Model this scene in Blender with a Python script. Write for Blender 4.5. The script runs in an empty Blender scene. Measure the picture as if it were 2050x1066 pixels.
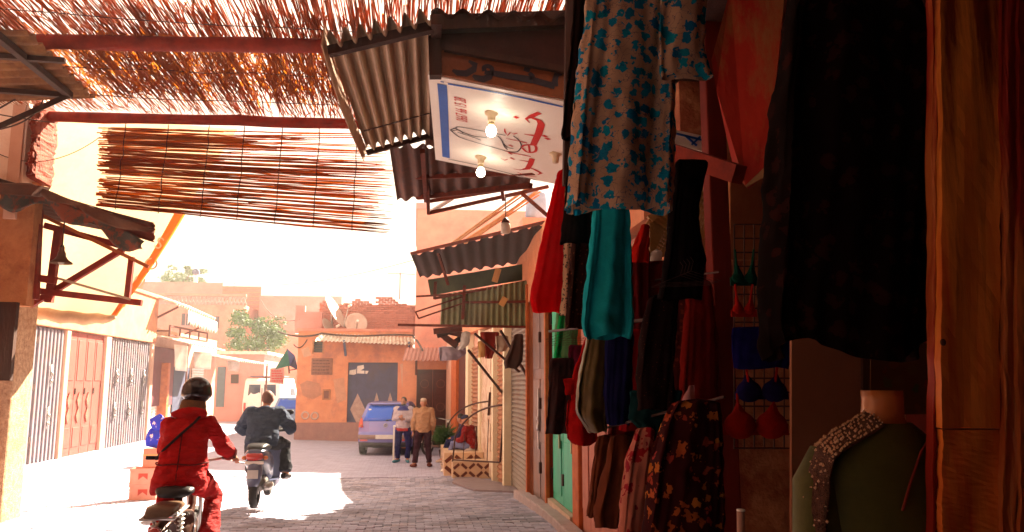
import bpy, math, random
from mathutils import Vector, Matrix, Euler
random.seed(7)
R = math.radians
PI = math.pi
scene = bpy.context.scene
COL = scene.collection

# ------------------------------------------------------------------ camera
F = 1600.0                      # focal length in photo pixels (2050 wide)
PITCH = math.atan(235 / F)
YAW = math.atan(195 / (F * math.cos(PITCH) + 235 * math.sin(PITCH)))
CAM = Vector((0, 0, 1.68))
cd = bpy.data.cameras.new('camera')
cam = bpy.data.objects.new('camera', cd)
COL.objects.link(cam)
cam.location = CAM
cam.rotation_euler = (PI / 2 + PITCH, 0, -YAW)
cd.sensor_fit = 'HORIZONTAL'
cd.angle = 2 * math.atan(1025 / F)
cd.clip_start = 0.05
cd.clip_end = 2000
scene.camera = cam

# ------------------------------------------------------------------ world, sun, exposure
SUN_AZ, SUN_EL = R(34), R(39)
w = bpy.data.worlds.new('World')
scene.world = w
w.use_nodes = True
nt = w.node_tree
nt.nodes.clear()
sky = nt.nodes.new('ShaderNodeTexSky')
sky.sky_type = 'NISHITA'
sky.sun_disc = False
sky.sun_elevation = SUN_EL
sky.sun_rotation = SUN_AZ
sky.dust_density = 5
sky.air_density = 1.0
veil = nt.nodes.new('ShaderNodeMix')       # dusty, milky sky: the clear sky veiled with warm dust
veil.data_type = 'RGBA'
veil.inputs['Factor'].default_value = 0.975
nt.links.new(sky.outputs[0], veil.inputs[6])
veil.inputs[7].default_value = (2.2, 1.74, 1.30, 1)
bg = nt.nodes.new('ShaderNodeBackground')
bg.inputs['Strength'].default_value = 0.1
wo = nt.nodes.new('ShaderNodeOutputWorld')
nt.links.new(veil.outputs[2], bg.inputs['Color'])
nt.links.new(bg.outputs[0], wo.inputs[0])

sd = bpy.data.lights.new('sun', 'SUN')
sd.energy = 5.0
sd.angle = R(0.5)
sd.color = (1.0, 0.85, 0.63)
sun = bpy.data.objects.new('sun', sd)
COL.objects.link(sun)
sdir = Vector((math.sin(SUN_AZ) * math.cos(SUN_EL), math.cos(SUN_AZ) * math.cos(SUN_EL), math.sin(SUN_EL)))
sun.location = sdir * 60
sun.rotation_euler = sdir.to_track_quat('Z', 'Y').to_euler()

scene.view_settings.view_transform = 'Standard'
scene.view_settings.look = 'None'
scene.view_settings.gamma = 1
scene.view_settings.exposure = 3.15
scene.cycles.use_denoising = True
scene.cycles.max_bounces = 8
scene.cycles.diffuse_bounces = 4
scene.cycles.transparent_max_bounces = 8
scene.cycles.volume_bounces = 0
scene.cycles.sample_clamp_indirect = 6

# ------------------------------------------------------------------ picking points of the place
cy, sy_, cp, sp_ = math.cos(YAW), math.sin(YAW), math.cos(PITCH), math.sin(PITCH)
FW = Vector((sy_ * cp, cy * cp, sp_))
RT = Vector((cy, -sy_, 0))
UP = Vector((-sp_ * sy_, -sp_ * cy, cp))

def ray(u, v):
    return FW + RT * ((u - 1025) / F) + UP * ((533 - v) / F)

def W(u, v, Y):
    d = ray(u, v)
    return CAM + d * (Y / d.y)

def WX(u, v, X):
    d = ray(u, v)
    return CAM + d * (X / d.x)

def WZ(u, v, Z):
    d = ray(u, v)
    return CAM + d * ((Z - CAM.z) / d.z)

def WPL(u, v, p, n):
    d = ray(u, v)
    return CAM + d * ((p - CAM).dot(n) / d.dot(n))

def gz(x, y):
    s = min(max((y - 9) / 9, 0), 1)
    s = s * s * (3 - 2 * s)
    f = 1 if x > -2 else max(0.4, 1 - (-2 - x) / 6.5 * 0.6)
    return -0.4 * s * f

def G(u, v):
    z = 0.0
    for _ in range(12):
        p = WZ(u, v, z)
        z = gz(p.x, p.y)
    return p

# ------------------------------------------------------------------ materials
MATS = {}

def M(name, c, c2=None, scale=5.0, rough=0.85, bump=0.15, stretch=(1, 1, 1), metal=0.0,
      stain=None, stain_scale=0.8, stain_amt=0.5, trans=0.0, spec=0.3, sharp=False, emit=0.0, rand=0.0, weave=0.0, trcol=None):
    if name in MATS:
        return MATS[name]
    m = bpy.data.materials.new(name)
    m.use_nodes = True
    t = m.node_tree
    N, Lk = t.nodes, t.links
    b = N['Principled BSDF']
    b.inputs['Roughness'].default_value = rough
    b.inputs['Metallic'].default_value = metal
    b.inputs['Specular IOR Level'].default_value = spec
    tc = N.new('ShaderNodeTexCoord')
    mp = N.new('ShaderNodeMapping')
    mp.inputs['Scale'].default_value = stretch
    Lk.new(tc.outputs['Object'], mp.inputs[0])
    c2 = c2 or tuple(x * 0.72 for x in c)
    nz = N.new('ShaderNodeTexNoise')
    nz.inputs['Scale'].default_value = scale
    nz.inputs['Detail'].default_value = 6
    nz.inputs['Roughness'].default_value = 0.65
    Lk.new(mp.outputs[0], nz.inputs['Vector'])
    rp = N.new('ShaderNodeValToRGB')
    rp.color_ramp.elements[0].position = 0.46 if sharp else 0.3
    rp.color_ramp.elements[1].position = 0.54 if sharp else 0.7
    rp.color_ramp.elements[0].color = (*c2, 1)
    rp.color_ramp.elements[1].color = (*c, 1)
    Lk.new(nz.outputs['Fac'], rp.inputs[0])
    col = rp.outputs[0]
    if stain:
        n2 = N.new('ShaderNodeTexNoise')
        n2.inputs['Scale'].default_value = stain_scale
        n2.inputs['Detail'].default_value = 8
        n2.inputs['Roughness'].default_value = 0.7
        Lk.new(mp.outputs[0], n2.inputs['Vector'])
        r2 = N.new('ShaderNodeValToRGB')
        r2.color_ramp.elements[0].position = 0.5
        r2.color_ramp.elements[1].position = 0.62
        r2.color_ramp.elements[0].color = (0, 0, 0, 1)
        r2.color_ramp.elements[1].color = (stain_amt,) * 3 + (1,)
        Lk.new(n2.outputs['Fac'], r2.inputs[0])
        mx = N.new('ShaderNodeMix')
        mx.data_type = 'RGBA'
        Lk.new(r2.outputs[0], mx.inputs[0])
        Lk.new(col, mx.inputs[6])
        mx.inputs[7].default_value = (*stain, 1)
        col = mx.outputs[2]
    if rand:
        oi = N.new('ShaderNodeObjectInfo')
        hs = N.new('ShaderNodeHueSaturation')
        ma = N.new('ShaderNodeMapRange')
        ma.inputs[3].default_value = 1 - rand
        ma.inputs[4].default_value = 1 + rand
        Lk.new(oi.outputs['Random'], ma.inputs[0])
        Lk.new(ma.outputs[0], hs.inputs['Value'])
        Lk.new(col, hs.inputs['Color'])
        col = hs.outputs[0]
    Lk.new(col, b.inputs['Base Color'])
    if bump:
        bm = N.new('ShaderNodeBump')
        bm.inputs['Strength'].default_value = bump
        bm.inputs['Distance'].default_value = 0.02
        n3 = N.new('ShaderNodeTexNoise')
        n3.inputs['Scale'].default_value = scale * 4
        n3.inputs['Detail'].default_value = 5
        Lk.new(mp.outputs[0], n3.inputs['Vector'])
        Lk.new(n3.outputs['Fac'], bm.inputs['Height'])
        Lk.new(bm.outputs[0], b.inputs['Normal'])
    if emit:
        b.inputs['Emission Color'].default_value = (1.0, 0.9, 0.7, 1)
        b.inputs['Emission Strength'].default_value = emit
    if trans:
        tr = N.new('ShaderNodeBsdfTranslucent')
        if trcol:
            tr.inputs[0].default_value = (*trcol, 1)
        else:
            Lk.new(col, tr.inputs[0])
        ms = N.new('ShaderNodeMixShader')
        ms.inputs[0].default_value = trans
        Lk.new(b.outputs[0], ms.inputs[1])
        Lk.new(tr.outputs[0], ms.inputs[2])
        Lk.new(ms.outputs[0], N['Material Output'].inputs[0])
    MATS[name] = m
    return m

def M_flower(name, base, petals, scale=9.0, size=0.30, petal2=None, distort=0.25, rough=0.9, trans=0.0, line=None):
    """printed cloth: irregular blossoms on a plain ground"""
    if name in MATS:
        return MATS[name]
    m = M(name, base, tuple(x * 0.85 for x in base), scale=3, rough=rough, bump=0.05, trans=trans, spec=0.04)
    t = m.node_tree
    N, Lk = t.nodes, t.links
    b = N['Principled BSDF']
    src = b.inputs['Base Color'].links[0].from_socket
    tc = [n for n in N if n.type == 'TEX_COORD'][0]
    nz = N.new('ShaderNodeTexNoise')
    nz.inputs['Scale'].default_value = scale * 2.4
    Lk.new(tc.outputs['Object'], nz.inputs['Vector'])
    va = N.new('ShaderNodeVectorMath')
    va.operation = 'MULTIPLY_ADD'
    va.inputs[1].default_value = (distort / scale * 2.0,) * 3
    Lk.new(nz.outputs['Color'], va.inputs[0])
    Lk.new(tc.outputs['Object'], va.inputs[2])
    vo = N.new('ShaderNodeTexVoronoi')
    vo.inputs['Scale'].default_value = scale
    vo.inputs['Randomness'].default_value = 0.7
    Lk.new(va.outputs[0], vo.inputs['Vector'])
    rp = N.new('ShaderNodeValToRGB')
    e = rp.color_ramp.elements
    e[0].position = size
    e[1].position = size + 0.03
    e[0].color = (1, 1, 1, 1)
    e[1].color = (0, 0, 0, 1)
    Lk.new(vo.outputs['Distance'], rp.inputs[0])
    pc = N.new('ShaderNodeValToRGB')
    pc.color_ramp.elements[0].color = (*petals, 1)
    pc.color_ramp.elements[1].color = (*(petal2 or tuple(x * 0.5 for x in petals)), 1)
    Lk.new(vo.outputs['Color'], pc.inputs[0])
    mx = N.new('ShaderNodeMix')
    mx.data_type = 'RGBA'
    Lk.new(rp.outputs[0], mx.inputs[0])
    Lk.new(src, mx.inputs[6])
    Lk.new(pc.outputs[0], mx.inputs[7])
    out = mx.outputs[2]
    if line:                                   # thin curling stems between the blossoms
        wv = N.new('ShaderNodeTexNoise')
        wv.inputs['Scale'].default_value = scale * 1.7
        wv.inputs['Detail'].default_value = 1
        Lk.new(tc.outputs['Object'], wv.inputs['Vector'])
        r3 = N.new('ShaderNodeValToRGB')
        el = r3.color_ramp.elements
        el[0].position = 0.485
        el[0].color = (0, 0, 0, 1)
        el[1].position = 0.515
        el[1].color = (0, 0, 0, 1)
        k = el.new(0.5)
        k.color = (0.85, 0.85, 0.85, 1)
        Lk.new(wv.outputs['Fac'], r3.inputs[0])
        m2 = N.new('ShaderNodeMix')
        m2.data_type = 'RGBA'
        Lk.new(r3.outputs[0], m2.inputs[0])
        Lk.new(out, m2.inputs[6])
        m2.inputs[7].default_value = (*line, 1)
        out = m2.outputs[2]
    Lk.new(out, b.inputs['Base Color'])
    for l in list(t.links):
        if l.to_node.type == 'BSDF_TRANSLUCENT' and l.to_socket.name == 'Color':
            t.links.remove(l)
    for n in N:
        if n.type == 'BSDF_TRANSLUCENT':
            Lk.new(out, n.inputs[0])
    return m

def M_glass(name, tint=(0.02, 0.03, 0.05), rough=0.06):
    if name in MATS:
        return MATS[name]
    m = bpy.data.materials.new(name)
    m.use_nodes = True
    b = m.node_tree.nodes['Principled BSDF']
    b.inputs['Base Color'].default_value = (*tint, 1)
    b.inputs['Roughness'].default_value = rough
    b.inputs['Specular IOR Level'].default_value = 0.45
    MATS[name] = m
    return m

# ------------------------------------------------------------------ mesh builder
class MB:
    def __init__(s):
        s.v, s.f = [], []

    def add(s, vs, fs):
        o = len(s.v)
        s.v += [tuple(p) for p in vs]
        s.f += [tuple(i + o for i in q) for q in fs]
        return s

    def box(s, x0, x1, y0, y1, z0, z1):
        return s.add([(x0, y0, z0), (x1, y0, z0), (x1, y1, z0), (x0, y1, z0), (x0, y0, z1), (x1, y0, z1), (x1, y1, z1), (x0, y1, z1)],
                     [(3, 2, 1, 0), (4, 5, 6, 7), (0, 1, 5, 4), (1, 2, 6, 5), (2, 3, 7, 6), (3, 0, 4, 7)])

    def bar(s, p0, p1, wd, ht, up=(0, 0, 1)):
        p0, p1 = Vector(p0), Vector(p1)
        d = (p1 - p0).normalized()
        up = Vector(up)
        if abs(d.dot(up)) > 0.98:
            up = Vector((0, 1, 0))
        sd_ = d.cross(up).normalized()
        u2 = sd_.cross(d).normalized()
        a, b = sd_ * wd / 2, u2 * ht / 2
        vs = [p0 - a - b, p0 + a - b, p0 + a + b, p0 - a + b, p1 - a - b, p1 + a - b, p1 + a + b, p1 - a + b]
        return s.add(vs, [(3, 2, 1, 0), (4, 5, 6, 7), (0, 1, 5, 4), (1, 2, 6, 5), (2, 3, 7, 6), (3, 0, 4, 7)])

    def loft(s, rings, cap0=True, cap1=True, closed=True):
        o = len(s.v)
        n = len(rings[0])
        for r_ in rings:
            s.v += [tuple(p) for p in r_]
        for i in range(len(rings) - 1):
            for j in range(n if closed else n - 1):
                k = (j + 1) % n
                s.f.append((o + i * n + j, o + i * n + k, o + (i + 1) * n + k, o + (i + 1) * n + j))
        if cap0:
            s.f.append(tuple(o + j for j in reversed(range(n))))
        if cap1:
            s.f.append(tuple(o + (len(rings) - 1) * n + j for j in range(n)))
        return s

    def tube(s, pts, r, n=8, caps=True, squash=1.0):
        pts = [Vector(p) for p in pts]
        rs = r if isinstance(r, (list, tuple)) else [r] * len(pts)
        rings = []
        prev = None
        for i, p in enumerate(pts):
            d = (pts[min(i + 1, len(pts) - 1)] - pts[max(i - 1, 0)])
            if d.length < 1e-9:
                d = Vector((0, 0, 1))
            d.normalize()
            if prev is None:
                a = Vector((0, 0, 1)) if abs(d.z) < 0.9 else Vector((1, 0, 0))
            else:
                a = prev
            x = (a - d * a.dot(d))
            if x.length < 1e-6:
                x = d.orthogonal()
            x.normalize()
            prev = x
            y = d.cross(x)
            rings.append([p + x * (rs[i] * math.cos(2 * PI * k / n)) + y * (rs[i] * squash * math.sin(2 * PI * k / n)) for k in range(n)])
        return s.loft(rings, caps, caps)

    def prism(s, poly, vec):
        poly = [Vector(p) for p in poly]
        vec = Vector(vec)
        n = len(poly)
        fs = [tuple(reversed(range(n))), tuple(range(n, 2 * n))]
        fs += [(i, (i + 1) % n, n + (i + 1) % n, n + i) for i in range(n)]
        return s.add(poly + [p + vec for p in poly], fs)

    def ell(s, c, rx, ry, rz, n=14, m=9, rot=None):
        c = Vector(c)
        rings = []
        for i in range(1, m):
            a = PI * i / m
            ring = []
            for k in range(n):
                b = 2 * PI * k / n
                p = Vector((rx * math.sin(a) * math.cos(b), ry * math.sin(a) * math.sin(b), rz * -math.cos(a)))
                if rot:
                    p = rot @ p
                ring.append(c + p)
            rings.append(ring)
        return s.loft(rings)

    def torus(s, c, R_, r, axis='x', n=24, m=8):
        rings = []
        c = Vector(c)
        o = len(s.v)
        for i in range(n):
            a = 2 * PI * i / n
            for k in range(m):
                b = 2 * PI * k / m
                rr = R_ + r * math.cos(b)
                q = (r * math.sin(b), rr * math.cos(a), rr * math.sin(a))
                p = Vector(q) if axis == 'x' else Vector((q[1], q[0], q[2])) if axis == 'y' else Vector((q[1], q[2], q[0]))
                s.v.append(tuple(c + p))
        for i in range(n):
            for k in range(m):
                s.f.append((o + i * m + k, o + ((i + 1) % n) * m + k, o + ((i + 1) % n) * m + (k + 1) % m, o + i * m + (k + 1) % m))
        return s

    def grid(s, fn, nu, nv, thick=None):
        o = len(s.v)
        for j in range(nv + 1):
            for i in range(nu + 1):
                s.v.append(tuple(fn(i / nu, j / nv)))
        w_ = nu + 1
        for j in range(nv):
            for i in range(nu):
                s.f.append((o + j * w_ + i, o + j * w_ + i + 1, o + (j + 1) * w_ + i + 1, o + (j + 1) * w_ + i))
        return s

    def corr(s, p00, p10, p01, p11, waves, amp, thick=0.006, nv=3, sag=0.0, jag=0.0):
        """corrugated sheet; ribs run from the 0-edge to the 1-edge"""
        p00, p10, p01, p11 = map(Vector, (p00, p10, p01, p11))
        nrm = (p10 - p00).cross(p01 - p00).normalized()
        nu = int(waves * 8)
        jj = [random.uniform(-jag, jag) for _ in range(nu + 1)]
        for sgn in (0, 1):
            def fn(u, v):
                a, b = p00.lerp(p10, u), p01.lerp(p11, u)
                vv = v + (jj[int(round(u * nu))] if v in (0, 1) else 0)
                p = a + (b - a) * vv
                return p + nrm * (amp * math.sin(2 * PI * u * waves) + sgn * thick) - Vector((0, 0, sag * math.sin(PI * v)))
            s.grid(fn, nu, nv)
        return s

    def build(s, name, mat, parent=None, smooth=False, bevel=0, rel=True, mods=()):
        me = bpy.data.meshes.new(name)
        vs = s.v
        if parent is not None and rel:
            off = parent_loc(parent)
            if parent_rot(parent):
                pass
            vs = [(p[0] - off.x, p[1] - off.y, p[2] - off.z) for p in vs]
        me.from_pydata(vs, [], s.f)
        me.update()
        if isinstance(mat, (list, tuple)):
            for q in mat:
                me.materials.append(q)
        else:
            me.materials.append(mat)
        if smooth:
            for p in me.polygons:
                p.use_smooth = True
        o = bpy.data.objects.new(name, me)
        COL.objects.link(o)
        if parent is not None:
            o.parent = parent
        if bevel:
            b = o.modifiers.new('bevel', 'BEVEL')
            b.width = bevel
            b.segments = 2
            b.limit_method = 'ANGLE'
        for kind, kw in mods:
            q = o.modifiers.new(kind.lower(), kind)
            for k_, v_ in kw.items():
                setattr(q, k_, v_)
        return o

def parent_loc(p):
    l = Vector((0, 0, 0))
    while p is not None:
        l += p.location
        p = p.parent
    return l

def parent_rot(p):
    return None

def tag(o, label, cat=None, group=None, kind=None):
    if label:
        o['label'] = label
    if cat:
        o['category'] = cat
    if group:
        o['group'] = group
    if kind:
        o['kind'] = kind
    return o

def thing(name, label, cat, loc=(0, 0, 0), group=None, rz=0):
    o = bpy.data.objects.new(name, None)
    COL.objects.link(o)
    o.empty_display_size = 0.1
    o.location = loc
    o.rotation_euler = (0, 0, rz)
    return tag(o, label, cat, group)

def struct(o):
    o['kind'] = 'structure'
    return o

def setbase(o, loc):
    """move a mesh's origin to the thing's base"""
    loc = Vector(loc)
    o.data.transform(Matrix.Translation(-loc))
    o.location = loc
    return o

def copy_tree(o, parent=None):
    c = o.copy()
    COL.objects.link(c)
    c.parent = parent
    for ch in list(o.children):
        if ch is not c:
            copy_tree(ch, c)
    return c

REMESH = lambda s=0.016, it=5: (('REMESH', dict(mode='VOXEL', voxel_size=s, use_smooth_shade=True)), ('SMOOTH', dict(factor=0.5, iterations=it)))
# ------------------------------------------------------------------ palette
plaster_orange = M('plaster_orange', (0.70, 0.30, 0.15), (0.56, 0.20, 0.09), 2.5, stain=(0.36, 0.14, 0.10), stain_scale=0.7, stain_amt=0.8, bump=0.3)
plaster_pink = M('plaster_pink', (0.70, 0.29, 0.20), (0.58, 0.20, 0.14), 1.8, stain=(0.42, 0.16, 0.12), stain_scale=0.5, stain_amt=0.7, bump=0.25)
plaster_rose = M('plaster_rose', (0.60, 0.28, 0.24), (0.50, 0.21, 0.18), 1.5, stain=(0.36, 0.17, 0.16), stain_scale=0.35, bump=0.25)
plaster_cream = M('plaster_cream', (0.62, 0.38, 0.28), (0.52, 0.29, 0.20), 1.6, stain=(0.40, 0.19, 0.13), stain_scale=0.6, stain_amt=0.5, bump=0.3)
plaster_peel = M('plaster_peel', (0.52, 0.26, 0.12), (0.30, 0.10, 0.04), 6, stain=(0.22, 0.05, 0.02), stain_scale=1.6, stain_amt=0.9, bump=0.6)
pebble = M('pebbledash', (0.66, 0.42, 0.25), (0.30, 0.13, 0.06), 22, bump=1.0, stain=(0.36, 0.15, 0.07), stain_scale=1.4)
clay = M('clay_red', (0.30, 0.045, 0.015), (0.14, 0.018, 0.007), 9, bump=0.8)
brick_mat = M('brick_rose', (0.52, 0.22, 0.17), (0.40, 0.15, 0.11), 7, bump=0.3, rand=0.15)
iron = M('iron_dark', (0.035, 0.016, 0.012), (0.07, 0.022, 0.012), 14, rough=0.6, bump=0.2)
iron_rust = M('iron_rust', (0.15, 0.022, 0.006), (0.06, 0.009, 0.004), 12, rough=0.8, bump=0.3)
red_wood = M('wood_red', (0.30, 0.022, 0.005), (0.14, 0.009, 0.003), 7, stretch=(1, 1, 1), rough=0.7, bump=0.3)
orange_wood = M('wood_orange', (0.50, 0.13, 0.03), (0.32, 0.06, 0.015), 7, rough=0.7, bump=0.3)
dark_wood = M('wood_dark', (0.06, 0.018, 0.008), (0.025, 0.007, 0.004), 10, stretch=(1, 1, 0.2), bump=0.4)
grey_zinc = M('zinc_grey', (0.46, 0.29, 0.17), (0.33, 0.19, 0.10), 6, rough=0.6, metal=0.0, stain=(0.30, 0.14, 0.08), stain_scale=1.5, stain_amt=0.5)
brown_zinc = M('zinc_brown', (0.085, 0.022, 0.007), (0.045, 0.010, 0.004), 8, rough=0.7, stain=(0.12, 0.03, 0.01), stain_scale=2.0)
green_zinc = M('zinc_green', (0.26, 0.28, 0.15), (0.16, 0.17, 0.08), 6, rough=0.6, stain=(0.15, 0.09, 0.04), stain_scale=1.6)
dark_green = M('sheet_dark_green', (0.045, 0.055, 0.022), (0.025, 0.028, 0.012), 5, rough=0.7)
white_zinc = M('zinc_white', (0.72, 0.66, 0.58), (0.50, 0.38, 0.28), 7, rough=0.6, stain=(0.40, 0.18, 0.09), stain_scale=2.5, stain_amt=0.8)
shutter_blue = M('shutter_blue', (0.10, 0.09, 0.15), (0.07, 0.06, 0.10), 4, rough=0.5, metal=0.0, stain=(0.20, 0.12, 0.10), stain_scale=1.4, stain_amt=0.4)  # plate darker than the ribs, painting shade into the grooves
shutter_rib = M('shutter_rib', (0.22, 0.19, 0.22), (0.16, 0.13, 0.16), 4, rough=0.5, stain=(0.22, 0.14, 0.12), stain_scale=1.6, stain_amt=0.5)
shutter_pink = M('door_pink', (0.34, 0.055, 0.04), (0.26, 0.04, 0.03), 4, rough=0.6)
shutter_sand = M('shutter_sand', (0.42, 0.20, 0.11), (0.30, 0.12, 0.06), 5, rough=0.6, stain=(0.26, 0.12, 0.06), stain_scale=1.6, stain_amt=0.5)
shutter_grey = M('shutter_grey', (0.26, 0.20, 0.16), (0.17, 0.13, 0.10), 5, rough=0.5, metal=0.2, stain=(0.22, 0.10, 0.05), stain_scale=1.4, stain_amt=0.5)
door_slate = M('door_slate', (0.27, 0.19, 0.17), (0.19, 0.12, 0.11), 5, rough=0.6, stain=(0.30, 0.12, 0.06), stain_scale=2, stain_amt=0.5)
door_green = M('door_green', (0.05, 0.46, 0.27), (0.04, 0.38, 0.22), 6, rough=0.45, stain=(0.02, 0.24, 0.15), stain_scale=2.2, stain_amt=0.5, stretch=(1, 1, 0.35))
door_navy = M('door_navy', (0.055, 0.055, 0.15), (0.035, 0.03, 0.09), 3, rough=0.5, stain=(0.10, 0.05, 0.05), stain_scale=0.9, stain_amt=0.5)
door_brown = M('door_brown', (0.10, 0.02, 0.012), (0.06, 0.012, 0.008), 5, rough=0.5)
cream_paint = M('cream_paint', (0.70, 0.60, 0.42), (0.62, 0.50, 0.33), 5, rough=0.6)
white_paint = M('white_paint', (0.78, 0.74, 0.68), (0.68, 0.62, 0.55), 6, rough=0.6)
steel = M('steel', (0.45, 0.42, 0.40), (0.3, 0.28, 0.26), 10, rough=0.35, metal=0.8)
black_rubber = M('rubber', (0.012, 0.010, 0.012), (0.02, 0.016, 0.016), 30, rough=0.8)
black_plastic = M('black_plastic', (0.015, 0.012, 0.014), (0.025, 0.02, 0.022), 10, rough=0.4)
concrete = M('concrete', (0.42, 0.34, 0.33), (0.32, 0.25, 0.25), 6, bump=0.4)
paver_mat = M('paver', (0.44, 0.42, 0.54), (0.32, 0.30, 0.40), 16, rough=0.75, bump=0.5, rand=0.22, stain=(0.24, 0.17, 0.19), stain_scale=1.1, stain_amt=0.6)

# the paving farther off: joints from a procedural brick pattern
def paving_far():
    m = M('paving_far', (0.44, 0.42, 0.54), (0.34, 0.32, 0.42), 3, rough=0.8, bump=0.3)
    t = m.node_tree
    N, Lk = t.nodes, t.links
    b = N['Principled BSDF']
    src = b.inputs['Base Color'].links[0].from_socket
    tc = [n for n in N if n.type == 'TEX_COORD'][0]
    bt = N.new('ShaderNodeTexBrick')
    bt.inputs['Scale'].default_value = 1.0
    bt.inputs['Brick Width'].default_value = 0.2
    bt.inputs['Row Height'].default_value = 0.1
    bt.inputs['Mortar Size'].default_value = 0.006
    bt.inputs['Color1'].default_value = (1, 1, 1, 1)
    bt.inputs['Color2'].default_value = (0.86, 0.84, 0.86, 1)
    bt.inputs['Mortar'].default_value = (0.66, 0.62, 0.62, 1)
    Lk.new(tc.outputs['Object'], bt.inputs['Vector'])
    mx = N.new('ShaderNodeMix')
    mx.data_type = 'RGBA'
    mx.blend_type = 'MULTIPLY'
    mx.inputs[0].default_value = 1
    Lk.new(src, mx.inputs[6])
    Lk.new(bt.outputs['Color'], mx.inputs[7])
    Lk.new(mx.outputs[2], b.inputs['Base Color'])
    return m

# ------------------------------------------------------------------ ground
PX0, PX1, PY0, PY1 = -5.4, 1.83, 7.6, 18.6        # where single stones are laid
def ground():
    xs = [-400, -60, -20, -12, -8.5, -7, PX0 - 0.001, PX0, -4, -3, -2, -1, 0, 1, PX1, PX1 + 0.001, 5, 20, 60, 400]
    ys = [-400, -30, 0, 4, PY0 - 0.001, PY0, 9, 10, 11, 12, 13, 14, 15, 16, 17, 18, PY1, PY1 + 0.001, 22, 30, 60, 400]
    vs, fs = [], []
    for y in ys:
        for x in xs:
            inside = PX0 <= x <= PX1 and PY0 <= y <= PY1
            vs.append((x, y, gz(x, y) - (0.035 if inside else 0.0)))
    n = len(xs)
    for j in range(len(ys) - 1):
        for i in range(n - 1):
            fs.append((j * n + i, j * n + i + 1, (j + 1) * n + i + 1, (j + 1) * n + i))
    o = MB().add(vs, fs).build('ground', paving_far())
    return struct(o)
GROUND = ground()

def pavers():
    a, b, g = 0.198, 0.105, 0.008
    x1, y1, h, ch = (a - g) / 2, (b - g) / 2, 0.05, 0.006
    vs = [(-x1, -y1, -h), (x1, -y1, -h), (x1, y1, -h), (-x1, y1, -h), (-x1, -y1, -ch), (x1, -y1, -ch), (x1, y1, -ch), (-x1, y1, -ch),
          (-x1 + ch, -y1 + ch, 0), (x1 - ch, -y1 + ch, 0), (x1 - ch, y1 - ch, 0), (-x1 + ch, y1 - ch, 0)]
    fs = [(8, 9, 10, 11)] + [(4 + i, 4 + (i + 1) % 4, 8 + (i + 1) % 4, 8 + i) for i in range(4)] + [(i, (i + 1) % 4, 4 + (i + 1) % 4, 4 + i) for i in range(4)]
    me = bpy.data.meshes.new('paver')
    me.from_pydata(vs, [], fs)
    me.materials.append(paver_mat)
    spots = []
    ny, nx = int((PY1 - PY0) / b), int((PX1 - PX0) / a)
    for j in range(ny):
        for i in range(nx):
            x = PX0 + (i + 0.5 + (0.5 if j % 2 else 0)) * a
            y = PY0 + (j + 0.5) * b
            if x + a / 2 > PX1:
                continue
            spots.append((x, y))
    def vis(p):
        return -3.0 < p[0] < 1.75 and p[1] > 8.75
    near = sorted([p for p in spots if vis(p)], key=lambda p: p[1])[:300]
    ns = set(near)
    rests = [MB() for _ in range(5)]
    for (x, y) in spots:
        dz = random.uniform(-0.006, 0.006)
        tl = (random.gauss(0, 0.012), random.gauss(0, 0.012), random.gauss(0, 0.012))
        # a few settled patches and missing stones give the old lane its dips
        dip = 0.008 * math.sin(x * 2.3 + y * 0.7) * math.sin(y * 1.1)
        z = gz(x, y) + dz + dip
        if (x, y) in ns:
            o = bpy.data.objects.new('paver', me)
            COL.objects.link(o)
            o.parent = GROUND
            o.location = (x, y, z)
            o.rotation_euler = tl
        else:
            if random.random() < 0.006:
                continue
            m = Euler(tl).to_matrix()
            q = [m @ Vector(v) + Vector((x, y, z)) for v in vs]
            random.choice(rests).add(q, fs)
    for k, (rest, tint) in enumerate(zip(rests, (1.0, 0.82, 1.12, 0.66, 0.93))):
        c = tuple(x * tint for x in (0.44, 0.42, 0.54))
        if k == 4:
            c = (0.46, 0.41, 0.48)
        o = rest.build('pavers', M('paver_rest_%d' % k, c, tuple(x * 0.68 for x in c), 9, rough=0.75, bump=0.5, stain=(0.17, 0.14, 0.16), stain_scale=0.8, stain_amt=0.7), GROUND)
        o['kind'] = 'stuff'
pavers()

kerb = MB()
for i in range(9):
    y0 = 8.0 + i * 0.62
    kerb.box(1.66, 1.84, y0, y0 + 0.6, gz(1.7, y0) - 0.1, gz(1.7, y0) + 0.10)
struct(kerb.build('kerb', concrete, bevel=0.015))

# ------------------------------------------------------------------ helper pieces for walls
def ribbed(parent, name, mat, p0, p1, z0, z1, pitch=0.13, amp=0.02, nrm=None):
    """pressed metal leaf with upright ribs between two ground points"""
    p0, p1 = Vector(p0), Vector(p1)
    n = max(2, int((p1 - p0).length / pitch))
    a0, a1 = Vector((p0.x, p0.y, z0)), Vector((p1.x, p1.y, z0))
    b0, b1 = Vector((p0.x, p0.y, z1)), Vector((p1.x, p1.y, z1))
    return MB().corr(a0, a1, b0, b1, n, amp, nv=1).build(name, mat, parent)

def slatted(parent, name, mat, p0, p1, z0, z1, pitch=0.085, amp=0.012):
    """roller shutter: level slats"""
    n = max(2, int((z1 - z0) / pitch))
    a0, a1 = Vector((p0[0], p0[1], z0)), Vector((p0[0], p0[1], z1))
    b0, b1 = Vector((p1[0], p1[1], z0)), Vector((p1[0], p1[1], z1))
    return MB().corr(a0, a1, b0, b1, n, amp, nv=1).build(name, mat, parent)

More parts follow.
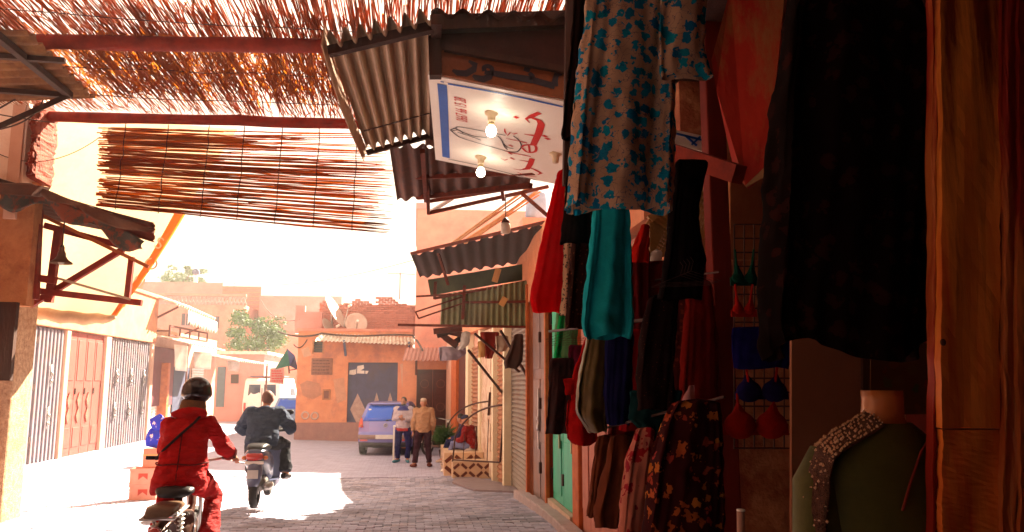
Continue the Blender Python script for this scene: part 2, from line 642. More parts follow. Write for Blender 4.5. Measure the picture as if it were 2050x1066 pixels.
# ------------------------------------------------------------------ left row of shops (plane x = -8.7)
XL = -8.7
row = thing('shop_building', 'long cream building with striped metal doors along the sunny left side', 'building', (XL, 22, -0.2))
def yl(u, v=780):
    return WX(u, v, XL).y
d1 = (17.0, yl(125)); d2 = (yl(133), yl(206)); d3 = (yl(216), yl(298))
MB().box(-13, XL - 0.15, 15.5, 28.2, -0.6, 4.5).build('wall', plaster_cream, row)
segs = [(15.5, d1[0]), (d1[1], d2[0]), (d2[1], d3[0]), (d3[1], 28.2)]
for a, b in segs:
    MB().box(XL - 0.149, XL + 0.02, a, b, -0.6, 3.02).build('pier', plaster_cream, row, bevel=0.02)
MB().box(XL - 0.149, XL + 0.05, 15.5, 28.2, 3.02, 4.5).build('lintel', plaster_orange, row, bevel=0.02)
MB().box(XL - 0.2, XL + 0.10, 15.4, 28.3, 4.5, 4.62).build('cornice', plaster_orange, row, bevel=0.02)
def leaf_lock(parent, x, y, z):
    x += 0.03
    MB().tube([(x + 0.02, y, z - 0.30), (x + 0.02, y, z + 0.22)], 0.022, 8).ell((x + 0.05, y, z), 0.04, 0.05, 0.07).ell((x + 0.05, y, z - 0.18), 0.035, 0.05, 0.06).build('lock_bar', steel, parent, True)
for (a, b), mt, nm in ((d1, shutter_blue, 'metal_door'), (d3, shutter_blue, 'metal_door')):
    nl = 3
    for k in range(nl):
        q0, q1 = a + (b - a) * k / nl + 0.015, a + (b - a) * (k + 1) / nl - 0.015
        dr = MB().box(XL - 0.13, XL - 0.10, q0, q1, -0.25, 3.0).build(nm, mt, row)
        nr_ = max(3, int((q1 - q0) / 0.19))
        for i_ in range(nr_):
            yy_ = q0 + (q1 - q0) * (i_ + 0.5) / nr_
            MB().box(XL - 0.10, XL - 0.035, yy_ - 0.048, yy_ + 0.048, -0.24, 2.99).build('rib', shutter_rib, dr, bevel=0.012)
        leaf_lock(dr, XL - 0.05, (q0 + q1) / 2, 0.9)
        leaf_lock(dr, XL - 0.05, (q0 + q1) / 2, 1.9)
        for zz in (0.3, 1.5, 2.6):
            MB().box(XL - 0.09, XL - 0.05, q0 - 0.02, q0 + 0.06, zz, zz + 0.16).build('hinge', iron, dr)
a, b = d2
for k in range(4):
    q0, q1 = a + (b - a) * k / 4 + 0.01, a + (b - a) * (k + 1) / 4 - 0.01
    dr = MB().box(XL - 0.12, XL - 0.06, q0, q1, -0.25, 3.0).build('panel_door', shutter_pink, row, bevel=0.01)
    for z0, z1 in ((0.05, 0.55), (1.75, 2.8)):
        MB().box(XL - 0.06, XL - 0.045, q0 + 0.08, q1 - 0.08, z0, z1).build('door_panel', shutter_pink, dr, bevel=0.012)
    if k < 3:                                   # worn diamond mouldings in the middle of each leaf
        c = (q0 + q1) / 2
        for zc in (0.85, 1.25):
            MB().prism([(XL - 0.058, c - 0.11, zc), (XL - 0.058, c, zc - 0.2), (XL - 0.058, c + 0.11, zc), (XL - 0.058, c, zc + 0.2)], (0.03, 0, 0)).build('moulding', M('moulding', (0.33, 0.09, 0.06)), dr)
    MB().box(XL - 0.055, XL - 0.03, q0 + 0.02, q0 + 0.08, 1.4, 1.56).build('hinge', iron, dr)

# shops farther along the left side, with their awnings
row2 = thing('shop_building', 'low hazy shop row with dark red opening behind the red rider', 'building', (-9, 32, -0.3))
MB().box(-14, -9.0, 28.4, 38, -0.6, 3.6).build('wall', plaster_cream, row2)
MB().box(-9.0, -8.94, 28.6, 31.4, 0.9, 2.95).build('opening_panel', M('opening_maroon', (0.16, 0.015, 0.035)), row2)  # flat maroon panel coloured as the dark inside of the shop
MB().box(-9.0, -8.95, 31.5, 33.6, -0.3, 2.3).build('shop_opening', M('opening_blue', (0.03, 0.035, 0.09)), row2)  # shade of the open shop put into a dark blue panel
for a, b in ((28.6, 29.6), (34.0, 35.8)):
    slatted(row2, 'roller_shutter', white_paint, (-8.96, a), (-8.96, b), -0.3, 1.4 if a < 30 else 2.3, 0.1, 0.015)
MB().box(-9.0, -8.7, 29.9, 30.15, -0.4, 2.4).build('post', orange_wood, row2)

def awning(name, label, corners, waves, amp, mat, trim=None, bars=(), bar_mat=None, group=None, jag=0.004, thick=0.006, nv=3):
    c = [Vector(q) for q in corners]
    base = sum(c, Vector()) / 4
    t = thing(name, label, 'awning', base, group)
    MB().corr(c[0], c[1], c[2], c[3], waves, amp, thick=thick, jag=jag, nv=nv).build('sheet', mat, t, smooth=True)
    for p, q, wd in bars:
        MB().bar(p, q, wd, wd).build('bar', bar_mat or iron_rust, t)
    if trim:
        trim(t)
    return t
# corrugated awnings over those shops (sunlit)
awning('awning', 'white corrugated awning with scalloped edge above the left shops', [(-9.0, 28.0, 4.7), (-9.0, 33.0, 4.7), (-8.0, 28.0, 4.35), (-7.9, 33.0, 4.2)], 18, 0.05, white_zinc,
       bars=[((-9, 28.2, 3.7), (-8.0, 28.2, 4.25), 0.06), ((-9, 32.8, 3.6), (-7.95, 32.8, 4.1), 0.06)])
def valance(label, p, q, drop, n=14):
    p, q = Vector(p), Vector(q)
    def fn(a, b):
        sc = 1 - 0.22 * abs(math.sin(PI * a * n))
        return p.lerp(q, a) + Vector((0.03 * math.sin(a * 21) * b, 0, -drop * b * sc))
    o = MB().grid(fn, n * 8, 3).build('valance', M('white_cloth', (0.8, 0.76, 0.7), trans=0.3), smooth=True, mods=(('SOLIDIFY', dict(thickness=0.01)),))
    tag(setbase(o, p), label, 'valance')
valance('white scalloped cloth strip along the edge of the left corrugated awning', (-7.95, 29.2, 4.22), (-7.86, 33.0, 4.1), 0.5)
fr_ = thing('sign_frame', 'empty brown sign frame fixed under the white scalloped awning', 'sign frame', (-8.4, 28.5, 3.5))
for za_, zb_ in ((3.30, 3.30), (3.62, 3.62)):
    MB().bar((-8.3, 28.4, za_), (-8.1, 32.6, zb_), 0.06, 0.06).build('rail', iron_rust, fr_)
for k in range(5):
    y_ = 28.4 + k * 1.05
    MB().bar((-8.3 + 0.05 * k, y_, 3.3), (-8.3 + 0.05 * k, y_, 3.62), 0.05, 0.05).build('upright', iron_rust, fr_)
MB().bar((-9, 28.5, 3.45), (-8.3, 28.5, 3.45), 0.05, 0.05).build('arm', iron_rust, fr_)
awning('awning', 'thin flat awning over the dark red shop front', [(-9.0, 28.6, 3.35), (-9.0, 34.0, 3.35), (-7.7, 28.6, 3.05), (-7.7, 34.0, 3.0)], 20, 0.03, white_zinc,
       bars=[((-7.75, 28.7, -0.35), (-7.75, 28.7, 3.0), 0.05)])
awning('awning', 'sagging tin awning over the farthest left shops', [(-9.0, 34.2, 2.95), (-9.0, 38.5, 2.95), (-7.2, 34.2, 2.6), (-6.7, 38.5, 2.55)], 16, 0.035, white_zinc,
       bars=[((-6.8, 38.4, -0.4), (-6.8, 38.4, 2.5), 0.07)])
for (u0, v0, u1, v1, Y, lab) in ((349, 690, 376, 742, 28.6, 'white cloth panel hanging from the awning edge, the narrow one'),
                                 (388, 704, 424, 738, 31, 'square white cloth hanging under the tin awning'),
                                 (455, 722, 480, 742, 37.5, 'small white cloth hanging beside the far awning post')):
    A, B, C_, D = W(u0, v0, Y), W(u1, v0 + 3, Y), W(u1 - 2, v1 + 2, Y), W(u0 + 1, v1, Y)
    o = MB().grid(lambda a, b: A.lerp(B, a).lerp(D.lerp(C_, a), b) + Vector((0, 0.03 * math.sin(a * 9 + b), 0)), 10, 6).build('hanging_cloth', M('white_cloth', (0.8, 0.76, 0.7), trans=0.3), smooth=True, mods=(('SOLIDIFY', dict(thickness=0.01)),))
    tag(setbase(o, D), lab, 'cloth')

# low house facing the camera at the far left
far_house = thing('low_house', 'low weathered house with dark doorway beyond the left shops', 'house', (-9, 41, -0.4))
MB().box(-12.5, -7.4, 41, 46, -0.6, 3.1).build('wall', plaster_rose, far_house)
for u0, u1, v0, v1, nm, mt in ((395, 412, 738, 815, 'doorway', dark_wood), (432, 452, 735, 815, 'door', M('door_teal', (0.10, 0.14, 0.17))), (462, 478, 750, 768, 'window', dark_wood), (370, 388, 745, 815, 'shutter', door_slate)):
    A, B = W(u0, v1, 40.97), W(u1, v0, 40.97)
    MB().box(A.x, B.x, 40.93, 41.03, A.z, B.z).build(nm, mt, far_house)
MB().box(-12.6, -7.2, 40.7, 46.2, 3.1, 3.25).build('roof', white_zinc, far_house)

# ------------------------------------------------------------------ high pink building behind
def bwall(parent, x0, x1, y, z0, z1, mat, bw=0.42, bh=0.16, name='brick'):
    pass
back = thing('terrace_building', 'tall rose building with pierced lattice parapet behind the tree', 'building', (-12, 52, -0.4))
A = W(328, 600, 52); B = W(492, 610, 52)
MB().box(A.x - 8, B.x, 52, 62, -0.6, A.z - 0.3).build('wall', plaster_pink, back)
# lattice parapet: crossing slats
zt, zb = A.z + 0.25, A.z - 0.3
pb = MB()
n = 22
for i in range(n):
    x0 = A.x + (B.x - A.x) * i / n
    x1 = A.x + (B.x - A.x) * (i + 1) / n
    pb.bar((x0, 52.1, zb), (x1, 52.1, zt), 0.1, 0.07, (0, 1, 0))
    pb.bar((x0, 52.2, zt), (x1, 52.2, zb), 0.1, 0.07, (0, 1, 0))
pb.build('lattice_parapet', plaster_rose, back)
MB().box(A.x - 8, B.x, 52, 52.25, zt, zt + 0.15).build('parapet_rail', plaster_pink, back)
C1, D1 = W(330, 562, 57), W(446, 574, 57)
MB().box(C1.x - 6, D1.x, 57, 64, 3, C1.z - 0.1).build('upper_storey', plaster_rose, back)
E1, F1 = W(446, 573, 56), W(522, 600, 56)
MB().box(E1.x, F1.x, 56, 64, 3, E1.z).build('upper_storey', brick_mat, back)
for k in range(7):
    z = E1.z - 0.12 - k * 0.28
    MB().box(E1.x - 0.02, F1.x + 0.02, 55.96, 56.0, z - 0.03, z).build('string_course', plaster_orange, back)
blk = thing('terrace_building', 'lower stepped rose block right of the lattice parapet', 'building', (-8, 50, -0.4))
A2, B2 = W(520, 592, 54), W(592, 600, 54)
MB().box(A2.x, B2.x + 3, 54, 62, -0.6, A2.z).build('wall', plaster_rose, blk)
A3, B3 = W(520, 655, 49), W(640, 660, 49)
MB().box(A3.x - 1, B3.x, 49, 53, -0.6, A3.z - 0.4).build('wall', plaster_pink, blk)
MB().box(A3.x + 0.4, A3.x + 2.0, 49.5, 52, A3.z - 0.4, A3.z + 1.1).build('stair_head', plaster_rose, blk)
# roof clutter: round loudspeaker horn / tank
rt = thing('rooftop_fan', 'grey round drum on a stand atop the far rose building', 'drum', W(392, 563, 57.5))
c0 = W(392, 545, 57.5)
MB().tube([c0 + Vector((0, -0.15, 0)), c0 + Vector((0, 0.2, 0))], [0.22, 0.24], 16).build('drum', M('slate_blue', (0.10, 0.13, 0.22)), rt, smooth=True)
MB().bar(c0 + Vector((0, 0.05, -0.2)), c0 + Vector((0, 0.05, -0.75)), 0.25, 0.2).build('stand', white_paint, rt)

# ------------------------------------------------------------------ facade across the end of the lane
YA = 30.0
fa = thing('corner_house', 'orange plaster house with navy garage door at the end of the lane', 'house', (-2.3, YA, -0.4))
xa0, xa1 = W(594, 760, YA).x, W(824, 760, YA).x
zA = W(700, 664, YA).z
gx0, gx1, gzt = W(696, 760, YA).x, W(796, 760, YA).x, W(745, 726, YA).z
wx0, wx1, wz0, wz1 = W(628, 695, YA).x, W(646, 695, YA).x, W(637, 706, YA).z, W(637, 684, YA).z
mb = MB()
mb.box(xa0, gx0, YA + 0.001, YA + 0.35, -0.6, wz0).box(xa0, wx0, YA + 0.001, YA + 0.35, wz0, wz1).box(wx1, gx0, YA + 0.001, YA + 0.35, wz0, wz1)
mb.box(xa0, gx0, YA + 0.001, YA + 0.35, wz1, zA).box(gx1, xa1, YA + 0.001, YA + 0.35, -0.6, zA).box(gx0, gx1, YA + 0.001, YA + 0.35, gzt, zA)
mb.build('wall', plaster_orange, fa)
MB().box(xa0 + 0.002, xa1, YA + 0.351, YA + 7, -0.6, zA - 0.02).build('side_wall', plaster_orange, fa)
MB().box(xa0 - 0.05, xa1, YA - 0.03, YA + 0.4, zA, zA + 0.1).build('coping', plaster_pink, fa)
MB().box(xa0 - 0.02, xa1 + 0.02, YA - 0.015, YA, -0.6, 0.28).build('plinth', M('plinth', (0.34, 0.17, 0.14), (0.25, 0.12, 0.11), 4, bump=0.4), fa)
gd = MB().box(gx0, gx1, YA + 0.2, YA + 0.3, -0.5, gzt).build('garage_door', door_navy, fa)
for k in range(1, 6):
    x = gx0 + (gx1 - gx0) * k / 6
    MB().box(x - 0.015, x + 0.015, YA + 0.18, YA + 0.2, -0.45, gzt - 0.02).build('rib', door_navy, gd)
dia = M('diamond_paint', (0.50, 0.36, 0.30), (0.34, 0.22, 0.2), 8)
for u, v, du, dv in ((716, 820, 15, 32), (754, 808, 6, 22), (781, 808, 6, 22)):
    p = [W(u - du, v, YA + 0.19), W(u, v + dv, YA + 0.19), W(u + du, v, YA + 0.19), W(u, v - dv, YA + 0.19)]
    MB().prism(p, (0, -0.015, 0)).build('diamond', dia, gd)
# paint worn off in a ragged patch
mb = MB()
pts = [(700, 742), (712, 740), (716, 733), (728, 731), (729, 738), (722, 742), (738, 743), (735, 749), (716, 748), (708, 751), (699, 750)]
mb.prism([W(u, v, YA + 0.195) for u, v in reversed(pts)], (0, -0.008, 0)).build('bare_patch', white_paint, gd)
wn = MB().box(wx0, wx1, YA + 0.2, YA + 0.24, wz0, wz1).build('window', M_glass('dark_pane'), fa)
for k in range(4):
    z = wz0 + (wz1 - wz0) * (k + 0.5) / 4
    MB().box(wx0, wx1, YA + 0.1, YA + 0.13, z - 0.015, z + 0.015).build('bar', iron, wn)
MB().box(wx0 - 0.05, wx0, YA - 0.02, YA + 0.1, wz0 - 0.05, wz1 + 0.05).box(wx1, wx1 + 0.05, YA - 0.02, YA + 0.1, wz0 - 0.05, wz1 + 0.05).build('frame', plaster_peel, wn)
A, B = W(623, 751, YA), W(666, 718, YA)
pq = thing('wall_plaque', 'brown plaque with worn lines of writing on the orange house', 'plaque', (A.x, YA - 0.02, A.z))
MB().box(A.x, B.x, YA - 0.05, YA - 0.002, A.z, B.z).build('board', M('plaque_brown', (0.30, 0.13, 0.08), (0.2, 0.08, 0.05), 9), pq, bevel=0.01)
for k in range(5):
    z = A.z + (B.z - A.z) * (k + 0.6) / 5.3
    mb = MB()
    x = A.x + 0.05
    while x < B.x - 0.1:
        l = random.uniform(0.03, 0.11)
        mb.box(x, min(x + l, B.x - 0.04), YA - 0.056, YA - 0.05, z - 0.02 + random.uniform(-.01, .01), z + 0.02)
        x += l + 0.025
    mb.build('text_line', M('plaque_ink', (0.12, 0.04, 0.03)), pq)['kind'] = 'stuff'
A, B = W(645, 801, YA), W(662, 780, YA)
mt_ = thing('meter_box', 'small brown meter cover set low in the orange house wall', 'meter box', (A.x, YA, A.z))
MB().box(A.x, B.x, YA - 0.04, YA - 0.002, A.z, B.z).build('cover', plaster_peel, mt_, bevel=0.02)
MB().box(A.x + 0.06, B.x - 0.06, YA - 0.055, YA - 0.04, A.z + 0.05, B.z - 0.05).build('hatch', M('hatch', (0.2, 0.07, 0.05)), mt_)
# its tin canopy
A, B = W(640, 684, YA), W(826, 690, YA)
awning('tin_canopy', 'white rusty tin canopy above the navy garage door', [(A.x, YA + 0.1, A.z + 0.33), (B.x, YA + 0.1, B.z + 0.30), (A.x - 0.05, YA - 0.9, A.z - 0.02), (B.x + 0.1, YA - 0.9, B.z - 0.06)], 26, 0.022, white_zinc,
       bars=[((gx0 - 0.1, YA - 0.02, A.z - 0.5), (gx0 - 0.1, YA - 0.8, A.z - 0.02), 0.08), ((gx1 + 0.4, YA - 0.02, A.z - 0.6), (gx1 + 0.4, YA - 0.8, A.z - 0.06), 0.08)], bar_mat=M('slate_blue', (0.10, 0.13, 0.22)))
# brick parapet wall of the roof terrace
YB = 31.6
pa = thing('terrace_wall', 'crumbling rose brick terrace wall above the orange house', 'wall', (-1.8, YB, zA))
xb0, xb1 = W(640, 600, YB).x, W(836, 600, YB).x
zb0, zb1 = zA - 0.05, W(740, 604, YB).z
MB().box(xb0, xb1, YB + 0.06, YB + 0.3, zb0, zb1 - 0.12).build('core', plaster_pink, pa)
bm_ = MB().box(-0.105, 0.105, -0.05, 0.05, -0.036, 0.036)
bme = bpy.data.meshes.new('brick')
bme.from_pydata(bm_.v, [], bm_.f)
bme.materials.append(brick_mat)
rows_ = int((zb1 - zb0) / 0.084)
cnt = 0
cols = int((xb1 - xb0) / 0.225)
big = MB()
for j in range(rows_ + 3):
    for i in range(cols):
        x = xb0 + (i + 0.5 + (0.5 if j % 2 else 0)) * 0.225
        z = zb0 + (j + 0.5) * 0.084
        if x > xb1 - 0.1:
            continue
        top = rows_ + (1.2 * math.sin(x * 5) + 1.0 * math.sin(x * 13))
        if x > W(757, 600, YB).x and x < W(790, 600, YB).x:
            top = rows_ + 3
        if j > top:
            continue
        q = (x, YB + random.uniform(-0.008, 0.012), z)
        if j >= rows_ - 5 and cnt < 220:
            o = bpy.data.objects.new('brick', bme)
            COL.objects.link(o)
            o.parent = pa
            o.location = Vector(q) - pa.location
            cnt += 1
        else:
            big.add([(a + q[0], b + q[1], c + q[2]) for a, b, c in bm_.v], bm_.f)
o = big.build('bricks', brick_mat, pa)
o['kind'] = 'stuff'
# lower parapet left of it
pl_ = thing('terrace_wall', 'cream stepped parapet at the left end of the orange house roof', 'wall', (xa0, YA + 0.4, zA))
A, B = W(592, 612, 31), W(645, 625, 31)
MB().box(A.x, A.x + 0.35, 31, 31.3, zA, A.z).box(A.x + 0.351, B.x, 31, 31.25, zA, B.z).build('wall', plaster_rose, pl_)

# tall pink building right of the lane's end
YP = 28.0
tp = thing('tall_building', 'tall plain pink building rising at the end of the right side', 'building', (2, YP, -0.4))
xp = W(832, 600, YP).x
MB().box(xp, 6.5, YP, YP + 8, -0.6, W(840, 418, YP).z).build('wall', plaster_pink, tp)
A = W(834, 412, YP)
MB().box(xp - 0.04, xp + 0.4, YP - 0.04, YP + 8, A.z - 0.12, A.z + 0.1).build('coping', plaster_rose, tp)
mb = MB().box(xp + 1.0, xp + 1.45, YP - 0.02, YP + 0.02, W(890, 640, YP).z, W(890, 592, YP).z).build('window', M('pale_window', (0.6, 0.5, 0.55)), tp)
# lower wall with the brown door in front of it
YBn = 26.6
lw = thing('low_wall_house', 'orange wall with dark brown panelled double door', 'house', (0.4, YBn, -0.4))
x0, x1 = W(806, 760, YBn).x, W(908, 760, YBn).x
dx0, dx1, dzt = W(834, 760, YBn).x, W(899, 760, YBn).x, W(866, 740, YBn).z
zt = W(866, 712, YBn).z
MB().box(x0, dx0, YBn, YBn + 1.2, -0.6, zt).box(dx1, x1 + 1, YBn, YBn + 1.2, -0.6, zt).box(dx0, dx1, YBn, YBn + 1.2, dzt, zt).build('wall', plaster_orange, lw)
for k in range(2):
    a, b = dx0 + (dx1 - dx0) * k / 2 + 0.005, dx0 + (dx1 - dx0) * (k + 1) / 2 - 0.005
    dr = MB().box(a, b, YBn + 0.2, YBn + 0.28, -0.5, dzt).build('door', door_brown, lw)
    for z0, z1 in ((-0.3, 0.5), (0.62, 1.2), (1.32, dzt - 0.12)):
        MB().box(a + 0.08, b - 0.08, YBn + 0.17, YBn + 0.2, z0, z1).build('door_panel', door_brown, dr, bevel=0.02)
        MB().torus(((a + b) / 2, YBn + 0.165, (z0 + z1) / 2), 0.13, 0.012, 'y', 18, 5).build('scroll', M('bronze', (0.25, 0.09, 0.05), rough=0.4), dr)
    MB().ell((b - 0.05 if k == 0 else a + 0.05, YBn + 0.15, 0.75), 0.03, 0.04, 0.03).build('handle', steel, dr)
A, B = W(812, 722, YBn), W(905, 712, YBn)
awning('tin_canopy', 'small reddish tin canopy above the brown double door', [(A.x, YBn + 0.1, A.z + 0.42), (B.x, YBn + 0.1, A.z + 0.42), (A.x - 0.1, YBn - 0.8, A.z - 0.02), (B.x - 0.1, YBn - 0.8, A.z - 0.02)], 12, 0.025, M('zinc_rose', (0.45, 0.2, 0.16), (0.34, 0.13, 0.1)),
       bars=[((A.x + 0.35, YBn - 0.02, A.z - 0.45), (A.x + 0.35, YBn - 0.6, A.z), 0.07)])
# satellite dishes on the terrace
def dish(label, c, r, face):
    t = thing('satellite_dish', label, 'satellite dish', c - Vector((0, 0, r * 1.15)), 'satellite dishes on the terrace')
    face = Vector(face).normalized()
    rot = face.to_track_quat('Z', 'Y').to_matrix()
    mb = MB()
    rings = []
    for k in range(0, 7):
        q = k / 6
        rr = max(0.001, r * q)
        rings.append([c + rot @ Vector((rr * math.cos(2 * PI * j / 28), rr * 1.06 * math.sin(2 * PI * j / 28), r * 0.22 * q * q)) for j in range(28)])
    mb.loft(rings, True, False).build('reflector', M('dish_grey', (0.56, 0.44, 0.38), (0.48, 0.34, 0.28), 4, rough=0.5), t, smooth=True, mods=(('SOLIDIFY', dict(thickness=0.015)),))
    tip = c + face * r * 1.1 + Vector((0, 0, -0.1))
    MB().tube([c + rot @ Vector((0, -r, r * 0.2)), tip], 0.02, 6).build('feed_arm', steel, t)
    MB().tube([tip - face * 0.02, tip + face * 0.12], 0.05, 8).build('receiver', white_paint, t)
    MB().tube([c - face * 0.05, c + Vector((0, 0.1, -r * 1.15))], 0.04, 8).build('mast', steel, t)
    return t
dish('large pale satellite dish seen edge-on at the terrace corner', W(666, 628, 30.9), 0.66, (0.93, -0.25, 0.55))
dish('round satellite dish facing the lane in front of the brick wall', W(713, 650, 30.9), 0.42, (0.15, -0.9, 0.35))
dish('small pale dish low beside the large edge-on dish', W(655, 660, 30.6), 0.4, (0.9, -0.35, 0.5))

# slack cable along the orange house
def cable(label, pts, r=0.012, mat=None, name='cable'):
    o = MB().tube(pts, r, 5).build(name, mat or iron, smooth=True)
    return tag(setbase(o, pts[0]), label, 'cable')
def sagline(p, q, sag, n=14):
    return [p.lerp(q, i / n) - Vector((0, 0, sag * 4 * (i / n) * (1 - i / n))) for i in range(n + 1)]
cable('thick black cable looped along the orange house front',
      sagline(W(556, 664, YA - 0.1), W(644, 668, YA - 0.1), 0.14) + sagline(W(645, 668, YA - 0.1), W(755, 672, YA - 0.95), 0.05) + sagline(W(756, 672, YA - 0.95), W(826, 672, YA - 0.95), -0.02) + sagline(W(828, 676, YA - 0.95), W(846, 702, YBn - 0.9), -0.05), 0.035)
cable('thin loose wire drooping beside the small barred window', sagline(W(588, 690, YA - 0.05), W(615, 680, YA - 0.05), 0.2), 0.02)

# ------------------------------------------------------------------ small things on the far walls
for u, v, du, dv, Y, par in ((372, 640, 9, 12, 51.98, back), (430, 646, 9, 12, 51.98, back), (555, 640, 8, 10, 53.97, blk), (560, 680, 7, 9, 48.97, blk), (540, 690, 7, 9, 48.97, blk)):
    A, B = W(u - du, v + dv, Y), W(u + du, v - dv, Y)
    w_ = MB().box(A.x, B.x, Y - 0.02, Y + 0.05, A.z, B.z).build('window', M('window_dim', (0.10, 0.06, 0.07)), par)
    MB().box(A.x - 0.08, B.x + 0.08, Y - 0.06, Y - 0.021, A.z - 0.12, A.z).build('sill', plaster_rose, w_)
    MB().box((A.x + B.x) / 2 - 0.03, (A.x + B.x) / 2 + 0.03, Y - 0.04, Y - 0.021, A.z, B.z).build('mullion', plaster_rose, w_)
for u, v, du, dv in ((905, 560, 10, 18),):
    pass
def aerial(label, p, h):
    t = thing('tv_aerial', label, 'aerial', p)
    MB().tube([p, p + Vector((0, 0, h))], 0.025, 6).build('mast', steel, t)
    MB().tube([p + Vector((-0.5, 0, h * 0.95)), p + Vector((0.6, 0.2, h * 0.95))], 0.015, 5).build('boom', steel, t)
    for k in range(6):
        c = p + Vector((-0.45 + 0.19 * k, 0.03 * k, h * 0.95))
        MB().tube([c + Vector((0, -0.25, 0)), c + Vector((0, 0.25, 0))], 0.010, 4).build('element', steel, t)
aerial('thin television aerial on the roof right of the far drum', W(470, 573, 58), 1.5)
aerial('thin television aerial on the brick terrace wall', W(800, 600, 32), 1.1)
cable('slack wire strung between the far rose building and the orange house', sagline(W(522, 600, 54), W(600, 640, 31), 0.5), 0.02)
cable('power line crossing the sky above the lane end', sagline(W(420, 560, 50), W(832, 520, 28), 0.6), 0.012)
# scrubbed pale rings and mended plaster patches on the orange house
mb = MB()
for u, v in ((611, 832), (630, 833)):
    mb.torus(W(u, v, YA - 0.016), 0.12, 0.035, 'y', 16, 5)
    o = mb.build('chalk_mark', M('chalk', (0.62, 0.42, 0.34)), fa)
    mb = MB()
for pts in ([(600, 770), (616, 762), (640, 768), (644, 790), (628, 800), (604, 792)], [(668, 760), (690, 756), (692, 800), (676, 808)], [(800, 730), (822, 722), (824, 770), (806, 775)], [(604, 700), (618, 694), (622, 712), (606, 716)]):
    MB().prism([W(u + random.uniform(-2, 2), v, YA - 0.001) for u, v in reversed(pts)], (0, -0.006, 0)).build('plaster_patch', M('patch_%d' % pts[0][0], random.choice([(0.60, 0.30, 0.18), (0.66, 0.38, 0.24), (0.50, 0.22, 0.13)]), None, 4, bump=0.5), fa)
# ------------------------------------------------------------------ right side: wall plane x = 1.85
XR = 1.85
rb = thing('market_building', 'shaded orange building with shuttered shops along the right side', 'building', (XR, 12, 0))
def yr(u, v=850):
    return WX(u, v, XR).y
sh = (yr(1052), yr(1008))          # roller shutter
ds = (yr(1096), yr(1060))          # slate double door
dg = (yr(1144), yr(1099))          # green door
dp = (6.6, yr(1156))               # pale doors
HR = 4.0
MB().box(XR + 0.2, 7, 6.2, 17.2, -0.6, HR).build('wall', plaster_orange, rb)
def pier(a, b, mat, z1=3.0):
    MB().box(XR, XR + 0.199, a, b, -0.6, z1).build('pier', mat, rb, bevel=0.015)
pier(sh[1], 17.2, plaster_orange)
pier(ds[1], sh[0], plaster_orange)
pier(dg[1], ds[0], red_wood)
pier(dp[1], dg[0], orange_wood)
MB().box(XR - 0.02, XR + 0.199, 6.2, 17.2, 3.0, HR).build('lintel', plaster_orange, rb)
MB().box(XR - 0.05, XR + 0.0, ds[1] - 0.02, ds[1] + 0.10, -0.4, 3.3).build('post', orange_wood, rb)
MB().box(XR - 0.05, XR + 0.0, dg[1] - 0.02, dg[1] + 0.08, -0.1, 3.3).build('post', orange_wood, rb)
slatted(rb, 'roller_shutter', shutter_grey, (XR + 0.10, sh[0]), (XR + 0.10, sh[1]), -0.35, 2.95, 0.085, 0.020)
for k in range(2):
    a, b = ds[0] + (ds[1] - ds[0]) * k / 2 + 0.01, ds[0] + (ds[1] - ds[0]) * (k + 1) / 2 - 0.01
    d_ = MB().box(XR + 0.06, XR + 0.12, a, b, -0.15, 2.95).build('metal_door', door_slate, rb, bevel=0.008)
    for z0, z1 in ((0.0, 0.8), (0.95, 1.75), (1.9, 2.8)):
        MB().box(XR + 0.045, XR + 0.06, a + 0.09, b - 0.09, z0, z1).build('door_panel', door_slate, d_, bevel=0.01)
    for zz in (0.35, 1.3, 2.3):
        MB().box(XR + 0.02, XR + 0.058, a - 0.01, a + 0.05, zz, zz + 0.16).build('hinge', iron, d_)
    MB().tube([(XR + 0.03, a + 0.12, z) for z in (0.7, 1.6)], 0.014, 6).bar((XR + 0.02, a + 0.05, 1.15), (XR + 0.02, a + 0.22, 1.15), 0.03, 0.05).ell((XR + 0.015, a + 0.12, 1.02), 0.02, 0.045, 0.05).build('bolt', steel, d_)
for k in range(2):
    a, b = dg[0] + (dg[1] - dg[0]) * k / 2 + 0.01, dg[0] + (dg[1] - dg[0]) * (k + 1) / 2 - 0.01
    d_ = MB().box(XR + 0.05, XR + 0.11, a, b, 0.14, 2.95).build('green_door', door_green, rb, bevel=0.008)
    for z0, z1 in ((0.25, 0.95), (1.1, 1.9), (2.05, 2.85)):
        MB().box(XR + 0.035, XR + 0.05, a + 0.1, b - 0.1, z0, z1).build('door_panel', door_green, d_, bevel=0.012)
    for zz in (0.4, 1.5, 2.5):
        MB().box(XR + 0.02, XR + 0.049, b - 0.06, b + 0.01, zz, zz + 0.14).build('hinge', iron, d_)
    MB().tube([(XR + 0.02, a + 0.1, z) for z in (0.85, 1.7)], 0.016, 6).bar((XR + 0.015, a + 0.02, 1.3), (XR + 0.015, a + 0.2, 1.3), 0.03, 0.05).ell((XR + 0.01, a + 0.1, 1.12), 0.022, 0.05, 0.06).build('bolt', M('brass', (0.35, 0.33, 0.2), metal=0.7, rough=0.4), d_)
MB().box(XR - 0.03, XR + 0.05, dg[0], dg[1], -0.1, 0.14).build('door_sill', M('sill_pale', (0.55, 0.40, 0.30)), rb)
for k in range(6):
    a, b = dp[0] + (dp[1] - dp[0]) * k / 6 + 0.008, dp[0] + (dp[1] - dp[0]) * (k + 1) / 6 - 0.008
    d_ = MB().box(XR + 0.05, XR + 0.10, a, b, 0.05, 2.95).build('shutter_leaf', M('leaf_rose', (0.48, 0.20, 0.15), (0.36, 0.13, 0.1)), rb, bevel=0.006)
    MB().box(XR + 0.035, XR + 0.05, a + 0.05, b - 0.05, 0.3, 1.3).build('door_panel', MATS['leaf_rose'], d_, bevel=0.008)

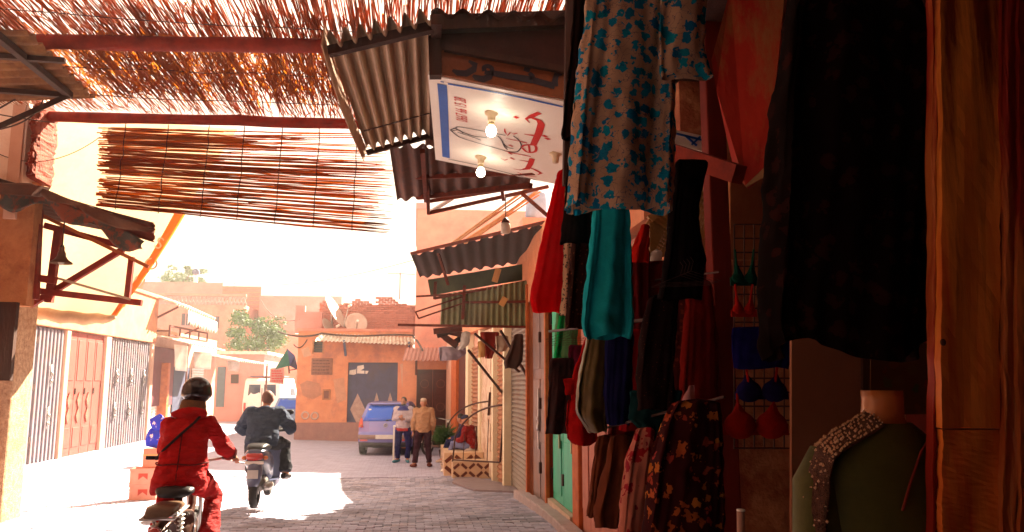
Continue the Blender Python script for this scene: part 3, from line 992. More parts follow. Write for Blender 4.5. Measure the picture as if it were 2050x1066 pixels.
# second stretch of shops, turned a little towards the camera
P0, P1 = Vector((1.85, 17.2, 0)), Vector((1.02, 26.4, 0))
nB = Vector((P1.y - P0.y, -(P1.x - P0.x), 0)).normalized()
if nB.x > 0:
    nB = -nB
dB = (P1 - P0).normalized()
def onB(u, v, off=0.0):
    return WPL(u, v, P0 + nB * off, nB)
sb = thing('market_building', 'shop front with narrow roller shutters and white door behind the railing', 'building', (1.5, 21, -0.4))
def panelB(name, mat, u0, u1, z0, z1, off=0.0, th=0.06, bevel=0):
    a, b = onB(u0, 850, off), onB(u1, 850, off)
    a.z = b.z = z0
    mb = MB().prism([a, b, b + Vector((0, 0, z1 - z0)), a + Vector((0, 0, z1 - z0))], -nB * th)
    return mb.build(name, mat, sb, bevel=bevel)
a, b = P0.copy(), P1.copy()
a.z = b.z = -0.6
MB().prism([a, b, b + Vector((0, 0, 4.3)), a + Vector((0, 0, 4.3))], -nB * 3).build('wall', plaster_cream, sb)
def slatB(u0, u1, mat, z1=2.6):
    a, b = onB(u0, 850, 0.05), onB(u1, 850, 0.05)
    return slatted(sb, 'roller_shutter', mat, (a.x, a.y), (b.x, b.y), -0.35, z1, 0.10, 0.022)
slatB(936, 956, shutter_sand)
slatB(986, 1006, shutter_sand)
wd_ = panelB('door', M('white_door', (0.62, 0.50, 0.38), (0.46, 0.32, 0.22), 7, stain=(0.30, 0.12, 0.07), stain_scale=2.5, stain_amt=0.7), 960, 984, -0.35, 2.9, 0.10, 0.06)
for z0 in (0.2, 1.0, 1.9):
    a, b = onB(963, 850, 0.12), onB(981, 850, 0.12)
    a.z = b.z = z0
    MB().prism([a, b, b + Vector((0, 0, 0.6)), a + Vector((0, 0, 0.6))], -nB * 0.02).build('door_panel', MATS['white_door'], wd_)
for u0, u1 in ((931, 936), (956, 960), (984, 986.5), (1006, 1009)):
    panelB('pier', cream_paint, u0, u1, -0.5, 3.0, 0.16, 0.15)
panelB('pier', orange_wood, 902, 912, -0.5, 2.7, 0.14, 0.13)
panelB('door', door_brown, 913, 930, -0.5, 2.6, 0.06, 0.05)
panelB('lintel', plaster_orange, 902, 1009, 2.95, 3.6, 0.2, 0.19)
a, b = onB(972, 850, 0.13), onB(976, 850, 0.13)
a.z = b.z = 2.3
MB().prism([a, b, b + Vector((0, 0, 0.3)), a + Vector((0, 0, 0.3))], -nB * 0.02).build('number_plate', iron, sb)
# long dark thermometer-like bar on the door
A = WX(981, 800, 1.6)

# ------------------------------------------------------------------ tiled step with railing
st = thing('doorstep', 'raised doorstep with cream and brown lattice tile front', 'step', (1.2, 17, -0.4))
tileM = M('tile_cream', (0.58, 0.40, 0.26), (0.50, 0.32, 0.19), 8, rough=0.4)
tileD = M('tile_brown', (0.14, 0.035, 0.02), (0.09, 0.02, 0.012), 8, rough=0.4)
def zst(v, Y, u=945):
    return W(u, v, Y).z
def tiled(name, x0, x1, y0, y1, zlow, z1, front=True):
    z0 = gz(x0, y0) - 0.01
    b_ = MB().box(x0, x1, y0, y1, zlow, z1).build(name, tileM, st, bevel=0.006)
    hgt = z1 - z0
    nr = 2
    s = hgt / (nr + 0.2)
    n = max(2, int((x1 - x0) / (s * 0.82)))
    for i in range(n):
        for r_ in range(nr):
            cx = x0 + (x1 - x0) * (i + 0.5) / n
            cz = z0 + s * (r_ + 0.6)
            sg = 1 if (i + r_) % 2 else -1
            d1_, d2_ = s * 0.44, s * 0.17
            ca_, sa_ = math.cos(R(40)), math.sin(R(40)) * sg
            pts_ = [(cx + a_ * ca_ - b2 * sa_, y0 - 0.004, cz + a_ * sa_ + b2 * ca_) for a_, b2 in ((-d1_, -d2_), (d1_, -d2_), (d1_, d2_), (-d1_, d2_))]
            MB().prism(pts_, (0, 0.003, 0)).build('tile', tileD, b_)
    return b_
Y1 = 18.1
lowx0, lowx1 = W(906, 940, Y1).x, W(1003, 940, Y1).x
tiled('lower_step', lowx0, min(lowx1, 1.72), Y1, 18.7, -0.6, zst(924, Y1))
Y2 = 18.72
tiled('upper_step', W(889, 920, Y2).x, min(W(974, 920, Y2).x, 1.60), Y2, 21.2, -0.6, zst(906, Y2))
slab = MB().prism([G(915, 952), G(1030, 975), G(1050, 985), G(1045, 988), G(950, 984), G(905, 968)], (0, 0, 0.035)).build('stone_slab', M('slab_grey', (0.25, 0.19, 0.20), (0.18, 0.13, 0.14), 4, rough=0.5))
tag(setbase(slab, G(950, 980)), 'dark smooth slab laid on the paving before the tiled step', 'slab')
# board leaning on the step
A = [G(873, 938), G(893, 955), W(907, 951, 17.9), W(888, 936, 18.0)]
b0 = G(882, 945)
va_, vb_ = Vector((0.30, -0.16, 0.0)), Vector((0.12, 0.16, 0.11))
o = MB().prism([b0, b0 + va_, b0 + va_ + vb_, b0 + vb_], (-0.01, -0.01, 0.02)).build('board', white_paint)
tag(setbase(o, A[0]), 'white board lying against the corner of the tiled step', 'board')
# iron railing, curved top
rl = thing('railing', 'black iron railing with curved top beside the tiled step', 'railing', W(1000, 930, Y1))
Yr = 18.2
def pr(u, v, Y=None):
    return W(u, v, (Y or Yr) - max(0, u - 906) / 100 * 1.5)
def arc(p, q, c, n=14):
    return [p * (1 - t) ** 2 + c * 2 * t * (1 - t) + q * t * t for t in [i / n for i in range(n + 1)]]
MB().tube(arc(pr(912, 872), pr(1010, 811), pr(940, 815)), 0.02, 6).build('top_rail', iron, rl, smooth=True)
MB().tube(arc(pr(895, 855, 18.8), pr(980, 804, 18.8), pr(915, 808, 18.8)), 0.018, 6).build('top_rail', iron, rl, smooth=True)
MB().tube([pr(906, 921), pr(1000, 926)], 0.018, 6).build('bottom_rail', iron, rl)
MB().tube([pr(1010, 811), pr(1001, 926)], 0.022, 6).build('post', iron, rl)
MB().tube([pr(912, 868), pr(906, 925)], 0.018, 6).build('post', iron, rl)
for k in range(3):
    u = 930 + k * 24
    MB().tube([pr(u, 868 - k * 14), pr(u - 3, 923)], 0.009, 6).build('baluster', iron, rl)
MB().bar(pr(981, 786, 18.8), pr(978, 832, 18.8), 0.05, 0.05).build('finial', iron, rl)

# ------------------------------------------------------------------ awnings of the right side
# 1. corrugated overhang (ribs along the lane)
z1a, z1b = 4.2, 4.38
q = [WZ(655, 78, z1a), WZ(866, 28, z1b), WZ(735, 300, z1a), WZ(862, 266, z1b)]
t1 = awning('corrugated_awning', 'grey corrugated awning sheet seen from below beside the painted sign', q, 7, 0.055, grey_zinc, nv=8,
            bars=[(q[0] + Vector((0.0, 0.12, -0.05)), q[1] + Vector((0, 0.12, -0.05)), 0.07), (q[2] + Vector((0, -0.05, -0.05)), q[3] + Vector((0, -0.05, -0.05)), 0.05),
                  (q[1] + Vector((0.03, 0, -0.04)), q[3] + Vector((0.03, 0, -0.04)), 0.08)], bar_mat=dark_wood)
e0, e1 = q[0] + Vector((-0.02, -0.05, 0.05)), q[2] + Vector((-0.02, 0.02, 0.0))
MB().grid(lambda a, b: e0.lerp(e1, a) + Vector((-0.03 * math.sin(PI * a) - 0.02 * b, 0, 0.03 - 0.15 * b)), 12, 2).build('edge_flashing', M('flashing', (0.42, 0.24, 0.14), (0.3, 0.15, 0.08), 9), t1, mods=(('SOLIDIFY', dict(thickness=0.01)),))
MB().tube([q[0].lerp(q[2], 0.72) + Vector((0.05, 0, -0.045)), q[1].lerp(q[3], 0.72) + Vector((0.02, 0, -0.045))], 0.008, 5).build('wire', iron, t1)
# 2. next awning
zz = 4.25
q = [WZ(779, 292, zz), WZ(1075, 300, 3.9), WZ(795, 402, zz), WZ(1060, 372, 4.0)]
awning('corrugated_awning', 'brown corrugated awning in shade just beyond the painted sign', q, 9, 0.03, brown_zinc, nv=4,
       bars=[(q[0].lerp(q[1], 0.25) + Vector((0, 0, -0.05)), q[2].lerp(q[3], 0.25) + Vector((0, 0, -0.05)), 0.05),
             (q[0].lerp(q[2], 0.4) + Vector((0.3, 0, -0.07)), q[1].lerp(q[3], 0.4) + Vector((0, 0, -0.07)), 0.05),
             (q[0].lerp(q[2], 0.8) + Vector((0.3, 0, -0.07)), q[1].lerp(q[3], 0.8) + Vector((0, 0, -0.07)), 0.06)])
def truss(label, segs, wd=0.045, mat=None, name='iron_bracket'):
    base = segs[0][0]
    t = thing(name, label, 'bracket', base)
    for p, q_ in segs:
        MB().bar(p, q_, wd, wd).build('bar', mat or iron_rust, t)
    return t
YT = 10.6
truss('open rusty iron frame hanging under the brown awning', [(W(858, 427, YT), W(1098, 374, YT)), (W(856, 404, YT), W(1060, 372, YT + .2)), (W(853, 300, 9.2), W(858, 427, YT)), (W(1000, 345, 9.6), W(1008, 400, YT)), (W(1045, 388, YT), W(1096, 432, YT)), (W(858, 427, YT), W(905, 398, 11.2))])
# bundle of cut poles stacked on the roof behind
mb = thing('pole_bundle', 'bundle of thin peeled poles leaning on the roof under the iron frame', 'poles', W(905, 490, 15.0))
for k in range(11):
    o_ = random.uniform(-10, 10)
    MB().tube([W(905 + k * 2 + random.uniform(-8, 8), 492 + o_, 15.4), W(1052 + k * 3, 378 + o_ * 0.7 + k, 13.2)], [0.022, 0.014], 6).build('pole', M('pole_wood', (0.50, 0.26, 0.12), (0.34, 0.15, 0.06), 9), mb)
tk = thing('water_tank', 'pale blue water tank on the roof behind the poles', 'tank', WX(1075, 440, 3.0) if False else W(1072, 440, 16))
c0, c1 = W(1072, 440, 16), W(1076, 385, 16)
MB().tube([c0, c0.lerp(c1, 0.1), c0.lerp(c1, 0.9), c1], [0.2, 0.22, 0.22, 0.15], 18).build('tank', M('tank_blue', (0.30, 0.36, 0.50)), tk, smooth=True)
MB().box(c0.x - 0.3, c0.x + 0.3, 15.8, 16.3, c0.z - 0.4, c0.z).build('stand', plaster_pink, tk)
# 3. dark awning with the green corrugated apron
q = [W(823, 512, 12.9), W(1092, 449, 11.4), W(841, 556, 15.4), W(1080, 520, 14.2)]
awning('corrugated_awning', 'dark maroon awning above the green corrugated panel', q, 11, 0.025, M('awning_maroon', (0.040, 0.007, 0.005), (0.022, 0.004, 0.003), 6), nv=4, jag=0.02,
       bars=[(q[0] + Vector((0, 0, 0.03)), q[1] + Vector((0, 0, 0.03)), 0.045), (W(875, 500, 13), W(897, 570, 13.6), 0.04)])
q = [W(856, 560, 14.2), W(1078, 524, 13.6), W(862, 592, 14.2), W(1078, 556, 13.6)]
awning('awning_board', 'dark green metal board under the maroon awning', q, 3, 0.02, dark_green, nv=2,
       bars=[(W(870, 598, 13.4), W(1076, 560, 13.2), 0.04), (W(930, 572, 13.3), W(926, 640, 13.3), 0.05), (W(872, 566, 13.8), W(870, 598, 13.6), 0.05)])
YG = 13.5
ga, gb, gc_, gd_ = W(881, 652, YG), W(1074, 656, YG - 0.4), W(884, 590, YG), W(1074, 560, YG - 0.4)
gp = awning('corrugated_apron', 'pale green corrugated metal panel hanging over the shop front', [ga, gb, gc_, gd_], 17, 0.026, green_zinc, nv=1,
            bars=[(ga + Vector((-0.7, -0.06, 0.0)), gb + Vector((0, -0.06, 0)), 0.04), (W(930, 606, YG - 0.1), W(1074, 604, YG - 0.5), 0.04), (W(833, 594, YG - 0.2), W(905, 590, YG - 0.2), 0.03)], bar_mat=iron_rust)
truss('thin iron arms reaching out left of the green panel', [(W(832, 625, YG - 0.1), W(925, 595, YG - 0.1)), (W(838, 638, YG - 0.1), W(925, 608, YG - 0.1)), (W(832, 625, YG - 0.1), W(838, 638, YG - 0.1))], 0.025)
truss('pair of slanting black struts below the green panel', [(W(938, 702, 13.6), W(1008, 790, 16.5)), (W(1002, 662, 13.0), W(1066, 772, 13.3)), (W(950, 668, 13), W(1040, 745, 13.2))], 0.035, iron)
# clutter slung below it
clut = [('folded_cloth', 'crumpled white cloth hung on the strut under the green panel', 'cloth', [(664, 925, 942), (690, 920, 940), (700, 917, 925)], 13.6, M('white_cloth', (0.8, 0.76, 0.7), trans=0.3)),
        ('blue_cloth', 'long greyish blue cloth slung below the green panel', 'cloth', [(694, 878, 932), (708, 878, 934), (722, 880, 915)], 14.2, M('cloth_bluegrey', (0.34, 0.28, 0.34))),
        ('cardboard_sign', 'tan cardboard piece hanging below the green panel', 'cardboard', [(683, 956, 970), (712, 957, 972), (716, 957, 968)], 13.5, M('cardboard', (0.60, 0.34, 0.12))),
        ('red_bag', 'dark red bag hanging behind the tan cardboard', 'bag', [(664, 960, 1000), (690, 966, 996), (718, 972, 985)], 14.0, M('bag_red', (0.25, 0.02, 0.01))),
        ('dark_bag', 'dark sagging sack hung by the orange post', 'bag', [(668, 1030, 1048), (700, 1020, 1048), (725, 1008, 1046), (738, 1012, 1036)], 12.8, M('sack_dark', (0.05, 0.02, 0.012))),
        ('grey_bundle', 'grey plastic bundle under the green panel', 'bundle', [(672, 992, 1018), (690, 992, 1020), (704, 994, 1012)], 13.4, M('bundle_grey', (0.38, 0.28, 0.2)))]
CLUTTER = clut
jb = thing('scrap_boards', 'jumble of broken dark boards wedged below the left end of the green panel', 'boards', W(890, 690, 14.0))
for k, (u0, v0, u1, v1) in enumerate(((868, 664, 925, 658), (875, 672, 900, 664), (880, 668, 912, 690), (890, 676, 915, 694), (896, 664, 930, 672), (905, 690, 935, 668))):
    MB().bar(W(u0, v0, 13.9 + 0.05 * k), W(u1, v1, 14.0 + 0.04 * k), 0.10, 0.03, (0, 1, 0)).build('board', dark_wood if k % 2 else iron_rust, jb)

# ------------------------------------------------------------------ the painted sign (faces down under the awning)
SA, SB, SC, SD = WZ(857, 150, 4.08), WZ(1140, 206, 3.86), WZ(1122, 371, 3.84), WZ(872, 320, 4.06)
nS = (SB - SA).cross(SD - SA).normalized()
if nS.z > 0:
    nS = -nS
def onS(u, v, off=0.0):
    return WPL(u, v, SA + nS * off, nS)
sg = thing('painted_sign', 'white tailor sign with red Arabic lettering mounted face down under the awning', 'sign', (SA + SC) / 2)
sign_white = M('sign_white', (0.84, 0.76, 0.66), (0.80, 0.71, 0.60), 4, rough=0.5)
MB().prism([onS(857, 150), onS(1140, 206), onS(1122, 371), onS(872, 320)], -nS * 0.03).build('board', sign_white, sg)
ink_red = M('ink_red', (0.62, 0.012, 0.008), (0.5, 0.01, 0.006), 9, rough=0.5)
ink_blue = M('ink_blue', (0.012, 0.10, 0.42), (0.01, 0.08, 0.36), 9, rough=0.5)
ink_black = M('ink_black', (0.03, 0.02, 0.03), rough=0.6)
def z3(x, y):
    return (640 + x / 2.539, y / 2.539)
def stroke(mb, pts, wd, pick, nrm, off=0.004):
    """flat painted brush stroke on a plane"""
    P = [pick(*z3(x, y)) + nrm * off for x, y in pts]
    L, R_ = [], []
    for i, p in enumerate(P):
        d = (P[min(i + 1, len(P) - 1)] - P[max(i - 1, 0)]).normalized()
        s_ = d.cross(nrm).normalized()
        k = (wd[i] if isinstance(wd, (list, tuple)) else wd) * 1.45 + 0.003
        L.append(p + s_ * k / 2)
        R_.append(p - s_ * k / 2)
    o = len(mb.v)
    n = len(P)
    mb.v += [tuple(p) for p in L] + [tuple(p) for p in R_]
    for i in range(n - 1):
        mb.f.append((o + i, o + i + 1, o + n + i + 1, o + n + i))
def sm(pts, n=6):
    """smooth a stroke's points"""
    out = []
    P = [Vector(p) for p in pts]
    for i in range(len(P) - 1):
        p0, p1, p2, p3 = P[max(i - 1, 0)], P[i], P[i + 1], P[min(i + 2, len(P) - 1)]
        for k in range(n):
            t = k / n
            out.append(tuple(0.5 * ((2 * p1) + (-p0 + p2) * t + (2 * p0 - 5 * p1 + 4 * p2 - p3) * t * t + (-p0 + 3 * p1 - 3 * p2 + p3) * t ** 3)))
    out.append(tuple(P[-1]))
    return out
Sp = lambda u, v: onS(u, v, 0.0)
mb = MB()
stroke(mb, [(622, 428), (628, 500), (633, 600), (638, 700), (643, 800)], 0.052, Sp, nS)
stroke(mb, [(614, 414), (632, 417)], 0.012, Sp, nS)
stroke(mb, [(652, 425), (850, 460), (1050, 500), (1236, 542)], 0.020, Sp, nS)
mb.build('blue_border', ink_blue, sg)
mb = MB()
stroke(mb, [(655, 808), (800, 838), (1000, 890), (1180, 938)], 0.008, Sp, nS)
mb.build('black_border', ink_black, sg)
mb = MB()
for pl in ([(665, 660), (690, 650), (712, 645), (800, 660), (945, 688)], [(665, 660), (690, 682), (720, 700), (800, 725), (940, 765), (975, 772)], [(690, 652), (720, 668), (780, 690), (850, 700)], [(700, 672), (760, 690), (820, 712)], [(672, 665), (705, 660), (730, 676)],
           [(905, 690), (925, 712), (940, 745), (955, 760)], [(985, 690), (1015, 715), (1025, 745), (1005, 770), (975, 772)], [(935, 730), (955, 748), (985, 755)]):
    stroke(mb, sm(pl), 0.007, Sp, nS)
    mb.build('drawn_line', ink_black, sg)
    mb = MB()
mb = MB()
z3_keep = z3
def z3(x, y):
    return (800 + x / 3.33, 80 + y / 3.33)
for pl, wd in (([(868, 552), (842, 526), (880, 508), (934, 484)], [0.003, 0.014, 0.034, 0.030]), ([(868, 512), (930, 536), (945, 560), (928, 620), (892, 698)], [0.02, 0.036, 0.042, 0.044, 0.040]),
               ([(830, 626), (860, 632), (895, 636)], [0.005, 0.014, 0.028]), ([(700, 590), (703, 612), (720, 636), (738, 616), (760, 626), (786, 620)], [0.005, 0.010, 0.012, 0.009, 0.012, 0.006]),
               ([(710, 656), (790, 672), (850, 686)], [0.006, 0.010, 0.016]), ([(812, 712), (830, 702), (870, 698), (906, 706), (908, 738), (880, 750), (845, 744), (815, 716)], 0.016), ([(862, 702), (868, 748)], 0.012),
               ([(700, 740), (780, 758), (875, 776)], [0.005, 0.010, 0.014]), ([(675, 788), (700, 802), (722, 794)], [0.004, 0.010, 0.004]), ([(884, 790), (872, 826), (852, 858), (822, 860)], [0.036, 0.038, 0.034, 0.012]),
               ([(800, 800), (830, 806), (870, 812)], [0.004, 0.012, 0.024]), ([(758, 858), (800, 866), (850, 860)], [0.004, 0.010, 0.018]), ([(848, 842), (905, 866), (944, 888), (920, 898)], [0.010, 0.022, 0.022, 0.006]), ([(785, 880), (840, 904), (914, 912)], [0.004, 0.014, 0.006])):
    stroke(mb, sm(pl, 4) if not isinstance(wd, (list, tuple)) else pl, wd, Sp, nS)
for x, y in ((778, 515), (968, 640), (986, 658), (752, 790), (738, 756), (742, 704)):
    stroke(mb, [(x - 13, y - 6), (x + 13, y + 6)], 0.028 if x > 760 else 0.018, Sp, nS)
z3 = z3_keep
mb.build('arabic_lettering', ink_red, sg)
def text_mesh(txt, size, org, xdir, ydir, mat, parent, name='lettering', shear=0.0):
    cu = bpy.data.curves.new('t', 'FONT')
    cu.body = txt
    cu.size = 1.0
    cu.shear = shear
    ob = bpy.data.objects.new('t', cu)
    COL.objects.link(ob)
    dgp = bpy.context.evaluated_depsgraph_get()
    me = bpy.data.meshes.new_from_object(ob.evaluated_get(dgp))
    bpy.data.objects.remove(ob)
    mb = MB()
    vs = [org + xdir * (v.co.x * size) + ydir * (v.co.y * size) for v in me.vertices]
    mb.add(vs, [tuple(p.vertices) for p in me.polygons])
    bpy.data.meshes.remove(me)
    return mb.build(name, mat, parent)
o0, o1 = onS(*z3(752, 626), 0.004), onS(*z3(742, 488), 0.004)
xd = (o1 - o0)
ln = xd.length
xd.normalize()
yd = -(nS.cross(xd)).normalized()
if (onS(*z3(700, 560)) - onS(*z3(760, 560))).dot(yd) < 0:
    yd = -yd
text_mesh('0667 66 15 28', ln / 6.6, o0, xd, yd * 1.5, ink_red, sg, 'phone_number', 0.2)
# gable board with dark lettering, facing the camera
YK = WZ(857, 150, 4.08).y - 0.12
kb = thing('painted_board', 'brown board with black Arabic lettering above the white sign', 'sign', W(1000, 180, YK))
MB().prism([W(884, 102, YK), W(897, 100, YK), W(1165, 150, YK), W(1165, 205, YK), W(885, 150, YK)], (0, 0.03, 0)).build('board', M('board_brown', (0.25, 0.075, 0.025), (0.17, 0.045, 0.015), 9), kb)
nK = Vector((0, -1, 0))
Kp = lambda u, v: W(u, v, YK - 0.002)
mb = MB()
for pl, wd in (([(757, 312), (790, 330), (782, 355), (745, 375), (700, 372), (675, 358)], [0.012, 0.03, 0.035, 0.035, 0.03, 0.012]),
               ([(838, 362), (835, 345), (855, 338), (875, 350), (870, 372), (838, 368)], 0.022), ([(872, 370), (862, 392), (830, 405), (792, 395), (778, 385)], [0.03, 0.035, 0.035, 0.028, 0.012]),
               ([(872, 372), (960, 388), (1080, 408)], [0.03, 0.034, 0.036]), ([(1065, 372), (1080, 388), (1082, 408)], [0.02, 0.026, 0.03]), ([(1082, 408), (1140, 425), (1195, 440)], 0.034), ([(1195, 440), (1196, 410), (1205, 378), (1232, 378)], [0.034, 0.03, 0.03, 0.012])):
    stroke(mb, sm(pl, 5) if not isinstance(wd, (list, tuple)) else pl, wd, Kp, nK, 0.003)
stroke(mb, [(1040, 345), (1070, 356)], 0.035, Kp, nK, 0.003)
mb.build('arabic_lettering', ink_black, kb)
# timber gable and roof over the sign
rf = thing('stall_roof', 'dark timber and tin roof over the tailor sign', 'roof', W(1000, 60, YK))
MB().prism([W(866, 52, YK + .05), W(1180, 36, YK + .05), W(1180, 162, YK + .05), W(905, 102, YK + 0.05), W(866, 148, YK + 0.05)], (0, 0.05, 0)).build('gable', M('gable_brown', (0.045, 0.008, 0.004), (0.025, 0.004, 0.002), 9), rf)
MB().bar(W(862, 50, YK), W(1180, 38, YK), 0.09, 0.12).build('beam', dark_wood, rf)
MB().bar(W(868, 52, YK - .02), W(872, 155, YK - .02), 0.09, 0.1).build('post', dark_wood, rf)
MB().bar(W(890, 96, YK - .03), W(1180, 150, YK - .03), 0.05, 0.05).build('rail', dark_wood, rf)
A, B = W(862, 50, YK), W(1180, 38, YK)
MB().corr((A.x, YK - 0.1, A.z + 0.06), (6.0, YK - 0.1, B.z + 0.06), (A.x, 9.2, A.z + 0.0), (6.0, 9.2, B.z + 0.0), 30, 0.03).build('roof_sheet', brown_zinc, rf)

# lamp holders and bulbs on the sign
bulb_lit = M('bulb_lit', (0.9, 0.9, 0.85), emit=5)
porcelain = M('porcelain', (0.62, 0.47, 0.30), (0.55, 0.40, 0.25), 5, rough=0.4)
def lampholder(label, u, v, lit=True, drop=None):
    top = onS(u, v, 0.0)
    t = thing('bulb_holder', label, 'light bulb', top, 'bulb holders on the sign')
    ax = Vector((-0.02, -0.10, -1)).normalized()
    p = lambda s: top + ax * s
    MB().tube([p(0.0), p(0.012), p(0.03), p(0.07), p(0.09)], [0.06, 0.058, 0.036, 0.032, 0.03], 14).build('holder', porcelain, t, smooth=True)
    if lit:
        MB().tube([p(0.085), p(0.10), p(0.13)], [0.024, 0.026, 0.024], 12).build('cap', M('bulb_base', (0.5, 0.36, 0.18)), t, smooth=True)
        MB().tube([p(0.125), p(0.14), p(0.175), p(0.205), p(0.22)], [0.024, 0.036, 0.046, 0.036, 0.012], 14).build('bulb', bulb_lit, t, smooth=True)
    return t
lampholder('lit bulb in a porcelain holder near the middle of the sign', 984, 226)
lampholder('lit bulb in a porcelain holder at the lower edge of the sign', 963, 314)
lampholder('empty porcelain holder near the right edge of the sign', 1112, 308, lit=False)
# hanging LED lamp farther on
t = thing('hanging_bulb', 'unlit white jar lamp hanging from a cord above the maroon awning', 'lamp', W(1012, 432, 9.5))
c = W(1012, 468, 9.5)
MB().tube([c + Vector((0, 0, z)) for z in (0, 0.01, 0.1, 0.125, 0.14)], [0.04, 0.058, 0.06, 0.052, 0.03], 14).build('globe', M('jar_white', (0.72, 0.62, 0.5), rough=0.3), t, smooth=True)
MB().tube([c + Vector((0, 0, z)) for z in (0.13, 0.17, 0.20)], [0.055, 0.04, 0.015], 12).build('cap', iron, t, smooth=True)
MB().tube([c + Vector((0, 0, 0.19)), c + Vector((0, 0, 0.45))], 0.006, 5).build('cord', iron, t)
for (u0, v0, u1, v1, lab) in ((998, 538, 990, 565, 'upper small tan tag dangling before the green panel'), (1012, 596, 1003, 612, 'lower small tan tag dangling before the green panel')):
    A = W(u0, v0, 13.0)
    o = MB().bar(A, W(u1, v1, 13.0), 0.1, 0.03, (0, 1, 0)).build('tag_board', M('cardboard', (0.60, 0.34, 0.12)))
    tag(setbase(o, A), lab, 'tag')
# ------------------------------------------------------------------ reed canopy over the lane
reed_m = M('reed', (0.32, 0.075, 0.010), (0.10, 0.014, 0.003), 9, stretch=(6, 0.6, 6), rough=0.7, bump=0.1, trans=0.38, trcol=(0.70, 0.20, 0.015))
reed_l = M('reed_light', (0.46, 0.16, 0.03), (0.18, 0.04, 0.008), 9, stretch=(0.6, 6, 6), rough=0.7, bump=0.1, trans=0.42, trcol=(0.80, 0.32, 0.04))
ZC = 5.02
ca = thing('reed_canopy', 'ragged reed mat canopy stretched overhead across the lane', 'canopy', (-1.8, 8, ZC))
yb2 = WZ(400, 240, ZC - 0.08).y
yb1 = WZ(400, 88, ZC - 0.08).y
def dens(x, y):
    a = math.sin(x * 1.9 + 1.3) + math.sin(x * 4.3 + y * 0.7) * 0.7 + math.sin(y * 2.2 + x * 0.6)
    return a
def add_reeds(n, y0, y1, z, x0=-5.3, x1=1.8, rmin=0.0035, rmax=0.008, lmin=1.0, lmax=2.8, tilt=0.05, clump=0.35):
    mb = MB()
    k_ = 0
    while k_ < n:
        x = random.uniform(x0, x1)
        l = random.uniform(lmin, lmax)
        ya = random.uniform(y0 - l, y1)
        yb = min(ya + l, y1 + random.uniform(-0.05, 0.12))
        ya = max(ya, y0 - 0.3)
        if yb - ya < 0.15 or random.random() < clump * (0.5 + 0.5 * math.sin(x * 7 + math.sin(x * 3.1) * 2 + ya * 0.8)):
            continue
        k_ += 1
        r_ = random.uniform(rmin, rmax)
        dx = random.gauss(0, tilt)
        zz_ = z + random.uniform(-0.03, 0.05)
        bow = random.gauss(0, 0.02)
        pts = [(x + dx * k + bow * math.sin(PI * k) + random.gauss(0, 0.006), ya + (yb - ya) * k, zz_ + random.gauss(0, 0.010)) for k in (0, 0.33, 0.66, 1)]
        mb.tube(pts, [r_, r_ * 1.05, r_, r_ * 0.6], 4, caps=False)
    return mb
o = add_reeds(3500, 2.4, yb2, ZC).build('reed_layer', reed_m, ca, smooth=True)
o['kind'] = 'stuff'
# unseen sheet added behind the camera to block light and darken the stall
MB().grid(lambda a, b: (-5.4 + 10 * a, -12 + 15.0 * b, ZC + 0.14 + 0.04 * math.sin(a * 9 + b * 5)), 12, 12).build('light_block_cover', M('light_block_brown', (0.16, 0.07, 0.03)), ca)
# thicker shaggy layer between the two beams
mb = add_reeds(1000, yb1 - 0.2, yb2 - 0.5, ZC + 0.05, -5.2, -0.2, 0.004, 0.010, 0.5, 1.2, 0.07, 0.8)
for _ in range(2200):                               # leaf blades and broken ends
    x = random.uniform(-5.2, 0.2)
    y = random.triangular(yb1 - 0.1, yb2 - 0.45, yb1 + 0.6)
    a = random.gauss(0, 0.35)
    l = random.uniform(0.12, 0.4)
    z = ZC + random.uniform(-0.03, 0.08)
    d = Vector((math.sin(a), math.cos(a), random.uniform(-0.15, 0.1))) * l
    s = Vector((math.cos(a), -math.sin(a), random.uniform(-0.5, 0.5))) * random.uniform(0.006, 0.014)
    p = Vector((x, y, z))
    mb.add([p - s, p + s, p + d + s * 0.3, p + d - s * 0.3], [(0, 1, 2, 3)])
o = mb.build('shaggy_layer', reed_m, ca)
o['kind'] = 'stuff'
for y in (5.3, 6.0, yb1 - 0.35, yb1 + 0.9, yb2 - 0.55):
    MB().tube([(-5.3 + 0.5 * k, y + random.gauss(0, 0.02), ZC - 0.02 + random.gauss(0, 0.006)) for k in range(15)], 0.005, 4).build('tie_wire', iron, ca)
def roundbeam(label, p, q, r, mat):
    n = 10
    pts = [p.lerp(q, i / n) + Vector((0, random.gauss(0, 0.004), random.gauss(0, 0.005))) for i in range(n + 1)]
    o = MB().tube(pts, [r * random.uniform(0.93, 1.07) for _ in pts], 10).build('wooden_beam', mat, smooth=True)
    return tag(setbase(o, pts[0]), label, 'beam')
roundbeam('nearer red pole carrying the reed canopy', WZ(60, 84, ZC - 0.08), WZ(672, 93, ZC - 0.08), 0.075, red_wood)
roundbeam('farther red pole carrying the reed canopy and the hanging screen', WZ(70, 233, ZC - 0.08), WZ(742, 249, ZC - 0.08), 0.07, red_wood)

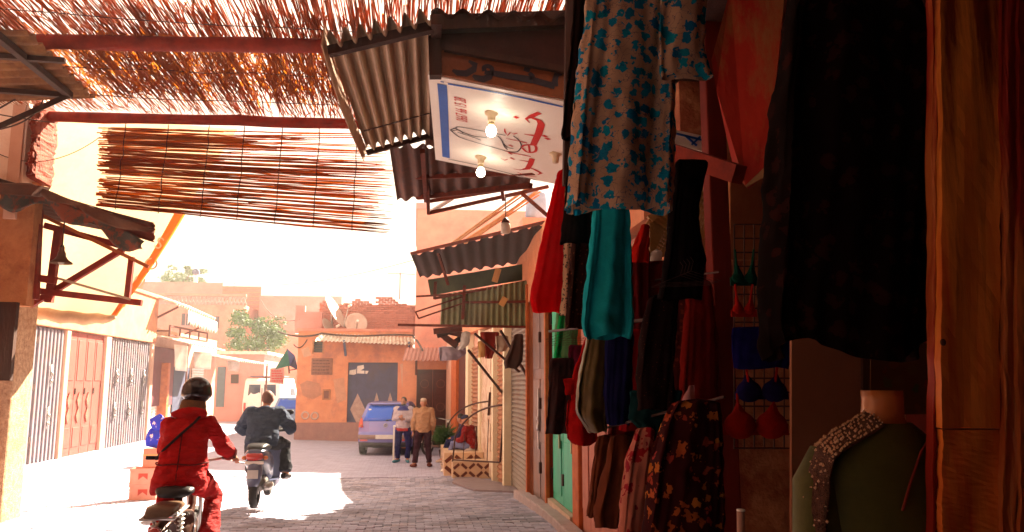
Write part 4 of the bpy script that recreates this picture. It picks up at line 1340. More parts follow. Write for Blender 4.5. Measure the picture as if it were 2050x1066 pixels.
# ------------------------------------------------------------------ hanging reed screen
YS = yb2 + 0.12
hs = thing('reed_screen', 'loose reed screen hanging crosswise below the farther red pole', 'reed screen', W(480, 460, YS))
tl, tr, bl, br = W(203, 256, YS), W(792, 268, YS), W(198, 414, YS), W(782, 466, YS)
for k in range(190):
    b_ = (k + random.uniform(-0.6, 0.6)) / 190
    # reeds gather into bundles; the right half has wider gaps
    bun = round(b_ * 24) / 24
    bb = b_ * 0.38 + bun * 0.62
    a0 = random.uniform(-0.012, 0.035)
    a1 = 1 - random.uniform(-0.01, 0.07)
    if random.random() < 0.25:
        a0 = random.uniform(0.2, 0.6)
    if random.random() < 0.35:
        a1 = random.uniform(0.35, 0.8)
    if bb < 0.28 and random.random() < 0.55:
        a1 = min(a1, random.uniform(0.35, 0.75))
    a1 = max(a1, a0 + 0.2)
    sagr = 0.03
    warp_ = random.gauss(0, 0.012)
    pts = []
    for s in range(8):
        a = a0 + (a1 - a0) * s / 7
        j = bb + (b_ - bb) * abs(2 * a - 1) * 0.7
        p = tl.lerp(tr, a).lerp(bl.lerp(br, a), j)
        p += Vector((0, 0, warp_ * math.sin(a * 5 + k)))
        p += Vector((0, random.gauss(0, 0.006) + 0.012 * ((k % 3) - 1), random.gauss(0, 0.004) - sagr * math.sin(PI * a) * 0.4))
        pts.append(p)
    r_ = random.uniform(0.005, 0.010)
    MB().tube(pts, [r_] * 7 + [r_ * 0.5], 5).build('reed', reed_l if random.random() < 0.6 else reed_m, hs, smooth=True)
for a in (0.07, 0.21, 0.35, 0.47, 0.60, 0.73, 0.865):
    pts = [tl.lerp(tr, a).lerp(bl.lerp(br, a), j / 12 * 1.02) + Vector((random.gauss(0, 0.006) - 0.10 * (j / 12 - 0.5) * (1 - a), -0.02, 0.05 if j == 0 else 0)) for j in range(13)]
    MB().tube(pts, 0.006, 4).build('tie_cord', iron, hs)

# ------------------------------------------------------------------ near left building and its awnings
nl = thing('near_left_building', 'corner building with pebbled pilaster at the left edge', 'building', (-5.3, 9, 0))
pe = G(42, 1036)
MB().box(-11, pe.x - 0.35, -12.0, pe.y - 0.05, -0.6, 6.2).build('wall', plaster_cream, nl)  # stretched unseen behind the camera to close off light
MB().box(-5.4, 5.0, -12.4, -12.001, -0.6, 6.0).build('light_block_wall', plaster_peel, nl)  # unseen wall added to keep out light from behind
MB().box(pe.x - 0.36, pe.x, pe.y - 0.55, pe.y, -0.3, 3.05).build('pilaster', pebble, nl, bevel=0.03)
# crumbling clay pillar above it
def rough_post(x0, x1, y0, y1, z0, z1, n=40, j=0.012):
    rings = []
    cx_, cy_ = (x0 + x1) / 2, (y0 + y1) / 2
    m = 24
    off = [0.0] * m
    for i in range(n + 1):
        z = z0 + (z1 - z0) * i / n
        off = [o_ * 0.7 + random.uniform(-j, j) for o_ in off]
        ring = []
        for k in range(m):
            a = 2 * PI * k / m
            cxx, syy = math.cos(a), math.sin(a)
            kx = math.copysign(abs(cxx) ** 0.5, cxx)
            ky = math.copysign(abs(syy) ** 0.5, syy)
            sc_ = 1 + (off[k] + off[k - 1]) / (x1 - x0)
            ring.append((cx_ + kx * (x1 - x0) / 2 * sc_, cy_ + ky * (y1 - y0) / 2 * sc_, z))
        rings.append(ring)
    return MB().loft(rings)
YC = yb2 + 0.1
A, B = W(60, 380, YC), W(103, 238, YC)
rough_post(A.x + 0.05, B.x - 0.02, YC - 0.25, YC + 0.25, A.z + 0.1, B.z + 0.15).build('clay_pillar', clay, nl)
MB().box(-9, A.x - 0.002, YC - 0.2, YC + 0.3, 4.0, 5.4).build('upper_wall', M('lit_plaster', (0.86, 0.72, 0.62), (0.78, 0.60, 0.48), 2, stain=(0.6, 0.36, 0.24), stain_scale=1.2, stain_amt=0.5, bump=0.4), nl)  # brightness of reflected light put into the plaster colour
A = W(40, 330, YC - 0.21)
MB().box(W(36, 330, YC).x, W(60, 330, YC).x, YC - 0.24, YC - 0.2, 3.6, 5.0).build('bare_plaster', plaster_cream, nl)
MB().box(W(-60, 500, 10.2).x, W(66, 500, 10.2).x, 10.15, 10.35, 2.6, 4.12).build('pier_head', M('pier_orange', (0.60, 0.26, 0.10), (0.42, 0.14, 0.05), 5, stain=(0.3, 0.08, 0.03), stain_scale=2, stain_amt=0.8, bump=0.6), nl)
# board coloured dark as the shaded shop recess below the lower awning
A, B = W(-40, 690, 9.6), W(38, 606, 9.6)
MB().box(A.x - 0.4, B.x, 9.55, 9.62, A.z - 0.4, B.z).build('opening_board', dark_wood, nl)

# lower left awning with timber side frame
YL_ = 10.5
la = thing('timber_awning', 'ramshackle timber awning with patched roof at the left edge', 'awning', W(180, 560, YL_))
def tb(u0, v0, u1, v1, wd=0.07, Y0=YL_, Y1=None, mat=None, name='timber'):
    MB().bar(W(u0, v0, Y0), W(u1, v1, Y1 or Y0), wd, wd).build(name, mat or red_wood, la)
tb(70, 582, 284, 607, 0.075)
tb(60, 612, 246, 500, 0.07, YL_ + 0.08)
tb(118, 458, 98, 606, 0.085, YL_ + .02)
tb(264, 515, 254, 604, 0.065)
tb(-20, 545, 112, 562, 0.085, YL_ - 0.1)
tb(74, 420, 66, 600, 0.11, YL_ - 0.15)
tb(90, 452, 240, 492, 0.075, YL_ + 0.1)
tb(110, 556, 262, 600, 0.03, YL_ - 0.03, mat=M('pale_batten', (0.6, 0.4, 0.26)))
tb(60, 420, 298, 535, 0.045, YL_ - 0.05, mat=orange_wood)
tb(0, 400, 30, 470, 0.10, YL_ - 0.2)
# roof: layered sheets and rags
q = [W(-60, 340, 9.75), W(306, 448, 9.85), W(-60, 410, 11.3), W(300, 478, 11.3)]
MB().corr(q[0], q[2], q[1], q[3], 7, 0.025, nv=5, jag=0.01).build('roof_sheet', brown_zinc, la)
q = [W(150, 405, 9.85), W(310, 447, 9.95), W(150, 437, 9.8), W(308, 486, 9.9)]
MB().corr(q[0], q[2], q[1], q[3], 2, 0.02, nv=3, jag=0.02).build('edge_sheet', M('edge_maroon', (0.16, 0.03, 0.015), (0.10, 0.02, 0.01), 9), la)
def rag(pts_top, drop, mat, Y, name='rag'):
    P = [W(u, v, Y) for u, v in pts_top]
    mb = MB()
    n = len(P) - 1
    def fn(a, b):
        i = min(int(a * n), n - 1)
        t = a * n - i
        p = P[i].lerp(P[i + 1], t)
        return p + Vector((0.02 * math.sin(9 * a + 4 * b), 0.05 * math.sin(a * 23) * b, -drop * b * (0.7 + 0.3 * math.sin(a * 17)) ))
    mb.grid(fn, 36, 6).build(name, mat, la, smooth=True, mods=(('SOLIDIFY', dict(thickness=0.012)),))
ragm = M('rag_print', (0.20, 0.05, 0.025), (0.06, 0.055, 0.045), 9, sharp=True)
rag([(0, 382), (70, 388), (120, 402), (180, 428), (240, 456), (288, 484)], 0.24, ragm, 9.8)
rag([(0, 366), (60, 368), (110, 386), (180, 414), (300, 458)], 0.13, M('rag_dark', (0.08, 0.03, 0.02), (0.14, 0.06, 0.03), 7), 9.65)
o = MB().prism([W(-30, 366, 9.5), W(78, 372, 9.5), W(62, 392, 9.5), W(-30, 386, 9.5)], (0, 0.3, 0.05)).build('roof_sheet', brown_zinc, la)
# pendant lamp
pt = thing('pendant_lamp', 'dark enamel pendant lamp hanging in the left timber frame', 'lamp', W(122, 492, YL_ - 0.3))
c = W(122, 528, YL_ - 0.3)
MB().tube([c + Vector((0, 0, z)) for z in (0, 0.015, 0.05, 0.09, 0.13, 0.16, 0.2)], [0.13, 0.125, 0.075, 0.05, 0.045, 0.03, 0.028], 18, caps=False).build('shade', M('enamel', (0.16, 0.07, 0.035), rough=0.35), pt, smooth=True)
MB().tube([c + Vector((0, 0, 0.2)), c + Vector((0, 0, 0.24)), c + Vector((0, 0, 0.55))], [0.03, 0.008, 0.008], 8).build('cord', iron, pt)
MB().ell(c + Vector((0, 0, 0.02)), 0.035, 0.035, 0.045).build('bulb', M('jar_white', (0.72, 0.62, 0.5), rough=0.3), pt, smooth=True)

# upper left awning
za = 4.55
ua = thing('corrugated_awning', 'old brown corrugated awning at the upper left corner', 'awning', WZ(80, 120, za))
q = [WZ(-60, 60, za), WZ(70, 75, za), WZ(-60, 205, za), WZ(190, 196, za)]
q[1] = WZ(55, 60, za)
MB().corr(q[0], q[2], q[1], q[3], 9, 0.025, nv=4, jag=0.01).build('sheet', M('awning_tan', (0.24, 0.10, 0.035), (0.14, 0.05, 0.02), 8, stain=(0.32, 0.15, 0.05), stain_scale=2), ua)
for u0, v0, u1, v1, wd in ((-20, 60, 140, 192, 0.06), (-20, 112, 130, 122, 0.045), (-20, 180, 142, 192, 0.05), (140, 190, -20, 262, 0.05)):
    MB().bar(WZ(u0, v0, za - 0.06), WZ(u1, v1, za - 0.06) if v1 < 230 else W(u1, v1, 7.6), wd, wd).build('bar', iron, ua)
def scroll(c_u, c_v, r0, turns, Y, sgn=1):
    pts = []
    for i in range(30):
        a = i / 29 * turns * 2 * PI
        r_ = r0 * (1 - 0.75 * i / 29)
        pts.append(W(c_u, c_v, Y) + Vector((sgn * r_ * math.cos(a), 0, r_ * math.sin(a))))
    return pts
sc = thing('scroll_bracket', 'wrought iron scroll bracket under the upper left awning', 'bracket', W(20, 230, 8.4))
MB().tube(scroll(12, 188, 0.07, 1.6, 8.4), 0.008, 5).build('scroll', iron, sc)
MB().tube(arc(W(-20, 262, 8.4), W(90, 186, 8.4), W(80, 250, 8.4)), 0.009, 5).build('curve', iron, sc)
MB().tube([W(-20, 228, 8.4), W(60, 182, 8.4)], 0.009, 5).build('stay', iron, sc)
MB().tube(scroll(58, 142, 0.045, 0.6, 8.4), 0.008, 5).build('hook', iron, sc)

# big sun cloth hanging beyond the left awning
YTp = 12.2
tarp = thing('sun_cloth', 'large cream sun cloth with printed orange border hanging behind the left awning', 'cloth', W(200, 640, YTp))
TL, TR_, BR_, BL_ = W(96, 235, YTp), W(474, 255, YTp), W(238, 640, YTp), W(50, 622, YTp)
tarp_m = M('tarp_cream', (0.56, 0.45, 0.33), (0.48, 0.36, 0.24), 2.5, rough=0.9, bump=0.1, stain=(0.48, 0.26, 0.10), stain_scale=0.9, stain_amt=0.5, trans=0.35, trcol=(0.56, 0.44, 0.28))
def tf(a, b):
    p = TL.lerp(TR_, a).lerp(BL_.lerp(BR_, a), b)
    return p + Vector((0, 0.07 * math.sin(a * 8 + b * 2) + 0.06 * math.sin(b * 7 + a * 3) - 0.12 * b * b, -0.05 * math.sin(PI * a) * b))
MB().grid(tf, 30, 30).build('sheet', tarp_m, tarp, smooth=True)
band = M('tarp_orange', (0.55, 0.13, 0.02), (0.42, 0.08, 0.012), 5, rough=0.8, trans=0.4, trcol=(0.8, 0.2, 0.03))
MB().grid(lambda a, b: tf(0.93 + 0.085 * a, 0.46 + 0.54 * b) + Vector((0, -0.006, 0)), 3, 20).build('orange_border', band, tarp, smooth=True)
hm = [tf(a_ / 14, 0.985) + Vector((0, -0.05, -0.04 + 0.012 * math.sin(a_ * 1.9))) for a_ in range(15)]
MB().tube(hm, [0.04, .07, .085, .09, .085, .09, .095, .09, .085, .09, .08, .075, .07, .05, .03], 12).build('rolled_hem', M('hem_canvas', (0.62, 0.42, 0.24), (0.46, 0.28, 0.16), 4), tarp, smooth=True)
# pale printed letters on the border
for b0, ch in ((0.60, 'S'), (0.70, 'O'), (0.80, 'U'), (0.90, 'S')):
    p = tf(0.90, b0)
    text_mesh(ch, 0.26, p + Vector((-0.02, -0.03, -0.1)), Vector((0.9, 0, -0.35)), Vector((0.35, 0, 0.9)), M('print_pale', (0.72, 0.5, 0.3)), tarp, 'letter')
cable('thin wire drooping across the left wall to the reed screen', sagline(W(-20, 300, 9.9), W(200, 275, 9.9), 0.22), 0.005)
cable('straight thin wire crossing toward the left pillar', sagline(W(-20, 226, 9.6), W(110, 246, 9.6), 0.01), 0.008)

# far end of the lane: awning triangle, pink sign, tree
um = thing('parasol', 'green and blue cloth parasol at the corner of the orange house', 'parasol', W(580, 760, 32))
P_, a_, b_, c_ = W(575, 699, 32), W(550, 740, 31.2), W(597, 742, 31.4), W(600, 735, 33)
MB().prism([P_, a_, W(580, 733, 31.1)], (0, 0.02, 0.0)).build('green_panel', M('cloth_green', (0.01, 0.15, 0.10), trans=0.3), um)
MB().prism([P_ + Vector((0.003, 0, 0)), W(580, 733, 31.1) + Vector((0.003, 0, 0)), b_, W(590, 712, 31.6)], (0, 0.02, 0)).build('blue_panel', M('cloth_navy', (0.05, 0.05, 0.2), trans=0.3), um)
MB().tube([P_, W(579, 748, 31.8)], 0.03, 6).tube([W(579, 742, 31.8), Vector((W(600, 742, 31.8).x, 31.8, W(600, 738, 31.8).z))], 0.02, 6).build('pole', iron, um)
ps = thing('price_board', 'pink board with rows of red writing hung near the parasol', 'sign', W(555, 772, 33))
A = [W(541, 738, 33), W(569, 735, 33), W(568, 770, 33), W(540, 766, 33)]
MB().prism(A, (0, 0.03, 0)).build('board', M('board_pink', (0.62, 0.3, 0.26)), ps)
for k in range(5):
    v = 743 + k * 5
    mb = MB()
    u = 544
    while u < 564:
        l = random.uniform(2, 5)
        mb.bar(W(u, v, 32.98), W(u + l, v + 0.3, 32.98), 0.012, 0.04, (0, 0, 1))
        u += l + 1.3
    mb.build('text_line', ink_red, ps)['kind'] = 'stuff'

def leaf_crown(parent, c, rx, ry, rz, n, size, mat, name='crown', seed=1):
    rnd = random.Random(seed)
    mb = MB()
    cl = [(c + Vector((rnd.uniform(-.75, .75) * rx, rnd.uniform(-.75, .75) * ry, rnd.uniform(-.75, .8) * rz)), rnd.uniform(0.16, 0.34)) for _ in range(34)]
    for _ in range(n):
        cc, rr = rnd.choice(cl)
        d = Vector((rnd.gauss(0, 1), rnd.gauss(0, 1), rnd.gauss(0, 1)))
        d.normalize()
        p = cc + Vector((d.x * rx * rr, d.y * ry * rr, d.z * rz * rr)) * rnd.uniform(0.5, 1.05)
        a = Vector((rnd.gauss(0, 1), rnd.gauss(0, 1), rnd.gauss(0, .6))).normalized() * size * rnd.uniform(0.6, 1.3)
        b = a.orthogonal().normalized() * size * 0.35
        mb.add([p - a, p - b, p + a, p + b], [(0, 1, 2, 3)])
    return mb.build(name, mat, parent)
leaf_m = M('leaf', (0.06, 0.11, 0.04), (0.03, 0.06, 0.03), 2.0, rough=0.6, bump=0, trans=0.3, trcol=(0.14, 0.22, 0.05))
def tree(label, base, c, rx, rz, n, size, seed):
    t = thing('tree', label, 'tree', base)
    bark = M('bark', (0.14, 0.07, 0.04), (0.08, 0.04, 0.025), 8)
    top = c - Vector((0, 0, rz * 0.3))
    MB().tube([base, base.lerp(top, 0.5) + Vector((0.1, 0, 0)), top], [0.16, 0.12, 0.06], 8).build('trunk', bark, t)
    rnd = random.Random(seed)
    for _ in range(6):
        e = c + Vector((rnd.uniform(-.7, .7) * rx, rnd.uniform(-.6, .6) * rx, rnd.uniform(-.1, .7) * rz))
        s_ = base.lerp(top, rnd.uniform(0.6, 0.95))
        MB().tube([s_, s_.lerp(e, 0.5) + Vector((0, 0, 0.1)), e], [0.06, 0.04, 0.015], 6).build('limb', bark, t)
    leaf_crown(t, c, rx, rx, rz, n, size, leaf_m, seed=seed)
tree('leafy tree with pale yellowish crown beyond the parasol', Vector((W(520, 0, 45).x, 45, -0.4)), W(510, 680, 45), 1.85, 1.6, 5600, 0.11, 3)
tree('distant tree top showing above the far rose roof', Vector((W(375, 0, 70).x, 70, 0)), W(368, 556, 70), 1.8, 0.9, 2200, 0.16, 5)
# ------------------------------------------------------------------ garments
def lerp_rows(rows, n):
    out = []
    v0, v1 = rows[0][0], rows[-1][0]
    for i in range(n + 1):
        v = v0 + (v1 - v0) * i / n
        for k in range(len(rows) - 1):
            if rows[k][0] <= v <= rows[k + 1][0] + 1e-6:
                t = (v - rows[k][0]) / (rows[k + 1][0] - rows[k][0])
                ts = t
                out.append((v, rows[k][1] + (rows[k + 1][1] - rows[k][1]) * ts, rows[k][2] + (rows[k + 1][2] - rows[k][2]) * ts))
                break
    return out

def hang(mb, rows, Y, thick=0.05, folds=5, amp=0.014, n=18, m=44, lean=0.0, phase=None, top=True, sway=0.006):
    """a hanging fold of cloth: open tube whose outline narrows and widens, with folds deepening downward"""
    ph = random.uniform(0, 6) if phase is None else phase
    rr = lerp_rows(rows, n)
    rings = []
    for i, (v, uL, uR) in enumerate(rr):
        t = i / n
        Yi = Y + lean * t
        L, R_ = W(uL, v, Yi), W(uR, v, Yi)
        c = (L + R_) / 2
        h = (R_ - L) / 2
        th = 0.6 * thick * (0.4 + 0.6 * min(1, t * 3))
        ring = []
        for k in range(m):
            a = 2 * PI * k / m
            f = amp * min(1, 0.3 + 1.2 * t) * (0.8 * math.sin(folds * a + ph + 1.1 * math.sin(2.2 * t + ph)) + 0.75 * (1 - 2 * abs(math.sin((folds * 0.5 + 0.5) * a + ph * 2 + 0.8 * t))) + 0.35 * math.sin((folds * 3 + 1) * a - ph * 1.7 + 4 * t))
            x = math.cos(a)
            x = math.copysign(abs(x) ** 0.8, x)
            p = c + h * x * (1 + 0.25 * f / max(h.length, 0.02)) + Vector((0, 1, 0)) * (th * math.sin(a) + f)
            p += Vector((0, 0, sway * math.sin(3 * a + ph) * t))
            ring.append(p)
        rings.append(ring)
    mb.loft(rings, top, False)
    return mb

CR = bpy.data.textures.new('creases', 'CLOUDS')
CR.noise_scale = 0.09
CR.noise_depth = 1
CREASE = (('SUBSURF', dict(levels=1, render_levels=1)), ('DISPLACE', dict(texture=CR, strength=0.03, mid_level=0.5, texture_coords='LOCAL')))

def garment(name, label, cat, rows, Y, mat, **kw):
    mb = hang(MB(), rows, Y, **kw)
    o = mb.build(name, mat, smooth=True, mods=CREASE)
    c = W((rows[-1][1] + rows[-1][2]) / 2, rows[-1][0], Y)
    return tag(setbase(o, c), label, cat)

def garment_t(name, label, cat, parts, Y):
    """garment with parts: (part name, rows, mat, kwargs)"""
    r0 = parts[0][1]
    t = thing(name, label, cat, W((r0[-1][1] + r0[-1][2]) / 2, r0[-1][0], Y))
    for nm, rows, mat, kw in parts:
        kw = dict(kw)
        yy = kw.pop('Y', Y)
        hang(MB(), rows, yy, **kw).build(nm, mat, t, smooth=True, mods=CREASE)
    return t

for nm, lab, cat, rows, Y, mat in CLUTTER:
    garment(nm, lab, cat, rows, Y, mat, thick=0.06, folds=4, amp=0.02, n=10, m=24)

def fab(name, c, **kw):
    kw.setdefault('rough', 0.9)
    kw.setdefault('scale', 14)
    kw.setdefault('bump', 0.12)
    kw.setdefault('spec', 0.03)
    return M(name, c, tuple(x * 0.75 for x in c), **kw)
dress_m = M_flower('floral_teal', (0.54, 0.36, 0.24), (0.005, 0.33, 0.46), 17.5, 0.44, (0.01, 0.13, 0.33), 0.5, trans=0.12, line=(0.01, 0.03, 0.12))
YD = 3.4
d = garment_t('floral_dress', 'beige dress printed with turquoise flowers hanging high at the stall front', 'dress', [
    ('skirt', [(-60, 1180, 1356), (60, 1165, 1352), (200, 1150, 1351), (320, 1143, 1350), (420, 1136, 1346)], dress_m, dict(thick=0.11, folds=6, amp=0.022, n=30, m=80, sway=0.02)),
    ('sleeve', [(-60, 1326, 1416), (60, 1318, 1414), (140, 1317, 1418), (156, 1322, 1424)], dress_m, dict(Y=3.28, thick=0.05, folds=3, amp=0.010, n=14, m=36))], YD)
garment_t('teal_trousers', 'plain teal trousers hanging below the floral dress', 'trousers', [
    ('leg', [(350, 1192, 1258), (500, 1181, 1263), (600, 1168, 1267), (655, 1162, 1268), (676, 1170, 1262)], fab('teal', (0.010, 0.36, 0.42)), dict(thick=0.06, folds=5, amp=0.016, n=24, m=60, sway=0.012))], 3.62)
garment('red_cloth', 'bright red cloth hanging from the corner of the painted sign', 'cloth', [(340, 1119, 1133), (380, 1108, 1131), (450, 1092, 1128), (530, 1076, 1127), (600, 1061, 1123), (626, 1068, 1119)], 5.6, fab('red_bright', (0.62, 0.004, 0.008), trans=0.35, trcol=(0.9, 0.01, 0.01)), thick=0.05, folds=3, amp=0.014, n=24)
garment('pale_floral_dress', 'pale dress with tiny grey flowers behind the bright red cloth', 'dress', [(345, 1124, 1150), (450, 1120, 1150), (560, 1119, 1150), (632, 1118, 1148)], 5.9, M_flower('floral_pale', (0.46, 0.32, 0.20), (0.10, 0.09, 0.07), 40, 0.33), folds=3)
garment('camisole', 'short black top hanging left of the teal trousers', 'top', [(180, 1150, 1180), (380, 1132, 1182), (488, 1121, 1184)], 3.95, fab('black_a', (0.008, 0.004, 0.004)), thick=0.07)
garment('lace_dress', 'dark brown lace dress behind the teal trousers', 'dress', [(380, 1150, 1190), (488, 1146, 1182), (570, 1140, 1178), (658, 1133, 1172)], 4.7, M_flower('lace', (0.02, 0.006, 0.004), (0.15, 0.05, 0.025), 34, 0.20), folds=4)
garment('green_scarf', 'bright green scarf hanging before the pale green kaftan', 'scarf', [(590, 1126, 1140), (640, 1118, 1130), (720, 1109, 1122)], 6.2, fab('green_bright', (0.01, 0.42, 0.10), trans=0.25), thick=0.03, folds=2, n=12, m=20)
garment('green_kaftan', 'pale green kaftan behind the bright green scarf', 'kaftan', [(590, 1118, 1156), (660, 1112, 1156), (740, 1110, 1156)], 6.6, fab('green_pale', (0.12, 0.30, 0.12), trans=0.2), thick=0.05, folds=4)
garment('frayed_black_dress', 'frayed black dress with maroon hem above the green door', 'dress', [(716, 1102, 1150), (780, 1098, 1146), (840, 1094, 1142), (868, 1092, 1138)], 5.6, M('black_maroon', (0.035, 0.004, 0.004), (0.008, 0.003, 0.003), 16), folds=5)
garment_t('red_bag', 'red cloth bag hanging low beside the olive trousers', 'bag', [
    ('body', [(800, 1136, 1180), (850, 1131, 1190), (884, 1137, 1196), (890, 1150, 1180)], fab('red_deep', (0.34, 0.006, 0.006)), dict(thick=0.10, folds=3, amp=0.02, n=12)),
    ('strap', [(660, 1178, 1190), (740, 1150, 1176), (810, 1140, 1160)], fab('red_deep', (0.34, 0.006, 0.006)), dict(thick=0.03, folds=2, amp=0.006, n=12, m=20)),
    ('flap', [(758, 1126, 1150), (790, 1132, 1152)], fab('red_deep', (0.34, 0.006, 0.006)), dict(thick=0.02, folds=2, amp=0.003, n=6, m=20))], 5.1)
garment('olive_trousers', 'olive satin trousers hanging left of the navy skirt', 'trousers', [(640, 1184, 1222), (690, 1172, 1216), (770, 1155, 1218), (830, 1152, 1217), (864, 1180, 1212)], 4.6, M('olive', (0.13, 0.085, 0.022), (0.08, 0.05, 0.014), 6, rough=0.45, bump=0.1), thick=0.08, folds=4, amp=0.02)
garment('navy_skirt', 'navy blue skirt hanging between olive trousers and black trousers', 'skirt', [(640, 1216, 1268), (720, 1212, 1266), (800, 1210, 1262), (850, 1216, 1258)], 4.5, fab('navy', (0.008, 0.008, 0.05)), thick=0.07)
garment_t('black_trousers', 'black spangled trousers hanging in the middle of the rail', 'trousers', [
    ('leg', [(590, 1300, 1360), (680, 1282, 1352), (760, 1275, 1350), (820, 1278, 1345)], M_flower('spangle', (0.012, 0.004, 0.004), (0.16, 0.05, 0.02), 45, 0.10), dict(thick=0.07, folds=4, amp=0.014)),
    ('hem', [(780, 1262, 1365), (840, 1258, 1360), (880, 1300, 1330)], fab('teal_dark', (0.006, 0.035, 0.04)), dict(Y=4.25, thick=0.05, folds=3, amp=0.012))], 4.1)
garment('wine_blouse', 'wine red patterned blouse behind the black spangled trousers', 'blouse', [(560, 1340, 1400), (690, 1346, 1398), (740, 1336, 1394), (830, 1340, 1372)], 4.5, M_flower('wine', (0.07, 0.008, 0.008), (0.20, 0.04, 0.02), 30, 0.3), folds=4)
garment('red_dress', 'long deep red dress next to the red post', 'dress', [(560, 1376, 1424), (680, 1366, 1436), (780, 1362, 1440), (845, 1366, 1438)], 4.35, fab('red_long', (0.17, 0.008, 0.005)), thick=0.07)
garment('black_shawl', 'wide black shawl hung in front of the woven lattice', 'shawl', [(318, 1352, 1420), (420, 1342, 1396), (520, 1332, 1410), (600, 1318, 1405)], 4.0, fab('black_b', (0.006, 0.003, 0.003)), thick=0.06)
garment('red_scrap', 'small red garment behind the teal trousers', 'cloth', [(450, 1285, 1300), (500, 1268, 1299), (526, 1266, 1298)], 4.9, fab('red_mid', (0.40, 0.01, 0.005)), thick=0.04, folds=3)
garment('maroon_dress', 'dark maroon dress right of the teal trousers', 'dress', [(500, 1262, 1302), (640, 1266, 1300), (700, 1268, 1296)], 5.0, fab('maroon', (0.09, 0.006, 0.006)), thick=0.05)
garment_t('brown_trousers', 'brown trousers hanging low between green door and floral gown', 'trousers', [
    ('leg', [(870, 1196, 1226), (930, 1186, 1222), (1010, 1178, 1212), (1034, 1174, 1205)], fab('brown', (0.13, 0.035, 0.016)), dict(thick=0.06, folds=3, amp=0.014)),
    ('leg', [(870, 1222, 1262), (930, 1214, 1254), (1030, 1190, 1246), (1056, 1196, 1242)], fab('brown', (0.13, 0.035, 0.016)), dict(Y=4.55, thick=0.07, folds=4, amp=0.018))], 4.65)
garment('rose_gown', 'pale gown with red blossoms beside the golden floral gown', 'gown', [(855, 1276, 1312), (920, 1256, 1306), (1000, 1244, 1300), (1090, 1238, 1296)], 4.0, M_flower('floral_rose', (0.40, 0.14, 0.10), (0.32, 0.01, 0.01), 11, 0.36, (0.12, 0.01, 0.03), 0.5), thick=0.09, folds=4, amp=0.02)
garment('golden_floral_gown', 'dark gown with golden and crimson flowers on the lower rail', 'gown', [(800, 1352, 1440), (850, 1326, 1446), (930, 1306, 1448), (1020, 1296, 1448), (1100, 1286, 1448)], 3.7, M_flower('floral_gold', (0.035, 0.005, 0.006), (0.42, 0.15, 0.02), 16, 0.33, (0.22, 0.01, 0.02), 0.6), thick=0.12, folds=6, amp=0.025, m=60)
garment('black_long_dress', 'huge black dress with faint floral print hanging close on the right', 'dress', [(-45, 1610, 1815), (20, 1578, 1850), (60, 1572, 1880), (110, 1568, 1882), (200, 1552, 1876), (330, 1544, 1872), (480, 1536, 1868), (600, 1530, 1862), (672, 1528, 1858), (700, 1540, 1856)], 2.35, M_flower('floral_black', (0.005, 0.0018, 0.0012), (0.022, 0.004, 0.002), 14, 0.34, (0.018, 0.005, 0.004), 0.5), thick=0.12, folds=6, amp=0.032, n=30, m=90, sway=0.04)

# lingerie on the wire panel
YLg = 3.7
def bra(label, u0, u1, v0, v1, mat, Y=YLg, trim=None):
    t = thing('brassiere', label, 'brassiere', W((u0 + u1) / 2, v1, Y), 'brassieres on the wire panel')
    w2 = (u1 - u0) / 2
    for s, u in ((0, u0 + w2 * 0.5), (1, u0 + w2 * 1.5)):
        c = W(u, (v0 + v1) / 2 + 6, Y)
        r_ = w2 / F * Y * 0.5
        tp_ = W(u + (5 if s else -5), v0 - 2, Y)
        cup = MB().ell(c, r_ * 1.08, r_ * 0.62, r_ * 0.9, 18, 12)
        cup.tube([c + Vector((0, -0.01, r_ * 0.3)), c.lerp(tp_, 0.6), tp_], [r_ * 0.85, r_ * 0.45, r_ * 0.10], 12, squash=0.5)
        cup.build('cup', mat, t, smooth=True, mods=REMESH(0.006, 4))
        MB().tube([W(u, (v0 + v1) / 2, Y - 0.02), W(u + (6 if s else -6), v0 - 20, Y)], 0.006, 5).build('strap', trim or mat, t)
    MB().bar(W(u0 - 2, (v0 + v1) / 2 + 14, Y + .02), W(u1 + 2, (v0 + v1) / 2 + 14, Y + .02), 0.01, (v1 - v0) / F * Y * 0.3, (0, 0, 1)).build('band', mat, t)
    return t
bra('emerald brassiere at the top of the wire panel', 1464, 1516, 520, 580, fab('emerald', (0.006, 0.055, 0.035)))
bra('small red brassiere under the emerald one', 1466, 1512, 590, 638, fab('scarlet', (0.36, 0.012, 0.006)))
garment('lace_camisole', 'royal blue lace top on the wire panel', 'top', [(655, 1468, 1586), (672, 1462, 1588), (738, 1468, 1578)], YLg, fab('royal', (0.008, 0.006, 0.10)), thick=0.05, folds=4, amp=0.01)
bra('blue brassiere with red straps in the middle of the wire panel', 1474, 1576, 750, 806, fab('royal2', (0.012, 0.008, 0.07)), trim=fab('scarlet', (0.36, 0.012, 0.006)))
bra('large red brassiere lowest on the wire panel', 1450, 1576, 808, 884, fab('scarlet2', (0.30, 0.010, 0.006)))
wp = thing('display_rack', 'wire display grid holding brassieres beside the red post', 'display grid', W(1520, 900, YLg + 0.08))
for k in range(7):
    u = 1470 + k * 20
    MB().tube([W(u, 450, YLg + 0.08), W(u, 900, YLg + 0.08)], 0.004, 5).build('wire', iron, wp)
for k in range(17):
    v = 450 + k * 28
    MB().tube([W(1470, v, YLg + 0.08), W(1590, v, YLg + 0.08)], 0.004, 5).build('wire', iron, wp)

